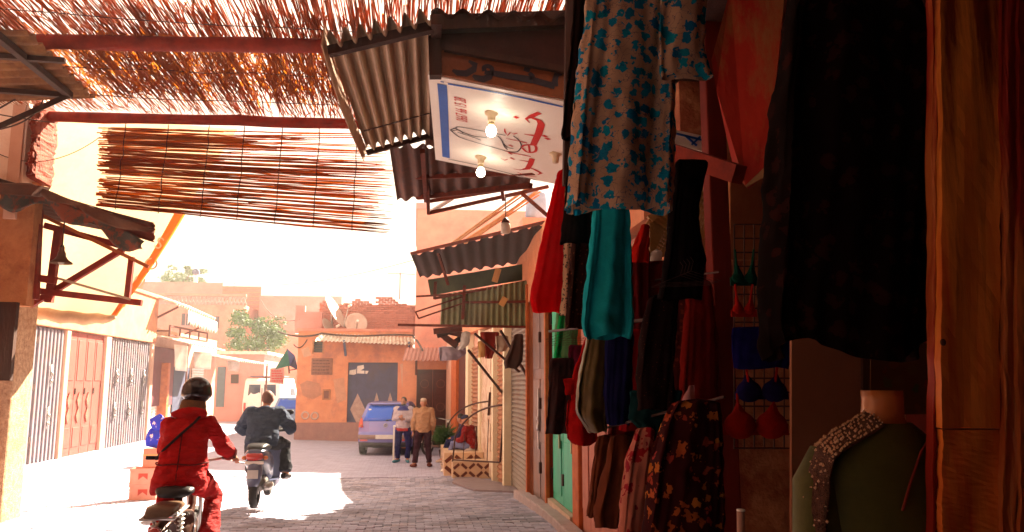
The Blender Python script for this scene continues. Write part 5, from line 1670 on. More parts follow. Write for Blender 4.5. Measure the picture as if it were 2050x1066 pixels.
# ------------------------------------------------------------------ mannequin in the green kaftan
YM = 2.3
mq = thing('mannequin', 'headless mannequin wearing a dark green kaftan with beaded shoulders', 'mannequin', W(1750, 1100, YM))
skin_m = M('mannequin_skin', (0.40, 0.14, 0.04), (0.30, 0.09, 0.025), 5, rough=0.25, spec=0.5)
nk = W(1765, 782, YM)
def oval(c, rx, ry, n=28, tilt=0.0):
    return [c + Vector((rx * math.cos(2 * PI * k / n), ry * math.sin(2 * PI * k / n), tilt * math.cos(2 * PI * k / n))) for k in range(n)]
MB().loft([oval(nk + Vector((0, 0, 0.0)), 0.060, 0.062), oval(nk + Vector((0, 0, -0.03)), 0.058, 0.062), oval(nk + Vector((-0.005, 0, -0.08)), 0.060, 0.065), oval(nk + Vector((-0.01, 0, -0.125)), 0.085, 0.075), oval(nk + Vector((-0.015, 0, -0.16)), 0.15, 0.09)]).build('neck', skin_m, mq, smooth=True)
kaf = M('kaftan_green', (0.085, 0.085, 0.016), (0.055, 0.056, 0.010), 12, rough=0.7, bump=0.1)
bx = nk + Vector((0.0, 0.0, 0))
rings = []
for dz, rx, ry, ox in ((-0.095, 0.085, 0.085, -0.01), (-0.13, 0.13, 0.105, -0.01), (-0.165, 0.185, 0.12, -0.01), (-0.20, 0.215, 0.128, -0.01), (-0.26, 0.232, 0.135, -0.01), (-0.36, 0.232, 0.14, -0.01), (-0.46, 0.228, 0.14, -0.012), (-0.62, 0.215, 0.13, -0.012), (-0.8, 0.235, 0.15, -0.012), (-1.1, 0.26, 0.17, -0.012), (-1.4, 0.29, 0.2, -0.012), (-1.62, 0.31, 0.22, -0.012)):
    ring = oval(bx + Vector((ox, 0, dz)), rx, ry, 40)
    ring = [p + Vector((0.0, 0.010 * math.sin(9 * (2 * PI * k / 40)) * max(0, -dz - 0.5), 0)) for k, p in enumerate(ring)]
    rings.append(ring)
MB().loft(rings, False, False).build('kaftan', kaf, mq, smooth=True)
for s in (-1, 1):
    p0 = bx + Vector((s * 0.185, 0, -0.23))
    MB().tube([p0 + Vector((s * 0.0, 0, 0.05)), p0 + Vector((s * 0.035, 0, -0.04)), p0 + Vector((s * 0.05, -0.02, -0.2)), p0 + Vector((s * 0.06, -0.03, -0.45)), p0 + Vector((s * 0.07, -0.05, -0.75))], [0.05, 0.072, 0.075, 0.075, 0.1], 18).build('sleeve', kaf, mq, smooth=True)
# beads sewn in a band over the left shoulder and down the sleeve
bead = M('bead', (0.85, 0.60, 0.40), (0.5, 0.26, 0.12), 60, rough=0.15, metal=0.3)
band_m = M('bead_ground', (0.16, 0.06, 0.03), (0.05, 0.015, 0.008), 60, rough=0.6, bump=0.8)
mb = MB()
bandmb = MB()
def sh_pt(s, f):
    """point on the shoulder line: s 0 at the neck .. 1 at mid sleeve; f front offset"""
    path = [Vector((-0.055, 0, -0.085)), Vector((-0.115, 0, -0.118)), Vector((-0.175, 0, -0.15)), Vector((-0.225, 0, -0.185)), Vector((-0.262, 0, -0.25)), Vector((-0.285, 0, -0.35)), Vector((-0.305, 0, -0.5))]
    i = min(int(s * 6), 5)
    t = s * 6 - i
    p = path[i].lerp(path[i + 1], t)
    q_ = min(max((s - 0.35) / 0.4, 0), 1)
    return bx + p + Vector((0.05 * abs(f) * q_, f * (0.105 - 0.035 * q_) - 0.01 - 0.03 * q_, 0.010 + 0.008 * (1 - q_) - 0.045 * abs(f) * (1 - q_)))
for i in range(60):
    for j in range(11):
        s, f = i / 59 * 0.95, (j - 5) / 5 * 0.75
        if random.random() < 0.30:
            continue
        p = sh_pt(s, f) + Vector((random.gauss(0, .003), random.gauss(0, .003), 0.010))
        r_ = random.uniform(0.003, 0.0068)
        mb.add([p + Vector(q) * r_ for q in ((1, 0, 0), (-1, 0, 0), (0, 1, 0), (0, -1, 0), (0, 0, 1), (0, 0, -1))], [(0, 2, 4), (2, 1, 4), (1, 3, 4), (3, 0, 4), (2, 0, 5), (1, 2, 5), (3, 1, 5), (0, 3, 5)])
bandmb.grid(lambda a, b: sh_pt(a * 0.97, (b * 2 - 1) * 0.8) + Vector((0, 0, 0.001)), 30, 8).build('trim_band', band_m, mq, smooth=True, mods=(('SOLIDIFY', dict(thickness=0.006)),))
o = mb.build('beads', bead, mq)
o['kind'] = 'stuff'
MB().tube([bx + Vector((0.09, -0.115, -0.11)), bx + Vector((0.03, -0.128, -0.17)), bx + Vector((-0.02, -0.14, -0.26)), bx + Vector((-0.05, -0.145, -0.33))], 0.004, 6).build('piping', M('piping_red', (0.22, 0.02, 0.01)), mq, smooth=True)

# ------------------------------------------------------------------ the stall itself
stl = thing('clothes_stall', 'open timber clothes stall filling the dark right side', 'stall', (2.2, 3.5, 0))
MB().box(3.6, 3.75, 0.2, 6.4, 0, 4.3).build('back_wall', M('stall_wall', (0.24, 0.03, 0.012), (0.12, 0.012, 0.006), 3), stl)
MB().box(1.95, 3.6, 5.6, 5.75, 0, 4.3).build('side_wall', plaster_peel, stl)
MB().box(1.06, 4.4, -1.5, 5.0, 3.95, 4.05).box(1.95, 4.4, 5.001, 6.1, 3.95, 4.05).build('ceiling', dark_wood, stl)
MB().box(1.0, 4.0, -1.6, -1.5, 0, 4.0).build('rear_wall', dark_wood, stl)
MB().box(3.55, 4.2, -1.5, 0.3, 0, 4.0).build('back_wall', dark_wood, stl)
MB().box(4.2, 5.0, -12.0, -1.6, 0, 5.6).build('light_block_wall', plaster_peel, stl)  # unseen wall added to darken the stall
YPo = 4.6
A, B = W(1418, 300, YPo), W(1456, 300, YPo)
MB().box(A.x, B.x, YPo, YPo + 0.12, 0, 4.0).build('post', M('post_red', (0.20, 0.016, 0.008), (0.12, 0.01, 0.005), 8, stretch=(1, 1, 0.3)), stl, bevel=0.01)
MB().bar(W(1330, 300, YPo - 0.05), W(1480, 350, YPo - 0.6), 0.08, 0.10).build('cross_rail', red_wood, stl)
# peeling plank flap
YF = 4.3
MB().prism([W(1462, -20, YF), W(1572, -20, YF - 0.2), W(1552, 180, YF - 0.2), W(1548, 330, YF - 0.2), W(1492, 372, YF - 0.1), W(1470, 345, YF), W(1434, 180, YF), W(1424, 120, YF)], (0.05, 0.08, 0)).build('plank_flap', M('plank_peel', (0.48, 0.03, 0.014), (0.30, 0.014, 0.008), 3, stretch=(1.6, 1, 0.5), stain=(0.34, 0.14, 0.05), stain_scale=2.2, stain_amt=0.9, bump=0.4), stl)
MB().prism([W(1492, 372, YF - 0.11), W(1548, 318, YF - 0.22), W(1546, 345, YF - 0.22), W(1494, 374, YF - 0.11)], (0.01, 0.02, 0)).build('torn_edge', M('torn_pale', (0.46, 0.24, 0.09)), stl)
MB().prism([W(1462, 330, 4.9), W(1548, 330, 4.9), W(1545, 520, 4.9), W(1462, 520, 4.9)], (0.0, 0.05, 0)).build('plaster_panel', M('panel_tan', (0.40, 0.17, 0.07), (0.28, 0.1, 0.04), 4), stl)
# beige partition inside
YQ = 3.3
MB().prism([W(1585, 640, YQ), W(1736, 640, YQ), W(1736, 1120, YQ), W(1585, 1120, YQ)], (0, 0.02, 0)).build('partition', M('partition', (0.26, 0.10, 0.05), (0.22, 0.08, 0.035), 3), stl)
MB().prism([W(1728, 640, YQ - 0.02), W(1742, 640, YQ - 0.02), W(1740, 1120, YQ - 0.02), W(1728, 1120, YQ - 0.02)], (0, 0.03, 0)).build('partition_edge', dark_wood, stl)
MB().prism([W(1744, 670, YQ + 0.3), W(1870, 690, YQ + 0.3), W(1860, 830, YQ + 0.3), W(1742, 830, YQ + 0.3)], (0, 0.02, 0)).build('rose_curtain', M_flower('roses', (0.12, 0.05, 0.02), (0.25, 0.02, 0.01), 12, 0.3, (0.01, 0.09, 0.03)), stl)
# big weathered door jamb, near right: boards side by side
YJ = 2.05
wood_big = M('jamb_wood', (0.85, 0.36, 0.05), (0.42, 0.03, 0.006), 2.2, stretch=(3.0, 1, 0.22), rough=0.5, bump=0.15, stain=(0.16, 0.012, 0.005), stain_scale=2.2, stain_amt=0.95, sharp=False)
wood_red = M('jamb_red', (0.36, 0.022, 0.006), (0.16, 0.008, 0.003), 3, stretch=(2.2, 1, 0.2), rough=0.6, bump=0.15, stain=(0.5, 0.22, 0.05), stain_scale=3.0, stain_amt=0.5)
def old_board(u0, u1, v0, v1, Y, mat, jl=2.0, jr=2.0, n=40):
    """weathered board: wandering edges, hollows and bumps"""
    le = re_ = 0.0
    L_, R2 = [], []
    for i in range(n + 1):
        le = le * 0.8 + random.uniform(-jl, jl)
        re_ = re_ * 0.8 + random.uniform(-jr, jr)
        L_.append(u0 + le)
        R2.append(u1 + re_)
    bumps = [[random.gauss(0, 0.0008) for _ in range(9)] for _ in range(n + 1)]
    rings = []
    for i in range(n + 1):
        v = v0 + (v1 - v0) * i / n
        f_ = [W(L_[i] + (R2[i] - L_[i]) * k / 8, v, Y + bumps[i][k] + 0.004 * math.sin(k * 0.9 + i * 0.13)) for k in range(9)]
        bk = [p + Vector((0.02, 0.06, 0)) for p in reversed(f_)]
        rings.append(f_ + bk)
    MB().loft(rings).build('plank', mat, stl)
old_board(1868, 1884, -40, 1110, YJ + 0.05, wood_red)
old_board(1885, 2003, -40, 858, YJ, wood_big, 1.5, 2.5)
old_board(1886, 2005, 861, 1110, YJ + 0.008, wood_big, 1.5, 3.0)
old_board(2008, 2040, -40, 1110, YJ - 0.02, wood_red, 2.5, 4)
old_board(2042, 2110, -40, 1110, YJ - 0.04, wood_red, 3, 2)
MB().ell(W(1888, 686, YJ - 0.005), 0.008, 0.006, 0.010).build('knot', dark_wood, stl)
# rails
def pole(p, q, r=0.02, mat=None):
    MB().tube([p, q], r, 8).build('hanging_rail', mat or dark_wood, stl)
pole(Vector((W(1260, -60, 3.4).x, 2.0, W(1260, -60, 3.4).z + 0.04)), Vector((W(1260, -60, 3.4).x, 3.9, W(1260, -60, 3.4).z + 0.04)))
pole(W(1120, 585, 6.6), W(1440, 545, 4.4), 0.006, iron)
pole(W(1100, 664, 6.3), W(1300, 640, 4.2), 0.010, iron)
pole(W(1180, 866, 4.8), W(1450, 795, 3.7), 0.007, iron)
MB().bar(W(1140, -40, 5.4), W(1134, 372, 5.4), 0.05, 0.06).build('post', dark_wood, stl)
# dark fringed valance left of the floral dress
garment('fringed_valance', 'black fringed strip hanging along the stall edge left of the floral dress', 'valance', [(-60, 1152, 1180), (120, 1140, 1164), (200, 1130, 1158), (280, 1124, 1152)], 4.3, fab('black_c', (0.010, 0.004, 0.003)), thick=0.03, folds=5, amp=0.01)
# empty wire hangers
def hangers(label, u, v, Y, n, du, dv):
    t = thing('wire_hangers', label, 'hangers', W(u, v, Y))
    for k in range(n):
        c = W(u + du * k, v + dv * k, Y - 0.03 * k)
        MB().tube([c + Vector((0, 0, 0.07)), c + Vector((0.015, 0, 0.05)), c, c + Vector((-0.15, 0.02, -0.06)), c + Vector((0.15, -0.02, -0.05)), c], 0.0014, 5).build('hanger', iron, t)
hangers('bunch of bare wire hangers in front of the black shawl', 1362, 552, 3.9, 4, 7, -3)
hangers('bunch of bare wire hangers over the green kaftan', 1132, 664, 6.0, 4, 4, 4)
# woven lattice panel behind
YW = 5.3
lt = thing('lattice_panel', 'pale woven lattice panel above the hanging clothes', 'lattice', W(1350, 500, YW))
a, b, c_, d_ = W(1300, 440, YW), W(1425, 330, YW), W(1425, 462, YW), W(1300, 520, YW)
cane = M('cane', (0.52, 0.30, 0.10), (0.40, 0.2, 0.06), 12, rough=0.5)
for k in range(-12, 30):
    for sgn in (1, -1):
        t0 = k / 18
        pts = []
        for s in range(2):
            pass
        p0 = (t0, 0.0)
        p1 = (t0 + 0.55 * sgn, 1.0)
        # clip in the unit square
        x0, x1 = p0[0], p1[0]
        ya, yb = 0.0, 1.0
        if x0 < 0 and x1 < 0 or x0 > 1 and x1 > 1:
            continue
        def cut(xx):
            return (xx - x0) / (x1 - x0)
        lo, hi = 0.0, 1.0
        for lim in (0.0, 1.0):
            tt = cut(lim)
            if 0 < tt < 1:
                if (x0 < 0 and lim == 0) or (x0 > 1 and lim == 1):
                    lo = max(lo, tt)
                else:
                    hi = min(hi, tt)
        if hi - lo < 0.05:
            continue
        f = lambda tt: a.lerp(b, x0 + (x1 - x0) * tt).lerp(d_.lerp(c_, x0 + (x1 - x0) * tt), tt)
        MB().bar(f(lo), f(hi), 0.012, 0.022, (0, 1, 0)).build('cane_strip', cane, lt)
MB().bar(d_, c_, 0.04, 0.05).build('frame', cane, lt)
MB().bar(a, b, 0.04, 0.05).build('frame', cane, lt)
garment('white_drape', 'strip of pale cloth below the woven lattice', 'cloth', [(500, 1300, 1326), (560, 1300, 1322), (600, 1302, 1318)], 5.25, M('white_cloth', (0.8, 0.76, 0.7), trans=0.3), thick=0.03, folds=2, amp=0.006, n=8, m=20)
# small second sign under the stall roof
s2 = thing('painted_sign', 'piece of white sign with blue lines behind the floral dress', 'sign', W(1385, 280, 5.2))
MB().prism([W(1350, 260, 5.2), W(1420, 275, 5.2), W(1420, 306, 5.2), W(1350, 290, 5.2)], (0, 0.02, 0)).build('board', sign_white, s2)
mb = MB()
for p0, p1 in (((1350, 267), (1420, 284)), ((1385, 290), (1402, 274)), ((1372, 272), (1395, 292))):
    mb.bar(W(*p0, 5.19), W(*p1, 5.19), 0.008, 0.014, (0, 0, 1))
mb.build('blue_lines', ink_blue, s2)
# cardboard tubes standing at the bottom
t = thing('paper_tube', 'pale tube standing at the foot of the wire panel', 'tube', W(1484, 1120, 3.2))
MB().tube([W(1484, 1120, 3.2), W(1483, 1024, 3.2)], 0.016, 12).build('tube', M('tube_pink', (0.45, 0.25, 0.2)), t, smooth=True)
MB().tube([W(1483, 1024, 3.2), W(1483, 1020, 3.2)], 0.017, 12).build('end_cap', white_paint, t)

garment('gap_backing', 'dark maroon curtain added to darken the gaps behind the hanging clothes', 'backing', [(520, 1262, 1450), (700, 1235, 1452), (905, 1215, 1455)], 5.1, fab('gap_maroon', (0.10, 0.008, 0.006)), thick=0.06, folds=9, amp=0.02, m=80)  # filler sheet so the gaps between garments read as dark
garment('crimson_skirt', 'crimson skirt squeezed between navy skirt and black trousers', 'skirt', [(660, 1256, 1290), (760, 1250, 1292), (862, 1240, 1290)], 4.8, fab('crimson', (0.30, 0.008, 0.012)), thick=0.06, folds=4)
garment('plum_blouse', 'plum blouse hung behind the frayed black dress', 'blouse', [(690, 1140, 1176), (760, 1136, 1172), (815, 1140, 1168)], 5.9, fab('plum', (0.10, 0.01, 0.03)), thick=0.05, folds=3)
garment('pink_scarf', 'small pale pink scarf end beside the golden floral gown', 'scarf', [(770, 1378, 1390), (800, 1368, 1392), (818, 1366, 1386)], 4.0, fab('pink_pale', (0.55, 0.25, 0.25)), thick=0.02, folds=2, amp=0.006, n=8, m=20)
# ------------------------------------------------------------------ people
skin = M('skin', (0.34, 0.15, 0.085), (0.29, 0.12, 0.065), 8, rough=0.55, bump=0.05)
hair = M('hair_dark', (0.012, 0.008, 0.008), rough=0.6)
def hand(mb, wr, d, side, palm_n):
    """palm with five bent fingers at the end of a wrist"""
    d = Vector(d).normalized()
    nrm = Vector(palm_n)
    nrm = (nrm - d * nrm.dot(d)).normalized()
    s = d.cross(nrm).normalized() * side
    c = wr + d * 0.05
    mb.tube([wr - d * 0.01, wr + d * 0.04, wr + d * 0.085], [0.026, 0.036, 0.034], 8, squash=0.6)
    for k, (o_, l) in enumerate(((-0.030, 0.06), (-0.010, 0.075), (0.010, 0.07), (0.028, 0.055))):
        b0 = wr + d * 0.08 + s * o_
        mb.tube([b0, b0 + d * l * 0.5 - nrm * 0.008, b0 + d * l * 0.75 - nrm * 0.03], [0.010, 0.009, 0.007], 6)
    t0 = wr + d * 0.03 - s * 0.03
    mb.tube([t0, t0 - s * 0.025 + d * 0.025, t0 - s * 0.03 + d * 0.055 - nrm * 0.01], [0.012, 0.010, 0.008], 6)

def person(label, loc, rz, J, cl, scale=1.0):
    """J: joints in local space facing +y. cl: clothing (name, kind, material ...)"""
    V = {k: Vector(v) for k, v in J.items()}
    mb = MB()
    hd, nk_, ch, pv = V['head'], V['neck'], V['chest'], V['pelvis']
    face = Vector(J.get('face', (0, 1, 0))).normalized()
    rotf = face.to_track_quat('Y', 'Z').to_matrix()
    mb.ell(hd, 0.076, 0.095, 0.11, 16, 12, rotf)                               # skull
    mb.ell(hd + rotf @ Vector((0, 0.025, -0.06)), 0.055, 0.065, 0.065, 12, 9, rotf)   # jaw
    mb.ell(hd + rotf @ Vector((0, 0.098, -0.02)), 0.014, 0.02, 0.028, 8, 7, rotf)     # nose
    mb.ell(hd + rotf @ Vector((0, 0.082, -0.068)), 0.024, 0.012, 0.012, 8, 6, rotf)   # lips
    for s in (-1, 1):
        mb.ell(hd + rotf @ Vector((s * 0.08, -0.005, -0.015)), 0.012, 0.022, 0.034, 8, 7, rotf)   # ears
        mb.ell(hd + rotf @ Vector((s * 0.032, 0.078, 0.03)), 0.022, 0.014, 0.010, 8, 6, rotf)   # brows
    mb.tube([hd + Vector((0, 0, -0.04)), nk_], [0.052, 0.056], 10)
    mb.tube([nk_, ch, (ch + pv) / 2, pv], [0.07, 0.13, 0.12, 0.13], 12)
    for s, a in ((-1, 'L'), (1, 'R')):
        mb.tube([ch.lerp(nk_, 0.6), V['sh' + a]], [0.08, 0.055], 8)
        mb.tube([V['sh' + a], V['el' + a], V['wr' + a]], [0.052, 0.040, 0.028], 8)
        hand(mb, V['wr' + a], V['wr' + a] - V['el' + a], s, J.get('palm' + a, (-s, 0, 0)))
        mb.tube([pv + Vector((s * 0.05, 0, 0)), V['hip' + a], V['kn' + a], V['an' + a]], [0.08, 0.085, 0.058, 0.042], 10)
        mb.tube([V['an' + a], V['an' + a] + V['toe' + a] * 0.14 - Vector((0, 0, 0.04))], [0.04, 0.03], 8)
    o = mb.build('person', skin, None, True, mods=REMESH(0.011, 3))
    o.location = loc
    o.rotation_euler = (0, 0, rz)
    tag(o, label, 'person')
    def part(nm, m_, mat, vox=0.016, it=4, smooth=True):
        md = REMESH(vox, it) if vox else ()
        if nm in ('jacket', 'trousers', 'hood'):
            md = md + (('DISPLACE', dict(texture=FOLDS, strength=0.05, mid_level=0.5, texture_coords='LOCAL')), ('SMOOTH', dict(factor=0.5, iterations=1)))
        return m_.build(nm, mat, o, smooth, rel=False, mods=md)
    for s in (-1, 1):                                                          # eyes
        part('eye', MB().ell(hd + rotf @ Vector((s * 0.032, 0.086, 0.008)), 0.012, 0.008, 0.008, 8, 6, rotf), hair, None)
    tm, jm, shoe = cl['trousers'], cl['jacket'], cl['shoe']
    # trousers
    m_ = MB()
    m_.ell(pv, 0.165, 0.135, 0.13)
    for s, a in ((-1, 'L'), (1, 'R')):
        an = V['an' + a] + Vector((0, 0, 0.02))
        kn = V['kn' + a]
        m_.tube([pv + Vector((s * 0.06, 0, 0)), V['hip' + a], V['hip' + a].lerp(kn, 0.5), kn, kn.lerp(an, 0.5), an], [0.10, 0.112, 0.098, 0.08, 0.078, cl.get('cuff', 0.072)], 12)
    part('trousers', m_, tm)
    # shoes
    for s, a in ((-1, 'L'), (1, 'R')):
        an, td = V['an' + a], V['toe' + a]
        f_ = MB()
        f_.tube([an + Vector((0, 0, -0.03)) - td * 0.06, an + Vector((0, 0, -0.045)) + td * 0.06, an + Vector((0, 0, -0.055)) + td * 0.16, an + Vector((0, 0, -0.06)) + td * 0.21], [0.045, 0.045, 0.038, 0.02], 10)
        part('shoe', f_, shoe, 0.012, 2)
    # jacket
    j_ = MB()
    rings = []
    for c, rx, ry in cl['torso']:
        c = Vector(c)
        rings.append([c + Vector((rx * math.copysign(abs(math.cos(2 * PI * k / 20)) ** 0.85, math.cos(2 * PI * k / 20)), ry * math.sin(2 * PI * k / 20), 0)) for k in range(20)])
    j_.loft(rings)
    cs = cl.get('sleeve_r', (0.088, 0.075, 0.068, 0.058))
    for a in 'LR':
        wr = V['wr' + a] + (V['el' + a] - V['wr' + a]).normalized() * 0.03
        j_.tube([ch.lerp(nk_, 0.45), V['sh' + a] + Vector((0, 0, -0.012))], [0.09, cs[0]], 10)
        j_.tube([V['sh' + a], V['sh' + a].lerp(V['el' + a], 0.5), V['el' + a], V['el' + a].lerp(wr, 0.5), wr], [cs[0], cs[1], cs[1], cs[2], cs[3]], 12)
        j_.ell(V['sh' + a], cs[0], cs[0], cs[0] * 0.95)
    for q in cl.get('extra_torso', ()):
        q(j_, V)
    part('jacket', j_, jm, 0.016, 4)
    # neck opening, hair
    for nm, fn, mat, vox in cl.get('extras', ()):
        e = MB()
        fn(e, V, rotf)
        part(nm, e, mat, vox, 2)
    return o

FOLDS = bpy.data.textures.new('cloth_folds', 'CLOUDS')
FOLDS.noise_scale = 0.11
FOLDS.noise_depth = 2
def cloth_mat(name, c, c2=None, wr=0.6):
    m = M(name, c, c2 or tuple(x * 0.7 for x in c), 7, rough=0.85, bump=min(1.0, wr + 0.2), spec=0.15, stretch=(1.0, 1.0, 2.6))
    for n in m.node_tree.nodes:
        if n.type == 'BUMP':
            n.inputs['Distance'].default_value = 0.06
    for n in m.node_tree.nodes:
        if n.type == 'TEX_NOISE' and n.inputs['Scale'].default_value > 20:
            n.inputs['Scale'].default_value = 6
    return m

# ---- man in beige cardigan, back to the camera
p = G(846, 936)
gB = p.copy()
def cap_fn(r=0.104):
    def f(e, V, rotf):
        e.ell(V['head'] + rotf @ Vector((0, -0.008, 0.055)), 0.083, 0.1, 0.065, 16, 9, rotf)
    return f
def hair_fn(e, V, rotf):
    e.ell(V['head'] + rotf @ Vector((0, -0.02, 0.018)), 0.084, 0.095, 0.105, 16, 10, rotf)
stand = dict(head=(0, 0.02, 1.60), neck=(0, 0, 1.47), chest=(0, 0, 1.26), pelvis=(0, 0, 0.93), shL=(-0.185, 0, 1.40), shR=(0.185, 0, 1.40), elL=(-0.25, -0.02, 1.12), elR=(0.25, -0.02, 1.12), wrL=(-0.24, 0.07, 0.88), wrR=(0.24, 0.06, 0.88),
             hipL=(-0.10, 0, 0.88), hipR=(0.10, 0, 0.88), knL=(-0.15, 0.02, 0.48), knR=(0.14, 0.02, 0.48), anL=(-0.20, 0, 0.09), anR=(0.16, 0, 0.09), toeL=Vector((-0.45, 0.9, 0)), toeR=Vector((0.45, 0.9, 0)))
torso_std = [((0, 0, 0.86), 0.185, 0.135), ((0, 0, 0.95), 0.20, 0.145), ((0, 0, 1.1), 0.195, 0.14), ((0, 0, 1.25), 0.21, 0.145), ((0, 0, 1.36), 0.20, 0.13), ((0, 0, 1.44), 0.13, 0.09), ((0, 0, 1.49), 0.07, 0.07)]
person('man in a beige cardigan and dark trousers standing with his back turned', gB, R(6), stand, dict(
    trousers=cloth_mat('trouser_plum', (0.035, 0.010, 0.018)), jacket=cloth_mat('cardigan', (0.40, 0.22, 0.12)), shoe=M('shoe_brown', (0.10, 0.02, 0.012)), torso=torso_std,
    extras=[('skull_cap', cap_fn(), M('cap_pale', (0.42, 0.30, 0.22)), 0.01)]))
# ---- man in white and blue track jacket facing the camera
gJ = G(806, 926)
trk = dict(stand, elL=(-0.24, 0.04, 1.13), elR=(0.24, 0.04, 1.13), wrL=(-0.04, 0.22, 1.14), wrR=(0.06, 0.20, 1.20), palmL=(0, -1, 0), palmR=(0, -1, 0), face=(0.25, 1, -0.25), toeL=Vector((-0.3, 1, 0)).normalized(), toeR=Vector((0.5, 0.8, 0)).normalized(), anL=(-0.12, 0, 0.09), anR=(0.13, 0, 0.09))
def beard_fn(e, V, rotf):
    e.ell(V['head'] + rotf @ Vector((0, 0.032, -0.075)), 0.06, 0.068, 0.055, 12, 8, rotf)
def jstripe(s):
    def f(e, V, rotf):
        a = 'R' if s > 0 else 'L'
        e.tube([V['sh' + a] + Vector((s * 0.03, 0.0, 0.065)), V['sh' + a].lerp(V['el' + a], 0.6) + Vector((s * 0.06, 0.02, 0.02)), V['el' + a] + Vector((s * 0.06, -0.01, -0.02))], [0.035, 0.032, 0.03], 8)
    return f
def hem_fn(e, V, rotf):
    e.loft([[Vector((0.205 * math.cos(2 * PI * k / 20), 0.15 * math.sin(2 * PI * k / 20), z)) for k in range(20)] for z in (0.82, 0.90)])
def yoke_fn(e, V, rotf):
    e.loft([[Vector((rx * math.cos(2 * PI * k / 20), ry * math.sin(2 * PI * k / 20), z)) for k in range(20)] for z, rx, ry in ((1.36, 0.212, 0.148), (1.42, 0.18, 0.125), (1.47, 0.115, 0.095), (1.50, 0.085, 0.085))])
person('bearded man in a white and blue track jacket leaning by the car', gJ, R(172), trk, dict(
    trousers=cloth_mat('track_navy', (0.012, 0.012, 0.07)), jacket=cloth_mat('track_white', (0.44, 0.37, 0.41)), shoe=M('shoe_teal', (0.05, 0.22, 0.30)), torso=torso_std,
    extras=[('hair', hair_fn, hair, 0.01), ('beard', beard_fn, hair, 0.01), ('sleeve_stripe', jstripe(-1), M('stripe_blue', (0.02, 0.02, 0.16)), 0.012), ('sleeve_stripe', jstripe(1), M('stripe_blue', (0.02, 0.02, 0.16)), 0.012), ('red_hem', hem_fn, M('hem_red', (0.35, 0.02, 0.02)), 0.014), ('collar', yoke_fn, M('stripe_blue', (0.02, 0.02, 0.16)), 0.014)]))
# ---- seated pair on the upper step
seatz = zst(906, Y2)
def sitting(hx, lean):
    return dict(head=(hx, 0.16 + lean, 0.70), neck=(hx, 0.10 + lean, 0.56), chest=(hx * 0.6, 0.05 + lean * 0.6, 0.36), pelvis=(0, 0, 0.10), shL=(-0.18 + hx, 0.07 + lean, 0.50), shR=(0.18 + hx, 0.07 + lean, 0.50), elL=(-0.24, 0.16, 0.25), elR=(0.24, 0.16, 0.25), wrL=(-0.10, 0.38, 0.22), wrR=(0.10, 0.38, 0.22),
                hipL=(-0.10, 0.04, 0.09), hipR=(0.10, 0.04, 0.09), knL=(-0.14, 0.46, 0.14), knR=(0.13, 0.46, 0.14), anL=(-0.13, 0.56, -0.28), anR=(0.14, 0.60, -0.28), toeL=Vector((0, 1, 0)), toeR=Vector((0.2, 1, 0)).normalized(), face=(0, 0.9, -0.35), palmL=(0, 0, 1), palmR=(0, 0, 1))
sit_t = lambda lean: [((0, 0, 0.04), 0.18, 0.14), ((0, 0.01, 0.15), 0.19, 0.15), ((0, 0.03 + lean * 0.4, 0.30), 0.19, 0.14), ((0, 0.05 + lean * 0.8, 0.42), 0.19, 0.13), ((0, 0.08 + lean, 0.52), 0.13, 0.09), ((0, 0.1 + lean, 0.57), 0.075, 0.075)]
def vest_fn(e, V, rotf):
    e.loft([[Vector((0.20 * math.cos(2 * PI * k / 16), 0.06 + 0.155 * math.sin(2 * PI * k / 16), z)) for k in range(16)] for z in (0.0, 0.14)])
ps_ = W(946, 905, 19.4)
person('seated man in a dark red jacket hunched on the tiled step', (ps_.x, 19.35, seatz), R(62), sitting(0, 0.04), dict(
    trousers=cloth_mat('jeans_pale', (0.16, 0.17, 0.30)), jacket=cloth_mat('jacket_wine', (0.20, 0.012, 0.012)), shoe=M('shoe_grey', (0.35, 0.28, 0.24)), torso=sit_t(0.04),
    extras=[('cap', cap_fn(), M('cap_navy', (0.02, 0.02, 0.05)), 0.01), ('white_hem', vest_fn, M('hem_white', (0.55, 0.5, 0.5)), 0.014)]))
person('seated man in dark blue behind the man in the dark red jacket', (ps_.x - 0.08, 20.1, seatz), R(70), sitting(0, 0.02), dict(
    trousers=cloth_mat('jeans_dark', (0.012, 0.014, 0.06)), jacket=cloth_mat('jacket_blue', (0.03, 0.03, 0.08)), shoe=M('shoe_grey', (0.35, 0.28, 0.24)), torso=sit_t(0.02),
    extras=[('hair', hair_fn, hair, 0.01)]))

# ------------------------------------------------------------------ two-wheelers (local space, front = +y)
def wheel(parent, c, r, tw, name='wheel', spokes=True):
    t = MB().torus(c, r - tw, tw, 'x', 28, 8).build(name, black_rubber, parent, True, rel=False)
    MB().torus(c, r - tw * 2.1, tw * 0.45, 'x', 28, 6).build('rim', steel, t, True, rel=False)
    h = MB().tube([Vector(c) - Vector((0.05, 0, 0)), Vector(c) + Vector((0.05, 0, 0))], 0.045, 10)
    if spokes:
        for k in range(10):
            a = 2 * PI * k / 10
            h.tube([Vector(c), Vector(c) + Vector((0.02 * (-1) ** k, (r - tw * 2) * math.cos(a), (r - tw * 2) * math.sin(a)))], 0.006, 4)
    h.build('hub', steel, t, rel=False)
    return t
paint_dark = M('scooter_grey', (0.09, 0.10, 0.17), (0.07, 0.075, 0.13), 4, rough=0.25, spec=0.6, bump=0)
lamp_red = M('lamp_red', (0.45, 0.012, 0.01), rough=0.15, spec=0.7, bump=0)
lamp_amber = M('lamp_amber', (0.5, 0.12, 0.02), rough=0.2, bump=0)
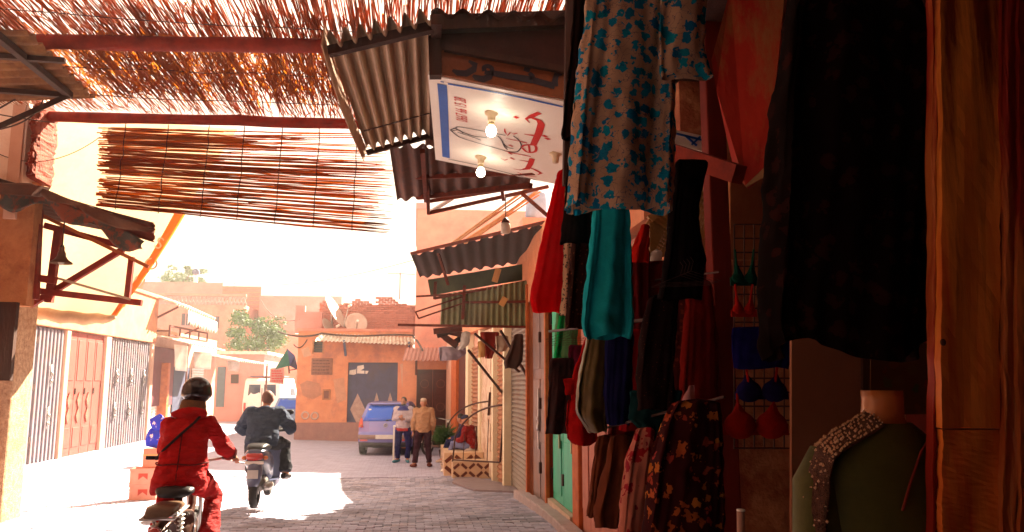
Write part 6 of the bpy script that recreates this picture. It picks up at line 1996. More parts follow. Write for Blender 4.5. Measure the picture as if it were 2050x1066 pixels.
def rring(y, zc, hw, hz, n=16):
    return [Vector((hw * math.copysign(abs(math.cos(2 * PI * k / n)) ** 0.7, math.cos(2 * PI * k / n)), y, zc + hz * math.copysign(abs(math.sin(2 * PI * k / n)) ** 0.7, math.sin(2 * PI * k / n)))) for k in range(n)]
def scooter(label, loc, rz):
    t = thing('motor_scooter', label, 'scooter', loc, rz=rz)
    b = lambda mb, nm, mat, par=None, sm_=True: mb.build(nm, mat, par or t, sm_, rel=False)
    wheel(t, (0, -0.62, 0.23), 0.23, 0.055, 'rear_wheel', False)
    wheel(t, (0, 0.66, 0.23), 0.23, 0.05, 'front_wheel', False)
    b(MB().loft([rring(-0.78, 0.72, 0.07, 0.06), rring(-0.74, 0.70, 0.12, 0.10), rring(-0.55, 0.66, 0.17, 0.14), rring(-0.25, 0.58, 0.18, 0.18), rring(0.05, 0.48, 0.16, 0.20), rring(0.12, 0.42, 0.12, 0.16)]), 'tail_body', paint_dark)
    b(MB().loft([rring(-0.74, 0.80, 0.10, 0.025), rring(-0.5, 0.82, 0.14, 0.045), rring(-0.1, 0.78, 0.14, 0.045), rring(0.1, 0.75, 0.10, 0.03)]), 'seat', black_plastic)
    b(MB().loft([rring(-0.80, 0.69, 0.095, 0.04), rring(-0.77, 0.70, 0.115, 0.055), rring(-0.70, 0.70, 0.12, 0.055)]), 'tail_light', lamp_red)
    b(MB().box(-0.12, 0.12, -0.79, -0.74, 0.60, 0.64), 'reflector_bar', white_paint, sm_=False)
    for s in (-1, 1):
        b(MB().ell((s * 0.14, -0.72, 0.68), 0.035, 0.05, 0.03), 'indicator', lamp_amber)
        b(MB().tube([(s * 0.24, 0.42, 1.02), (s * 0.28, 0.40, 1.16), (s * 0.30, 0.40, 1.22)], 0.008, 6).ell((s * 0.31, 0.40, 1.25), 0.06, 0.015, 0.04), 'mirror', black_plastic)
        b(MB().tube([(s * 0.2, 0.44, 0.98), (s * 0.34, 0.40, 0.99)], 0.018, 8), 'grip', black_rubber)
    b(MB().loft([rring(-0.84, 0.42, 0.05, 0.10), rring(-0.80, 0.45, 0.09, 0.16), rring(-0.70, 0.48, 0.10, 0.16), rring(-0.6, 0.5, 0.09, 0.12)]), 'mudguard', paint_dark)
    b(MB().box(-0.07, 0.07, -0.87, -0.85, 0.42, 0.53), 'number_plate', M('plate_white', (0.6, 0.58, 0.55)), sm_=False)
    b(MB().tube([(0.16, -0.75, 0.30), (0.17, -0.5, 0.29), (0.16, -0.2, 0.26)], [0.05, 0.06, 0.04], 12), 'exhaust', steel)
    b(MB().loft([rring(-0.6, 0.30, 0.10, 0.09), rring(-0.3, 0.30, 0.13, 0.11), rring(0.0, 0.28, 0.10, 0.09)]), 'engine', M('engine_grey', (0.2, 0.18, 0.17), metal=0.5, rough=0.5))
    b(MB().box(-0.19, 0.19, -0.02, 0.42, 0.22, 0.29), 'floorboard', paint_dark, sm_=False)
    b(MB().loft([rring(0.40, 0.28, 0.20, 0.05), rring(0.44, 0.5, 0.22, 0.1), rring(0.46, 0.75, 0.2, 0.1), rring(0.44, 0.95, 0.12, 0.06)]), 'leg_shield', paint_dark)
    b(MB().tube([(-0.3, 0.40, 0.99), (0, 0.46, 0.97), (0.3, 0.40, 0.99)], 0.022, 8).ell((0, 0.47, 0.98), 0.13, 0.09, 0.08), 'handlebar', black_plastic)
    b(MB().tube([(0, 0.48, 0.9), (0, 0.64, 0.25)], 0.05, 8), 'fork', steel)
    b(MB().loft([rring(0.42, 0.42, 0.06, 0.04), rring(0.62, 0.50, 0.08, 0.04), rring(0.88, 0.38, 0.06, 0.04)]), 'front_fender', paint_dark)
    return t
def moped(label, loc, rz):
    t = thing('moped', label, 'moped', loc, rz=rz)
    b = lambda mb, nm, mat, par=None, sm_=True: mb.build(nm, mat, par or t, sm_, rel=False)
    frame = M('moped_brown', (0.10, 0.035, 0.02), (0.05, 0.018, 0.012), 9, rough=0.4, metal=0.3)
    wheel(t, (0, -0.52, 0.29), 0.29, 0.035, 'rear_wheel')
    wheel(t, (0, 0.62, 0.29), 0.29, 0.035, 'front_wheel')
    b(MB().loft([rring(-0.30, 0.80, 0.12, 0.03), rring(-0.24, 0.82, 0.15, 0.04), rring(0.05, 0.80, 0.13, 0.04), rring(0.2, 0.78, 0.05, 0.02)]), 'seat', black_plastic)
    b(MB().tube([(0, -0.1, 0.78), (0, -0.05, 0.35), (0, 0.1, 0.32), (0, 0.45, 0.62), (0, 0.5, 0.9)], 0.035, 8), 'frame', frame)
    b(MB().loft([rring(-0.1, 0.40, 0.08, 0.12), rring(0.1, 0.48, 0.10, 0.12), rring(0.3, 0.52, 0.06, 0.08)]), 'engine_cover', frame)
    rk = b(MB().tube([(-0.11, -0.2, 0.70), (-0.12, -0.75, 0.68), (0.12, -0.75, 0.68), (0.11, -0.2, 0.70)], 0.01, 6), 'carrier', steel)
    for k in range(4):
        b(MB().tube([(-0.11, -0.3 - 0.13 * k, 0.69), (0.11, -0.3 - 0.13 * k, 0.69)], 0.007, 5), 'bar', steel, rk)
    b(MB().loft([rring(-0.78, 0.70, 0.09, 0.015), rring(-0.6, 0.73, 0.12, 0.035), rring(-0.35, 0.73, 0.11, 0.03)]), 'pillion_pad', M('pad_olive', (0.07, 0.035, 0.02), (0.12, 0.07, 0.04), 12, rough=0.3))
    b(MB().loft([rring(-0.86, 0.55, 0.035, 0.06), rring(-0.84, 0.55, 0.045, 0.075), rring(-0.78, 0.56, 0.045, 0.07)]), 'tail_light', lamp_red)
    mg = MB()
    rings = []
    for k in range(10):
        a = R(20 + k * 16)
        c = Vector((0, -0.52 - 0.34 * math.cos(a), 0.29 + 0.34 * math.sin(a)))
        nrm = Vector((0, -math.cos(a), math.sin(a)))
        rings.append([c + Vector((x, 0, 0)) + nrm * (0.02 - 12 * x * x) for x in (-0.055, -0.03, 0, 0.03, 0.055)])
    mg.loft(rings, False, False, closed=False)
    b(mg, 'mudguard', frame)
    b(MB().box(-0.07, 0.07, -0.88, -0.865, 0.38, 0.47), 'number_plate', M('plate_white', (0.6, 0.58, 0.55)), sm_=False)
    for s in (-1, 1):
        sp = MB()
        pts = [(s * 0.10 + 0.022 * math.cos(k * 1.05), -0.50 + 0.10 * k / 60 + 0.022 * math.sin(k * 1.05), 0.34 + 0.32 * k / 60) for k in range(61)]
        b(sp.tube(pts, 0.006, 5), 'shock_spring', M('spring_pale', (0.6, 0.55, 0.5), metal=0.4, rough=0.4))
        b(MB().tube([(s * 0.10, -0.52, 0.29), (s * 0.10, -0.39, 0.70)], 0.010, 6), 'shock_rod', steel)
        b(MB().tube([(s * 0.26, 0.36, 1.03), (s * 0.37, 0.30, 1.04)], 0.017, 8), 'grip', black_rubber)
        b(MB().tube([(s * 0.05, 0.1, 0.30), (s * 0.17, 0.1, 0.29)], 0.014, 6).box(min(s * .13, s * .2), max(s * .13, s * .2), 0.06, 0.14, 0.275, 0.30), 'pedal', black_rubber)
    b(MB().tube([(-0.3, 0.34, 1.03), (-0.15, 0.46, 1.0), (0, 0.48, 0.98), (0.15, 0.46, 1.0), (0.3, 0.34, 1.03)], 0.012, 8), 'handlebar', steel)
    b(MB().tube([(0.20, 0.42, 1.02), (0.42, 0.52, 0.96)], 0.006, 5), 'brake_lever', steel)
    b(MB().ell((0, 0.54, 0.92), 0.075, 0.06, 0.075), 'headlight', white_paint)
    b(MB().tube([(0.05, 0.50, 0.9), (0.05, 0.62, 0.29)], 0.016, 6).tube([(-0.05, 0.50, 0.9), (-0.05, 0.62, 0.29)], 0.016, 6), 'fork', steel)
    b(MB().tube([(0.14, 0.1, 0.25), (0.15, -0.3, 0.25), (0.15, -0.75, 0.30)], [0.02, 0.035, 0.035], 10), 'exhaust', steel)
    return t

# ---- red rider on the moped
ym = 7.05
xm = W(355, 980, ym).x
moped('brown moped ridden by the person in red', (xm, ym + 0.12, 0.0), R(3))
ride = dict(head=(0.04, 0.20, 1.585), neck=(0.02, 0.14, 1.44), chest=(0, 0.06, 1.20), pelvis=(0, -0.02, 0.92), shL=(-0.15, 0.12, 1.335), shR=(0.165, 0.12, 1.335), elL=(-0.20, 0.27, 1.10), elR=(0.29, 0.24, 1.12), wrL=(-0.22, 0.40, 1.05), wrR=(0.33, 0.36, 1.05),
            hipL=(-0.11, 0.03, 0.88), hipR=(0.11, 0.03, 0.88), knL=(-0.19, 0.38, 0.72), knR=(0.20, 0.36, 0.70), anL=(-0.19, 0.14, 0.37), anR=(0.22, 0.10, 0.37), toeL=Vector((0, 1, -0.1)), toeR=Vector((0, 1, -0.1)), face=(0.05, 1, -0.05), palmL=(0, 0, 1), palmR=(0, 0, 1))
red_coat = cloth_mat('coat_red', (0.42, 0.006, 0.006), (0.26, 0.003, 0.004), 0.8)
def helmet_fn(e, V, rotf):
    c = V['head'] + rotf @ Vector((0, -0.005, 0.03))
    e.ell(c, 0.125, 0.14, 0.125, 22, 14, rotf)
    e.loft([[c + rotf @ Vector((rr * 0.93 * math.cos(2 * PI * k / 22), rr * 1.05 * math.sin(2 * PI * k / 22), z)) for k in range(22)] for z, rr in ((-0.055, 0.130), (-0.03, 0.138), (0.0, 0.136))])
def scarf_fn(e, V, rotf):
    n = V['neck'] + Vector((0, 0.02, 0.04))
    for k, (z, r_) in enumerate(((-0.035, 0.105), (0.0, 0.10), (0.035, 0.093))):
        e.torus(n + Vector((0, 0.01 * k, z)), r_ - 0.02, 0.032, 'z', 20, 8)
def strap_fn(e, V, rotf):
    pts = [Vector(q) for q in ((0.13, 0.10, 1.44), (0.09, -0.045, 1.36), (-0.02, -0.115, 1.25), (-0.13, -0.115, 1.14), (-0.21, -0.03, 1.05))]
    e.tube(pts, 0.014, 6)
def seam_fn(e, V, rotf):
    e.tube([Vector((0.208 * math.cos(2 * PI * k / 28), -0.02 + 0.172 * math.sin(2 * PI * k / 28), 1.02 + 0.006 * math.sin(k))) for k in range(29)], 0.006, 5)
def bseam_fn(e, V, rotf):
    e.tube([(0.0, -0.232, 0.84), (0.0, -0.225, 0.92), (0.0, -0.186, 1.03), (0.0, -0.138, 1.15), (0.0, -0.088, 1.27)], 0.005, 5)
def cuff_fn(e, V, rotf):
    d = (V['wrR'] - V['elR']).normalized()
    e.tube([V['wrR'] - d * 0.06, V['wrR'] - d * 0.015], 0.066, 12)
def hood_fn(e, V, rotf):
    e.ell(V['neck'] + Vector((0, -0.07, -0.02)), 0.15, 0.075, 0.06)
person('rider in a long red coat and dark helmet seen from behind on the moped', (xm, ym + 0.12, 0.0), R(3), ride, dict(
    trousers=cloth_mat('trouser_red', (0.34, 0.006, 0.006), None, 0.8), jacket=red_coat, shoe=black_plastic,
    torso=[((-0.01, -0.06, 0.78), 0.215, 0.17), ((-0.01, -0.06, 0.88), 0.222, 0.18), ((0, -0.02, 1.02), 0.20, 0.165), ((0, 0.02, 1.15), 0.185, 0.155), ((0, 0.06, 1.27), 0.182, 0.145), ((0.01, 0.10, 1.35), 0.15, 0.115), ((0.02, 0.13, 1.43), 0.085, 0.085)], cuff=0.09, sleeve_r=(0.078, 0.074, 0.068, 0.058),
    extras=[('helmet', helmet_fn, M('helmet_black', (0.018, 0.010, 0.012), rough=0.25, spec=0.6, bump=0), 0.009), ('scarf', scarf_fn, M('scarf_tan', (0.20, 0.09, 0.03), (0.10, 0.05, 0.03), 18), 0.01), ('bag_strap', strap_fn, M('strap_dark', (0.02, 0.008, 0.008)), 0.009), ('hood', hood_fn, red_coat, 0.012), ('waist_seam', seam_fn, M('seam_dark', (0.10, 0.002, 0.003)), None), ('back_seam', bseam_fn, M('seam_dark', (0.10, 0.002, 0.003)), None), ('cuff', cuff_fn, M('cuff_dark', (0.16, 0.004, 0.004)), 0.009)]))
# ---- rider on the scooter
ysn = G(506, 1030).y + 0.6
xs_ = W(514, 950, ysn - 0.4).x
scooter('grey scooter ridden away by the man in the navy hoodie', (xs_, ysn, 0.0), R(2))
ride2 = dict(head=(0.02, 0.10, 1.46), neck=(0.01, 0.05, 1.33), chest=(0, -0.02, 1.12), pelvis=(0, -0.12, 0.86), shL=(-0.20, 0.03, 1.26), shR=(0.20, 0.03, 1.26), elL=(-0.34, 0.14, 1.02), elR=(0.36, 0.16, 1.03), wrL=(-0.30, 0.36, 1.0), wrR=(0.32, 0.36, 1.0),
             hipL=(-0.12, -0.06, 0.85), hipR=(0.12, -0.06, 0.85), knL=(-0.24, 0.30, 0.76), knR=(0.29, 0.28, 0.78), anL=(-0.17, 0.20, 0.38), anR=(0.30, 0.14, 0.38), toeL=Vector((-0.2, 1, 0)), toeR=Vector((0.3, 1, 0)), face=(-0.1, 1, 0), palmL=(0, 0, 1), palmR=(0, 0, 1))
navy_coat = cloth_mat('hoodie_navy', (0.030, 0.045, 0.085), (0.018, 0.026, 0.05), 0.8)
def hood2(e, V, rotf):
    e.ell(V['neck'] + Vector((0, -0.09, -0.05)), 0.15, 0.06, 0.085)
person('man in a dark navy hoodie riding the scooter away', (xs_, ysn, 0.0), R(2), ride2, dict(
    trousers=cloth_mat('trouser_black', (0.018, 0.018, 0.028)), jacket=navy_coat, shoe=black_plastic,
    torso=[((0, -0.16, 0.80), 0.225, 0.165), ((0, -0.15, 0.90), 0.235, 0.18), ((0, -0.09, 1.03), 0.23, 0.17), ((0, -0.03, 1.16), 0.235, 0.16), ((0, 0.02, 1.26), 0.21, 0.13), ((0.01, 0.05, 1.34), 0.11, 0.09)], cuff=0.095, sleeve_r=(0.11, 0.10, 0.09, 0.07),
    extras=[('hair', hair_fn, M('hair_short', (0.15, 0.06, 0.04), rough=0.7), 0.01), ('hood', hood2, navy_coat, 0.012)]))
# parked moped beside the plant
mp2 = G(868, 915)
moped('dark parked moped half hidden behind the potted plant', (mp2.x + 0.15, mp2.y + 0.9, gz(0, 20)), R(-38))

# ------------------------------------------------------------------ cars
def car(label, loc, rz, prof, width, paint, glass_rects, cat='car', name='parked_car', tail=None, wheels=(0.62, 3.0, 0.29), roof_tuck=0.80, belt=0.95, rearc=0.10, top_mat=None):
    """prof: side outline (y from the rear, z); parts added in local space, rear at y=0, front +y"""
    t = thing(name, label, cat, loc, rz=rz)
    hw = width / 2
    zmax = max(p[1] for p in prof)
    ymax = max(p[0] for p in prof)
    def warp(x, y, z):
        k = 1.0 if z < belt else 1 - (1 - roof_tuck) * (z - belt) / (zmax - belt)
        if z < 0.45:
            k *= 0.96 + 0.04 * max(0, (z - 0.2)) / 0.25
        fx = abs(x)
        yy = y
        if y < ymax * 0.35:
            yy = y + rearc * fx ** 4 * (1 - y / (ymax * 0.35))
        if y > ymax * 0.65:
            yy = y - 0.25 * fx ** 4 * (y - ymax * 0.65) / (ymax * 0.35)
        return Vector((x * hw * k, yy, z))
    xs = [-1, -0.9, -0.6, -0.2, 0.2, 0.6, 0.9, 1]
    rings = [[warp(x, y, z) for y, z in prof] for x in xs]
    MB().loft(rings).build('body', paint, t, False, rel=False, bevel=0.03)
    for nm, pts, x0, x1, mat, side in glass_rects:
        mb = MB()
        if side:                     # on the flank
            for s in (-1, 1):
                m2 = MB()
                q = [warp(s * 1.0, y, z) + Vector((s * 0.006, 0, 0)) for y, z in pts]
                if s < 0:
                    q.reverse()
                m2.prism(q, (s * 0.008, 0, 0)).build(nm, mat, t, rel=False)
        else:                        # on the rear: pts is a line (y,z)->(y,z)
            n = 8
            (ya, za), (yb, zb_) = pts
            def fn(a, b):
                x = x0 + (x1 - x0) * a
                y, z = ya + (yb - ya) * b, za + (zb_ - za) * b
                return warp(x, y, z) + Vector((0, -0.012, 0.004))
            mb.grid(fn, 10, 4).build(nm, mat, t, True, rel=False, mods=(('SOLIDIFY', dict(thickness=0.012)),))
    y1, y2, r_ = wheels
    for yy in (y1, y2):
        for s in (-1, 1):
            c = Vector((s * (hw - 0.09), yy, r_))
            wl = MB().tube([c - Vector((0.09, 0, 0)), c - Vector((0.08, 0, 0)), c + Vector((0.08, 0, 0)), c + Vector((0.095, 0, 0))], [r_ - 0.03, r_, r_, r_ - 0.03], 24).build('wheel', black_rubber, t, True, rel=False)
            MB().tube([c - Vector((0.102, 0, 0)), c + Vector((0.102, 0, 0))], r_ * 0.62, 16).build('rim', steel, wl, rel=False)
    if tail:
        tail(t, warp, hw)
    return t
hatch = [(0.06, 0.24), (0.02, 0.34), (0.0, 0.48), (0.02, 0.60), (0.10, 0.66), (0.13, 0.80), (0.17, 0.96), (0.30, 1.22), (0.42, 1.45), (0.60, 1.51), (1.2, 1.54), (1.8, 1.52), (2.2, 1.42), (2.75, 1.02), (3.2, 0.92), (3.5, 0.78), (3.56, 0.5), (3.5, 0.25), (2.5, 0.2), (1.0, 0.2)]
glass = M_glass('car_glass', (0.012, 0.02, 0.05))
sky_glass = M_glass('car_glass_sky', (0.005, 0.08, 0.55), 0.12)  # sky reflection painted into the glass colour
car_paint = M('car_bronze', (0.16, 0.15, 0.42), (0.15, 0.14, 0.38), 3, rough=0.22, metal=0.2, spec=0.6, bump=0)
def i_tail(t, warp, hw):
    for s in (-1, 1):
        q = [warp(s * 0.80, 0.135, 0.80), warp(s * 0.99, 0.13, 0.80), warp(s * 0.99, 0.19, 1.0), warp(s * 0.95, 0.24, 1.10), warp(s * 0.86, 0.19, 1.0)]
        q = [p + Vector((s * 0.012, -0.03, 0)) for p in q]
        l = MB().prism(q if s > 0 else q[::-1], (0, 0.05, 0)).build('tail_light', lamp_red, t, rel=False, bevel=0.008)
        c = warp(s * 0.9, 0.13, 0.86)
        MB().ell(c + Vector((0, -0.035, 0)), 0.045, 0.015, 0.03).build('indicator', lamp_amber, l, True, rel=False)
        MB().box(min(s * 0.5, s * 0.72), max(s * 0.5, s * 0.72), 0.0, 0.03, 0.42, 0.47).build('reflector', lamp_red, t, rel=False)
        MB().ell(warp(s * 1.0, 2.05, 1.02) + Vector((s * 0.10, 0, 0)), 0.09, 0.05, 0.065).build('mirror', car_paint, t, True, rel=False)
    MB().grid(lambda a, b: warp(-0.97 + 1.94 * a, 0.015, 0.24 + 0.14 * b) + Vector((0, -0.02, 0)), 10, 2).build('lower_bumper', black_plastic, t, True, rel=False, mods=(('SOLIDIFY', dict(thickness=0.02)),))
    MB().grid(lambda a, b: warp(-0.99 + 1.98 * a, -0.005, 0.47 + 0.13 * b) + Vector((0, -0.03, 0)), 12, 2).build('bumper', M('bumper_brown', (0.22, 0.13, 0.11), rough=0.35, bump=0), t, True, rel=False, mods=(('SOLIDIFY', dict(thickness=0.03)),))
    pl = MB().box(-0.26, 0.26, -0.055, -0.035, 0.485, 0.60).build('number_plate', M('plate_white', (0.6, 0.58, 0.55)), t, rel=False)
    text_mesh('10797 | 1', 0.10, Vector((-0.22, -0.057, 0.51)), Vector((1, 0, 0)), Vector((0, 0, 1)), ink_black, pl, 'plate_number')
    MB().torus((0, 0.135, 0.86), 0.05, 0.012, 'y', 18, 6).box(-0.03, 0.03, 0.125, 0.14, 0.852, 0.868).build('badge', steel, t, True, rel=False)
    MB().tube([warp(0.0, 0.19, 1.0) + Vector((0, -0.03, 0)), warp(0.35, 0.23, 1.06) + Vector((0, -0.035, 0))], [0.018, 0.008], 6).build('wiper', black_plastic, t, rel=False)
    MB().grid(lambda a, b: warp(-0.92 + 1.84 * a, 0.36 + 0.25 * b, 1.48 + 0.035 * b) + Vector((0, -0.03, 0.01)), 10, 2).build('spoiler', car_paint, t, True, rel=False, mods=(('SOLIDIFY', dict(thickness=0.03)),))
    MB().box(-0.52, -0.44, 0.20, 0.215, 1.30, 1.34).build('sticker', white_paint, t, rel=False)
gc = G(716, 912)
car('blue grey hatchback parked with a rear window coloured as reflected sky to the lane', (gc.x + 0.78, gc.y - 0.3, gz(0, 22)), R(-6), hatch, 1.62, car_paint,
    [('rear_window', ((0.18, 0.99), (0.41, 1.43)), -0.84, 0.84, sky_glass, False), ('side_window', [(0.55, 1.02), (1.25, 1.0), (1.25, 1.42), (0.72, 1.42)], 0, 0, glass, True), ('side_window', [(1.35, 1.0), (2.4, 0.98), (2.05, 1.36), (1.35, 1.42)], 0, 0, glass, True)], tail=i_tail, rearc=0.16, roof_tuck=0.72)
# folding table standing by the car
tg = G(787, 925)
tt = thing('small_table', 'narrow white table standing between the car and the track jacket man', 'table', tg)
ztop = W(800, 853, tg.y).z
xt1 = W(816, 853, tg.y).x
MB().box(tg.x - 0.02, xt1 + 0.1, tg.y - 0.05, tg.y + 0.4, ztop - 0.03, ztop).build('table_top', white_paint, tt)
for x, y in ((tg.x, tg.y), (tg.x, tg.y + 0.36), (xt1 + 0.08, tg.y + 0.36), (xt1 + 0.08, tg.y)):
    MB().bar((x, y, tg.z), (x, y, ztop - 0.03), 0.035, 0.035).build('leg', white_paint, tt)
MB().bar((tg.x, tg.y, tg.z + 0.06), (tg.x, tg.y + 0.36, tg.z + 0.06), 0.03, 0.03).build('stretcher', white_paint, tt)
# far vehicles
van = [(0.0, 0.35), (0.0, 1.1), (0.05, 2.2), (0.25, 2.32), (3.2, 2.32), (3.9, 1.5), (4.6, 1.25), (4.75, 0.5), (4.5, 0.25), (0.3, 0.25)]
def v_tail(t, warp, hw):
    for s in (-1, 1):
        MB().box(s * 0.80 - 0.05, s * 0.80 + 0.05, -0.02, 0.05, 0.75, 1.15).build('tail_light', lamp_red, t, rel=False)
    MB().box(-0.9, 0.9, -0.06, 0.04, 0.35, 0.6).build('bumper', M('slate_blue', (0.10, 0.13, 0.22)), t, rel=False)
    MB().box(-0.012, 0.012, -0.02, 0.02, 0.6, 1.85).build('door_seam', black_plastic, t, rel=False)
    rk = MB().box(-0.7, 0.7, 0.4, 2.6, 2.40, 2.44).build('roof_rack', M('slate_blue', (0.10, 0.13, 0.22)), t, rel=False)
    for y in (0.5, 1.5, 2.5):
        MB().bar((-0.68, y, 2.3), (-0.68, y, 2.42), 0.04, 0.04).build('rack_foot', iron, rk, rel=False)
pv_ = W(522, 838, 40.5)
car('pale delivery van with roof rack parked far down the lane', (pv_.x, 40.5, -0.4), R(-4), van, 1.85, white_paint,
    [('rear_window', ((0.03, 1.45), (0.05, 2.02)), -0.75, -0.1, glass, False), ('rear_window', ((0.03, 1.45), (0.05, 2.02)), 0.1, 0.75, glass, False), ('side_window', [(2.3, 1.3), (3.4, 1.3), (3.15, 1.8), (2.3, 1.85)], 0, 0, glass, True)], cat='van', name='delivery_van', tail=v_tail, wheels=(0.8, 3.7, 0.32), roof_tuck=0.9, belt=1.2, rearc=0.02)
def b_tail(t, warp, hw):
    for s in (-1, 1):
        MB().box(s * 0.66 - 0.08, s * 0.66 + 0.08, 0.06, 0.14, 0.66, 0.8).build('tail_light', lamp_red, t, rel=False)
    MB().grid(lambda a, b: warp(-0.98 + 1.96 * a, 0.0, 0.34 + 0.2 * b) + Vector((0, -0.02, 0)), 8, 1).build('bumper', black_plastic, t, rel=False, mods=(('SOLIDIFY', dict(thickness=0.02)),))
car('small pale blue car parked beside the orange house corner', (W(576, 838, 36).x, 36, -0.4), R(-14), hatch, 1.6, M('car_blue', (0.20, 0.30, 0.50), rough=0.25, bump=0),
    [('rear_window', ((0.18, 0.99), (0.41, 1.40)), -0.8, 0.8, sky_glass, False), ('side_window', [(0.55, 1.02), (2.4, 0.98), (2.05, 1.36), (0.72, 1.42)], 0, 0, glass, True)], tail=b_tail)

# ------------------------------------------------------------------ crates and goods
gcr = G(252, 1002)
crate_m = M('crate_pink', (0.60, 0.27, 0.20), (0.52, 0.21, 0.15), 6, rough=0.6)
def crate(label, z, rz_):
    w_, d_, h_ = 0.40, 0.30, 0.245
    t = thing('drinks_crate', label, 'crate', (gcr.x + 0.24, gcr.y + 0.12, z), 'crates stacked by the left shops', rz=rz_)
    mb = MB()
    th = 0.012
    mb.box(-w_ / 2, w_ / 2, -d_ / 2, -d_ / 2 + th, 0, h_).box(-w_ / 2, w_ / 2, d_ / 2 - th, d_ / 2, 0, h_).box(-w_ / 2, -w_ / 2 + th, -d_ / 2 + th, d_ / 2 - th, 0, h_).box(w_ / 2 - th, w_ / 2, -d_ / 2 + th, d_ / 2 - th, 0, h_).box(-w_ / 2 + th, w_ / 2 - th, -d_ / 2 + th, d_ / 2 - th, 0, th)
    mb.build('shell', crate_m, t, rel=False)
    for zz in (0.0, h_ - 0.03):
        MB().box(-w_ / 2 - 0.008, w_ / 2 + 0.008, -d_ / 2 - 0.008, -d_ / 2 - 0.0005, zz, zz + 0.03).box(w_ / 2 + 0.0005, w_ / 2 + 0.008, -d_ / 2, d_ / 2, zz, zz + 0.03).build('rim', crate_m, t, rel=False)
    em = M('crate_mark', (0.50, 0.05, 0.03))
    y = -d_ / 2 - 0.004
    MB().prism([(-0.07, y, 0.07), (-0.035, y, 0.10), (0, y, 0.125), (0.035, y, 0.10), (0.07, y, 0.07), (0.07, y, 0.17), (-0.07, y, 0.17)], (0, 0.003, 0)).build('emblem', em, t, rel=False)
    x = w_ / 2 + 0.001
    MB().prism([(x, -0.06, 0.07), (x, 0, 0.12), (x, 0.06, 0.07), (x, 0.06, 0.17), (x, -0.06, 0.17)], (0.003, 0, 0)).build('emblem', em, t, rel=False)
crate('lower pink plastic drinks crate with red chevron mark', gcr.z, R(6))
crate('upper pink plastic drinks crate with red chevron mark', gcr.z + 0.248, R(3))
zc = gcr.z + 0.5
bx_ = thing('carton', 'salmon carton standing on the upper drinks crate', 'carton', (gcr.x + 0.32, gcr.y + 0.14, zc), rz=R(4))
MB().box(-0.12, 0.12, -0.1, 0.1, 0, 0.30).build('box', M('carton', (0.62, 0.22, 0.14)), bx_, rel=False, bevel=0.004)
MB().box(-0.121, 0.121, -0.103, -0.1, 0.19, 0.21).build('tape', M('cardboard', (0.60, 0.34, 0.12)), bx_, rel=False)
# balloon-like crisp packets: printed blue bags bunched on top
for k, (dx, dz, r_, rot_, lab) in enumerate(((0.02, 0.16, 0.15, 0.2, 'lower blue and white snack bag on the carton'), (0.06, 0.40, 0.13, -0.5, 'upper blue and white snack bag leaning on the post'))):
    m_ = M_flower('snack_print', (0.02, 0.03, 0.42), (0.75, 0.7, 0.68), 9, 0.28, (0.45, 0.08, 0.12), 0.8, rough=0.25)
    rings = []
    for i in range(9):
        a = i / 8
        hw_ = r_ * (0.75 + 0.2 * math.sin(PI * a)) * (0.9 if i in (0, 8) else 1)
        ht = 0.055 * math.sin(PI * a) + 0.004
        rings.append([Vector((hw_ * math.cos(2 * PI * q / 20), ht * math.sin(2 * PI * q / 20), -r_ + 2 * r_ * a)) for q in range(20)])
    o = MB().loft(rings).build('snack_bag', m_, smooth=True)
    o.location = (gcr.x + 0.32 + dx, gcr.y + 0.14, zc + 0.30 + dz)
    o.rotation_euler = (0, rot_, 0)
    tag(o, lab, 'snack bag')
wp_ = thing('thin_post', 'thin white post rising behind the stacked crates', 'post', (gcr.x + 0.50, gcr.y + 0.25, gcr.z))
MB().tube([(gcr.x + 0.50, gcr.y + 0.25, gcr.z), (gcr.x + 0.52, gcr.y + 0.25, gcr.z + 1.35)], 0.014, 8).build('pole', white_paint, wp_)
MB().box(gcr.x + 0.4, gcr.x + 0.6, gcr.y + 0.15, gcr.y + 0.35, gcr.z, gcr.z + 0.02).build('foot', white_paint, wp_)
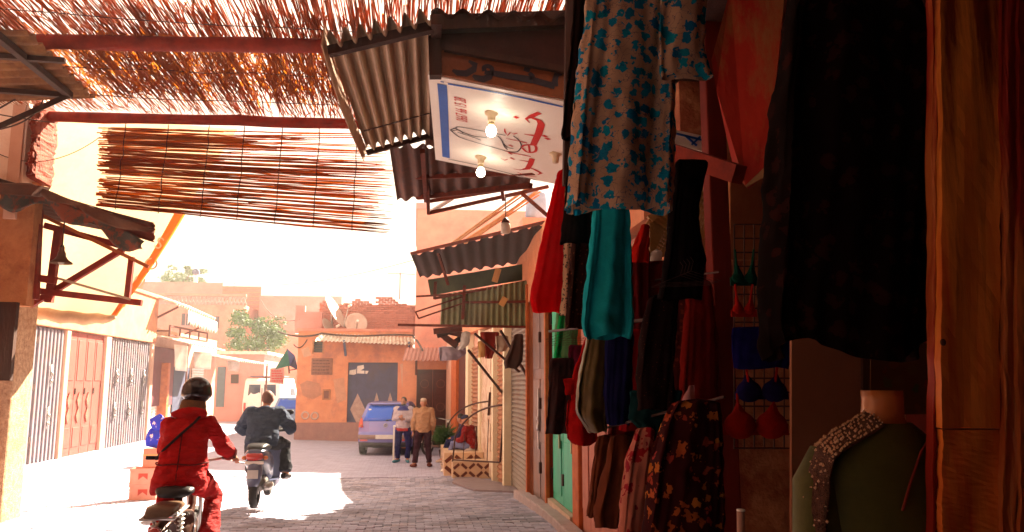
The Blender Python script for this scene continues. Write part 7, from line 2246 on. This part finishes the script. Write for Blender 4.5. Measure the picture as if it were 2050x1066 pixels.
# stall table with goods beyond the crates
gt = G(322, 935)
tb_ = thing('goods_table', 'low table with green goods half hidden behind the red rider', 'table', gt)
MB().box(gt.x - 0.25, gt.x + 0.9, gt.y, gt.y + 0.6, gt.z + 0.62, gt.z + 0.67).build('top', white_paint, tb_)
for x in (-0.2, 0.85):
    for y in (0.05, 0.55):
        MB().bar((gt.x + x, gt.y + y, gt.z), (gt.x + x, gt.y + y, gt.z + 0.62), 0.04, 0.04).build('leg', red_wood, tb_)
for k, lab in enumerate(('leftmost pale green melon on the low table', 'middle pale green melon on the low table', 'rightmost pale green melon on the low table')):
    o = MB().ell((gt.x - 0.1 + 0.2 * k, gt.y + 0.25, gt.z + 0.76), 0.10, 0.12, 0.09).build('melon', M('melon', (0.40, 0.36, 0.12), (0.25, 0.24, 0.06), 8, rough=0.5), smooth=True)
    tag(setbase(o, (gt.x - 0.1 + 0.2 * k, gt.y + 0.25, gt.z + 0.67)), lab, 'melon', 'melons on the low table')

# ------------------------------------------------------------------ potted plant
gp_ = G(890, 925)
pp = thing('potted_plant', 'bushy green plant in a dark pot beside the tiled step', 'plant', gp_)
MB().tube([gp_, gp_ + Vector((0, 0, 0.05)), gp_ + Vector((0, 0, 0.30)), gp_ + Vector((0, 0, 0.32))], [0.10, 0.12, 0.16, 0.16], 18).build('pot', M('pot_dark', (0.05, 0.03, 0.03)), pp, smooth=True)
MB().tube([gp_ + Vector((0, 0, 0.28)), gp_ + Vector((0.02, 0, 0.62))], [0.02, 0.012], 6).build('stem', M('bark', (0.14, 0.07, 0.04)), pp)
mb = MB()
rnd = random.Random(4)
zc_ = W(888, 870, gp_.y).z - gp_.z
for _ in range(420):
    c = gp_ + Vector((rnd.gauss(0, 0.05), rnd.gauss(0, 0.05), zc_ - 0.12 + rnd.gauss(0, 0.08)))
    d = Vector((rnd.gauss(0, 1), rnd.gauss(0, 1), rnd.uniform(-0.3, 1.6))).normalized() * rnd.uniform(0.22, 0.46)
    s = d.orthogonal().normalized() * 0.016
    mb.add([c, c + d * 0.5 + s, c + d + Vector((0, 0, -0.03)), c + d * 0.5 - s], [(0, 1, 2, 3)])
mb.build('foliage', M('palm_leaf', (0.06, 0.14, 0.025), (0.03, 0.07, 0.015), 6, rough=0.5, bump=0, trans=0.3), pp)

# ------------------------------------------------------------------ dusty air
hz = MB().box(-70, 70, -20, 95, -1.5, 16).build('haze', bpy.data.materials.new('haze'))
m = hz.data.materials[0]
m.use_nodes = True
m.node_tree.nodes.clear()
pvn = m.node_tree.nodes.new('ShaderNodeVolumePrincipled')
pvn.inputs['Color'].default_value = (1.0, 0.92, 0.90, 1)
pvn.inputs['Density'].default_value = 0.0022
pvn.inputs['Anisotropy'].default_value = 0.0
mo = m.node_tree.nodes.new('ShaderNodeOutputMaterial')
m.node_tree.links.new(pvn.outputs[0], mo.inputs['Volume'])
hz['kind'] = 'stuff'
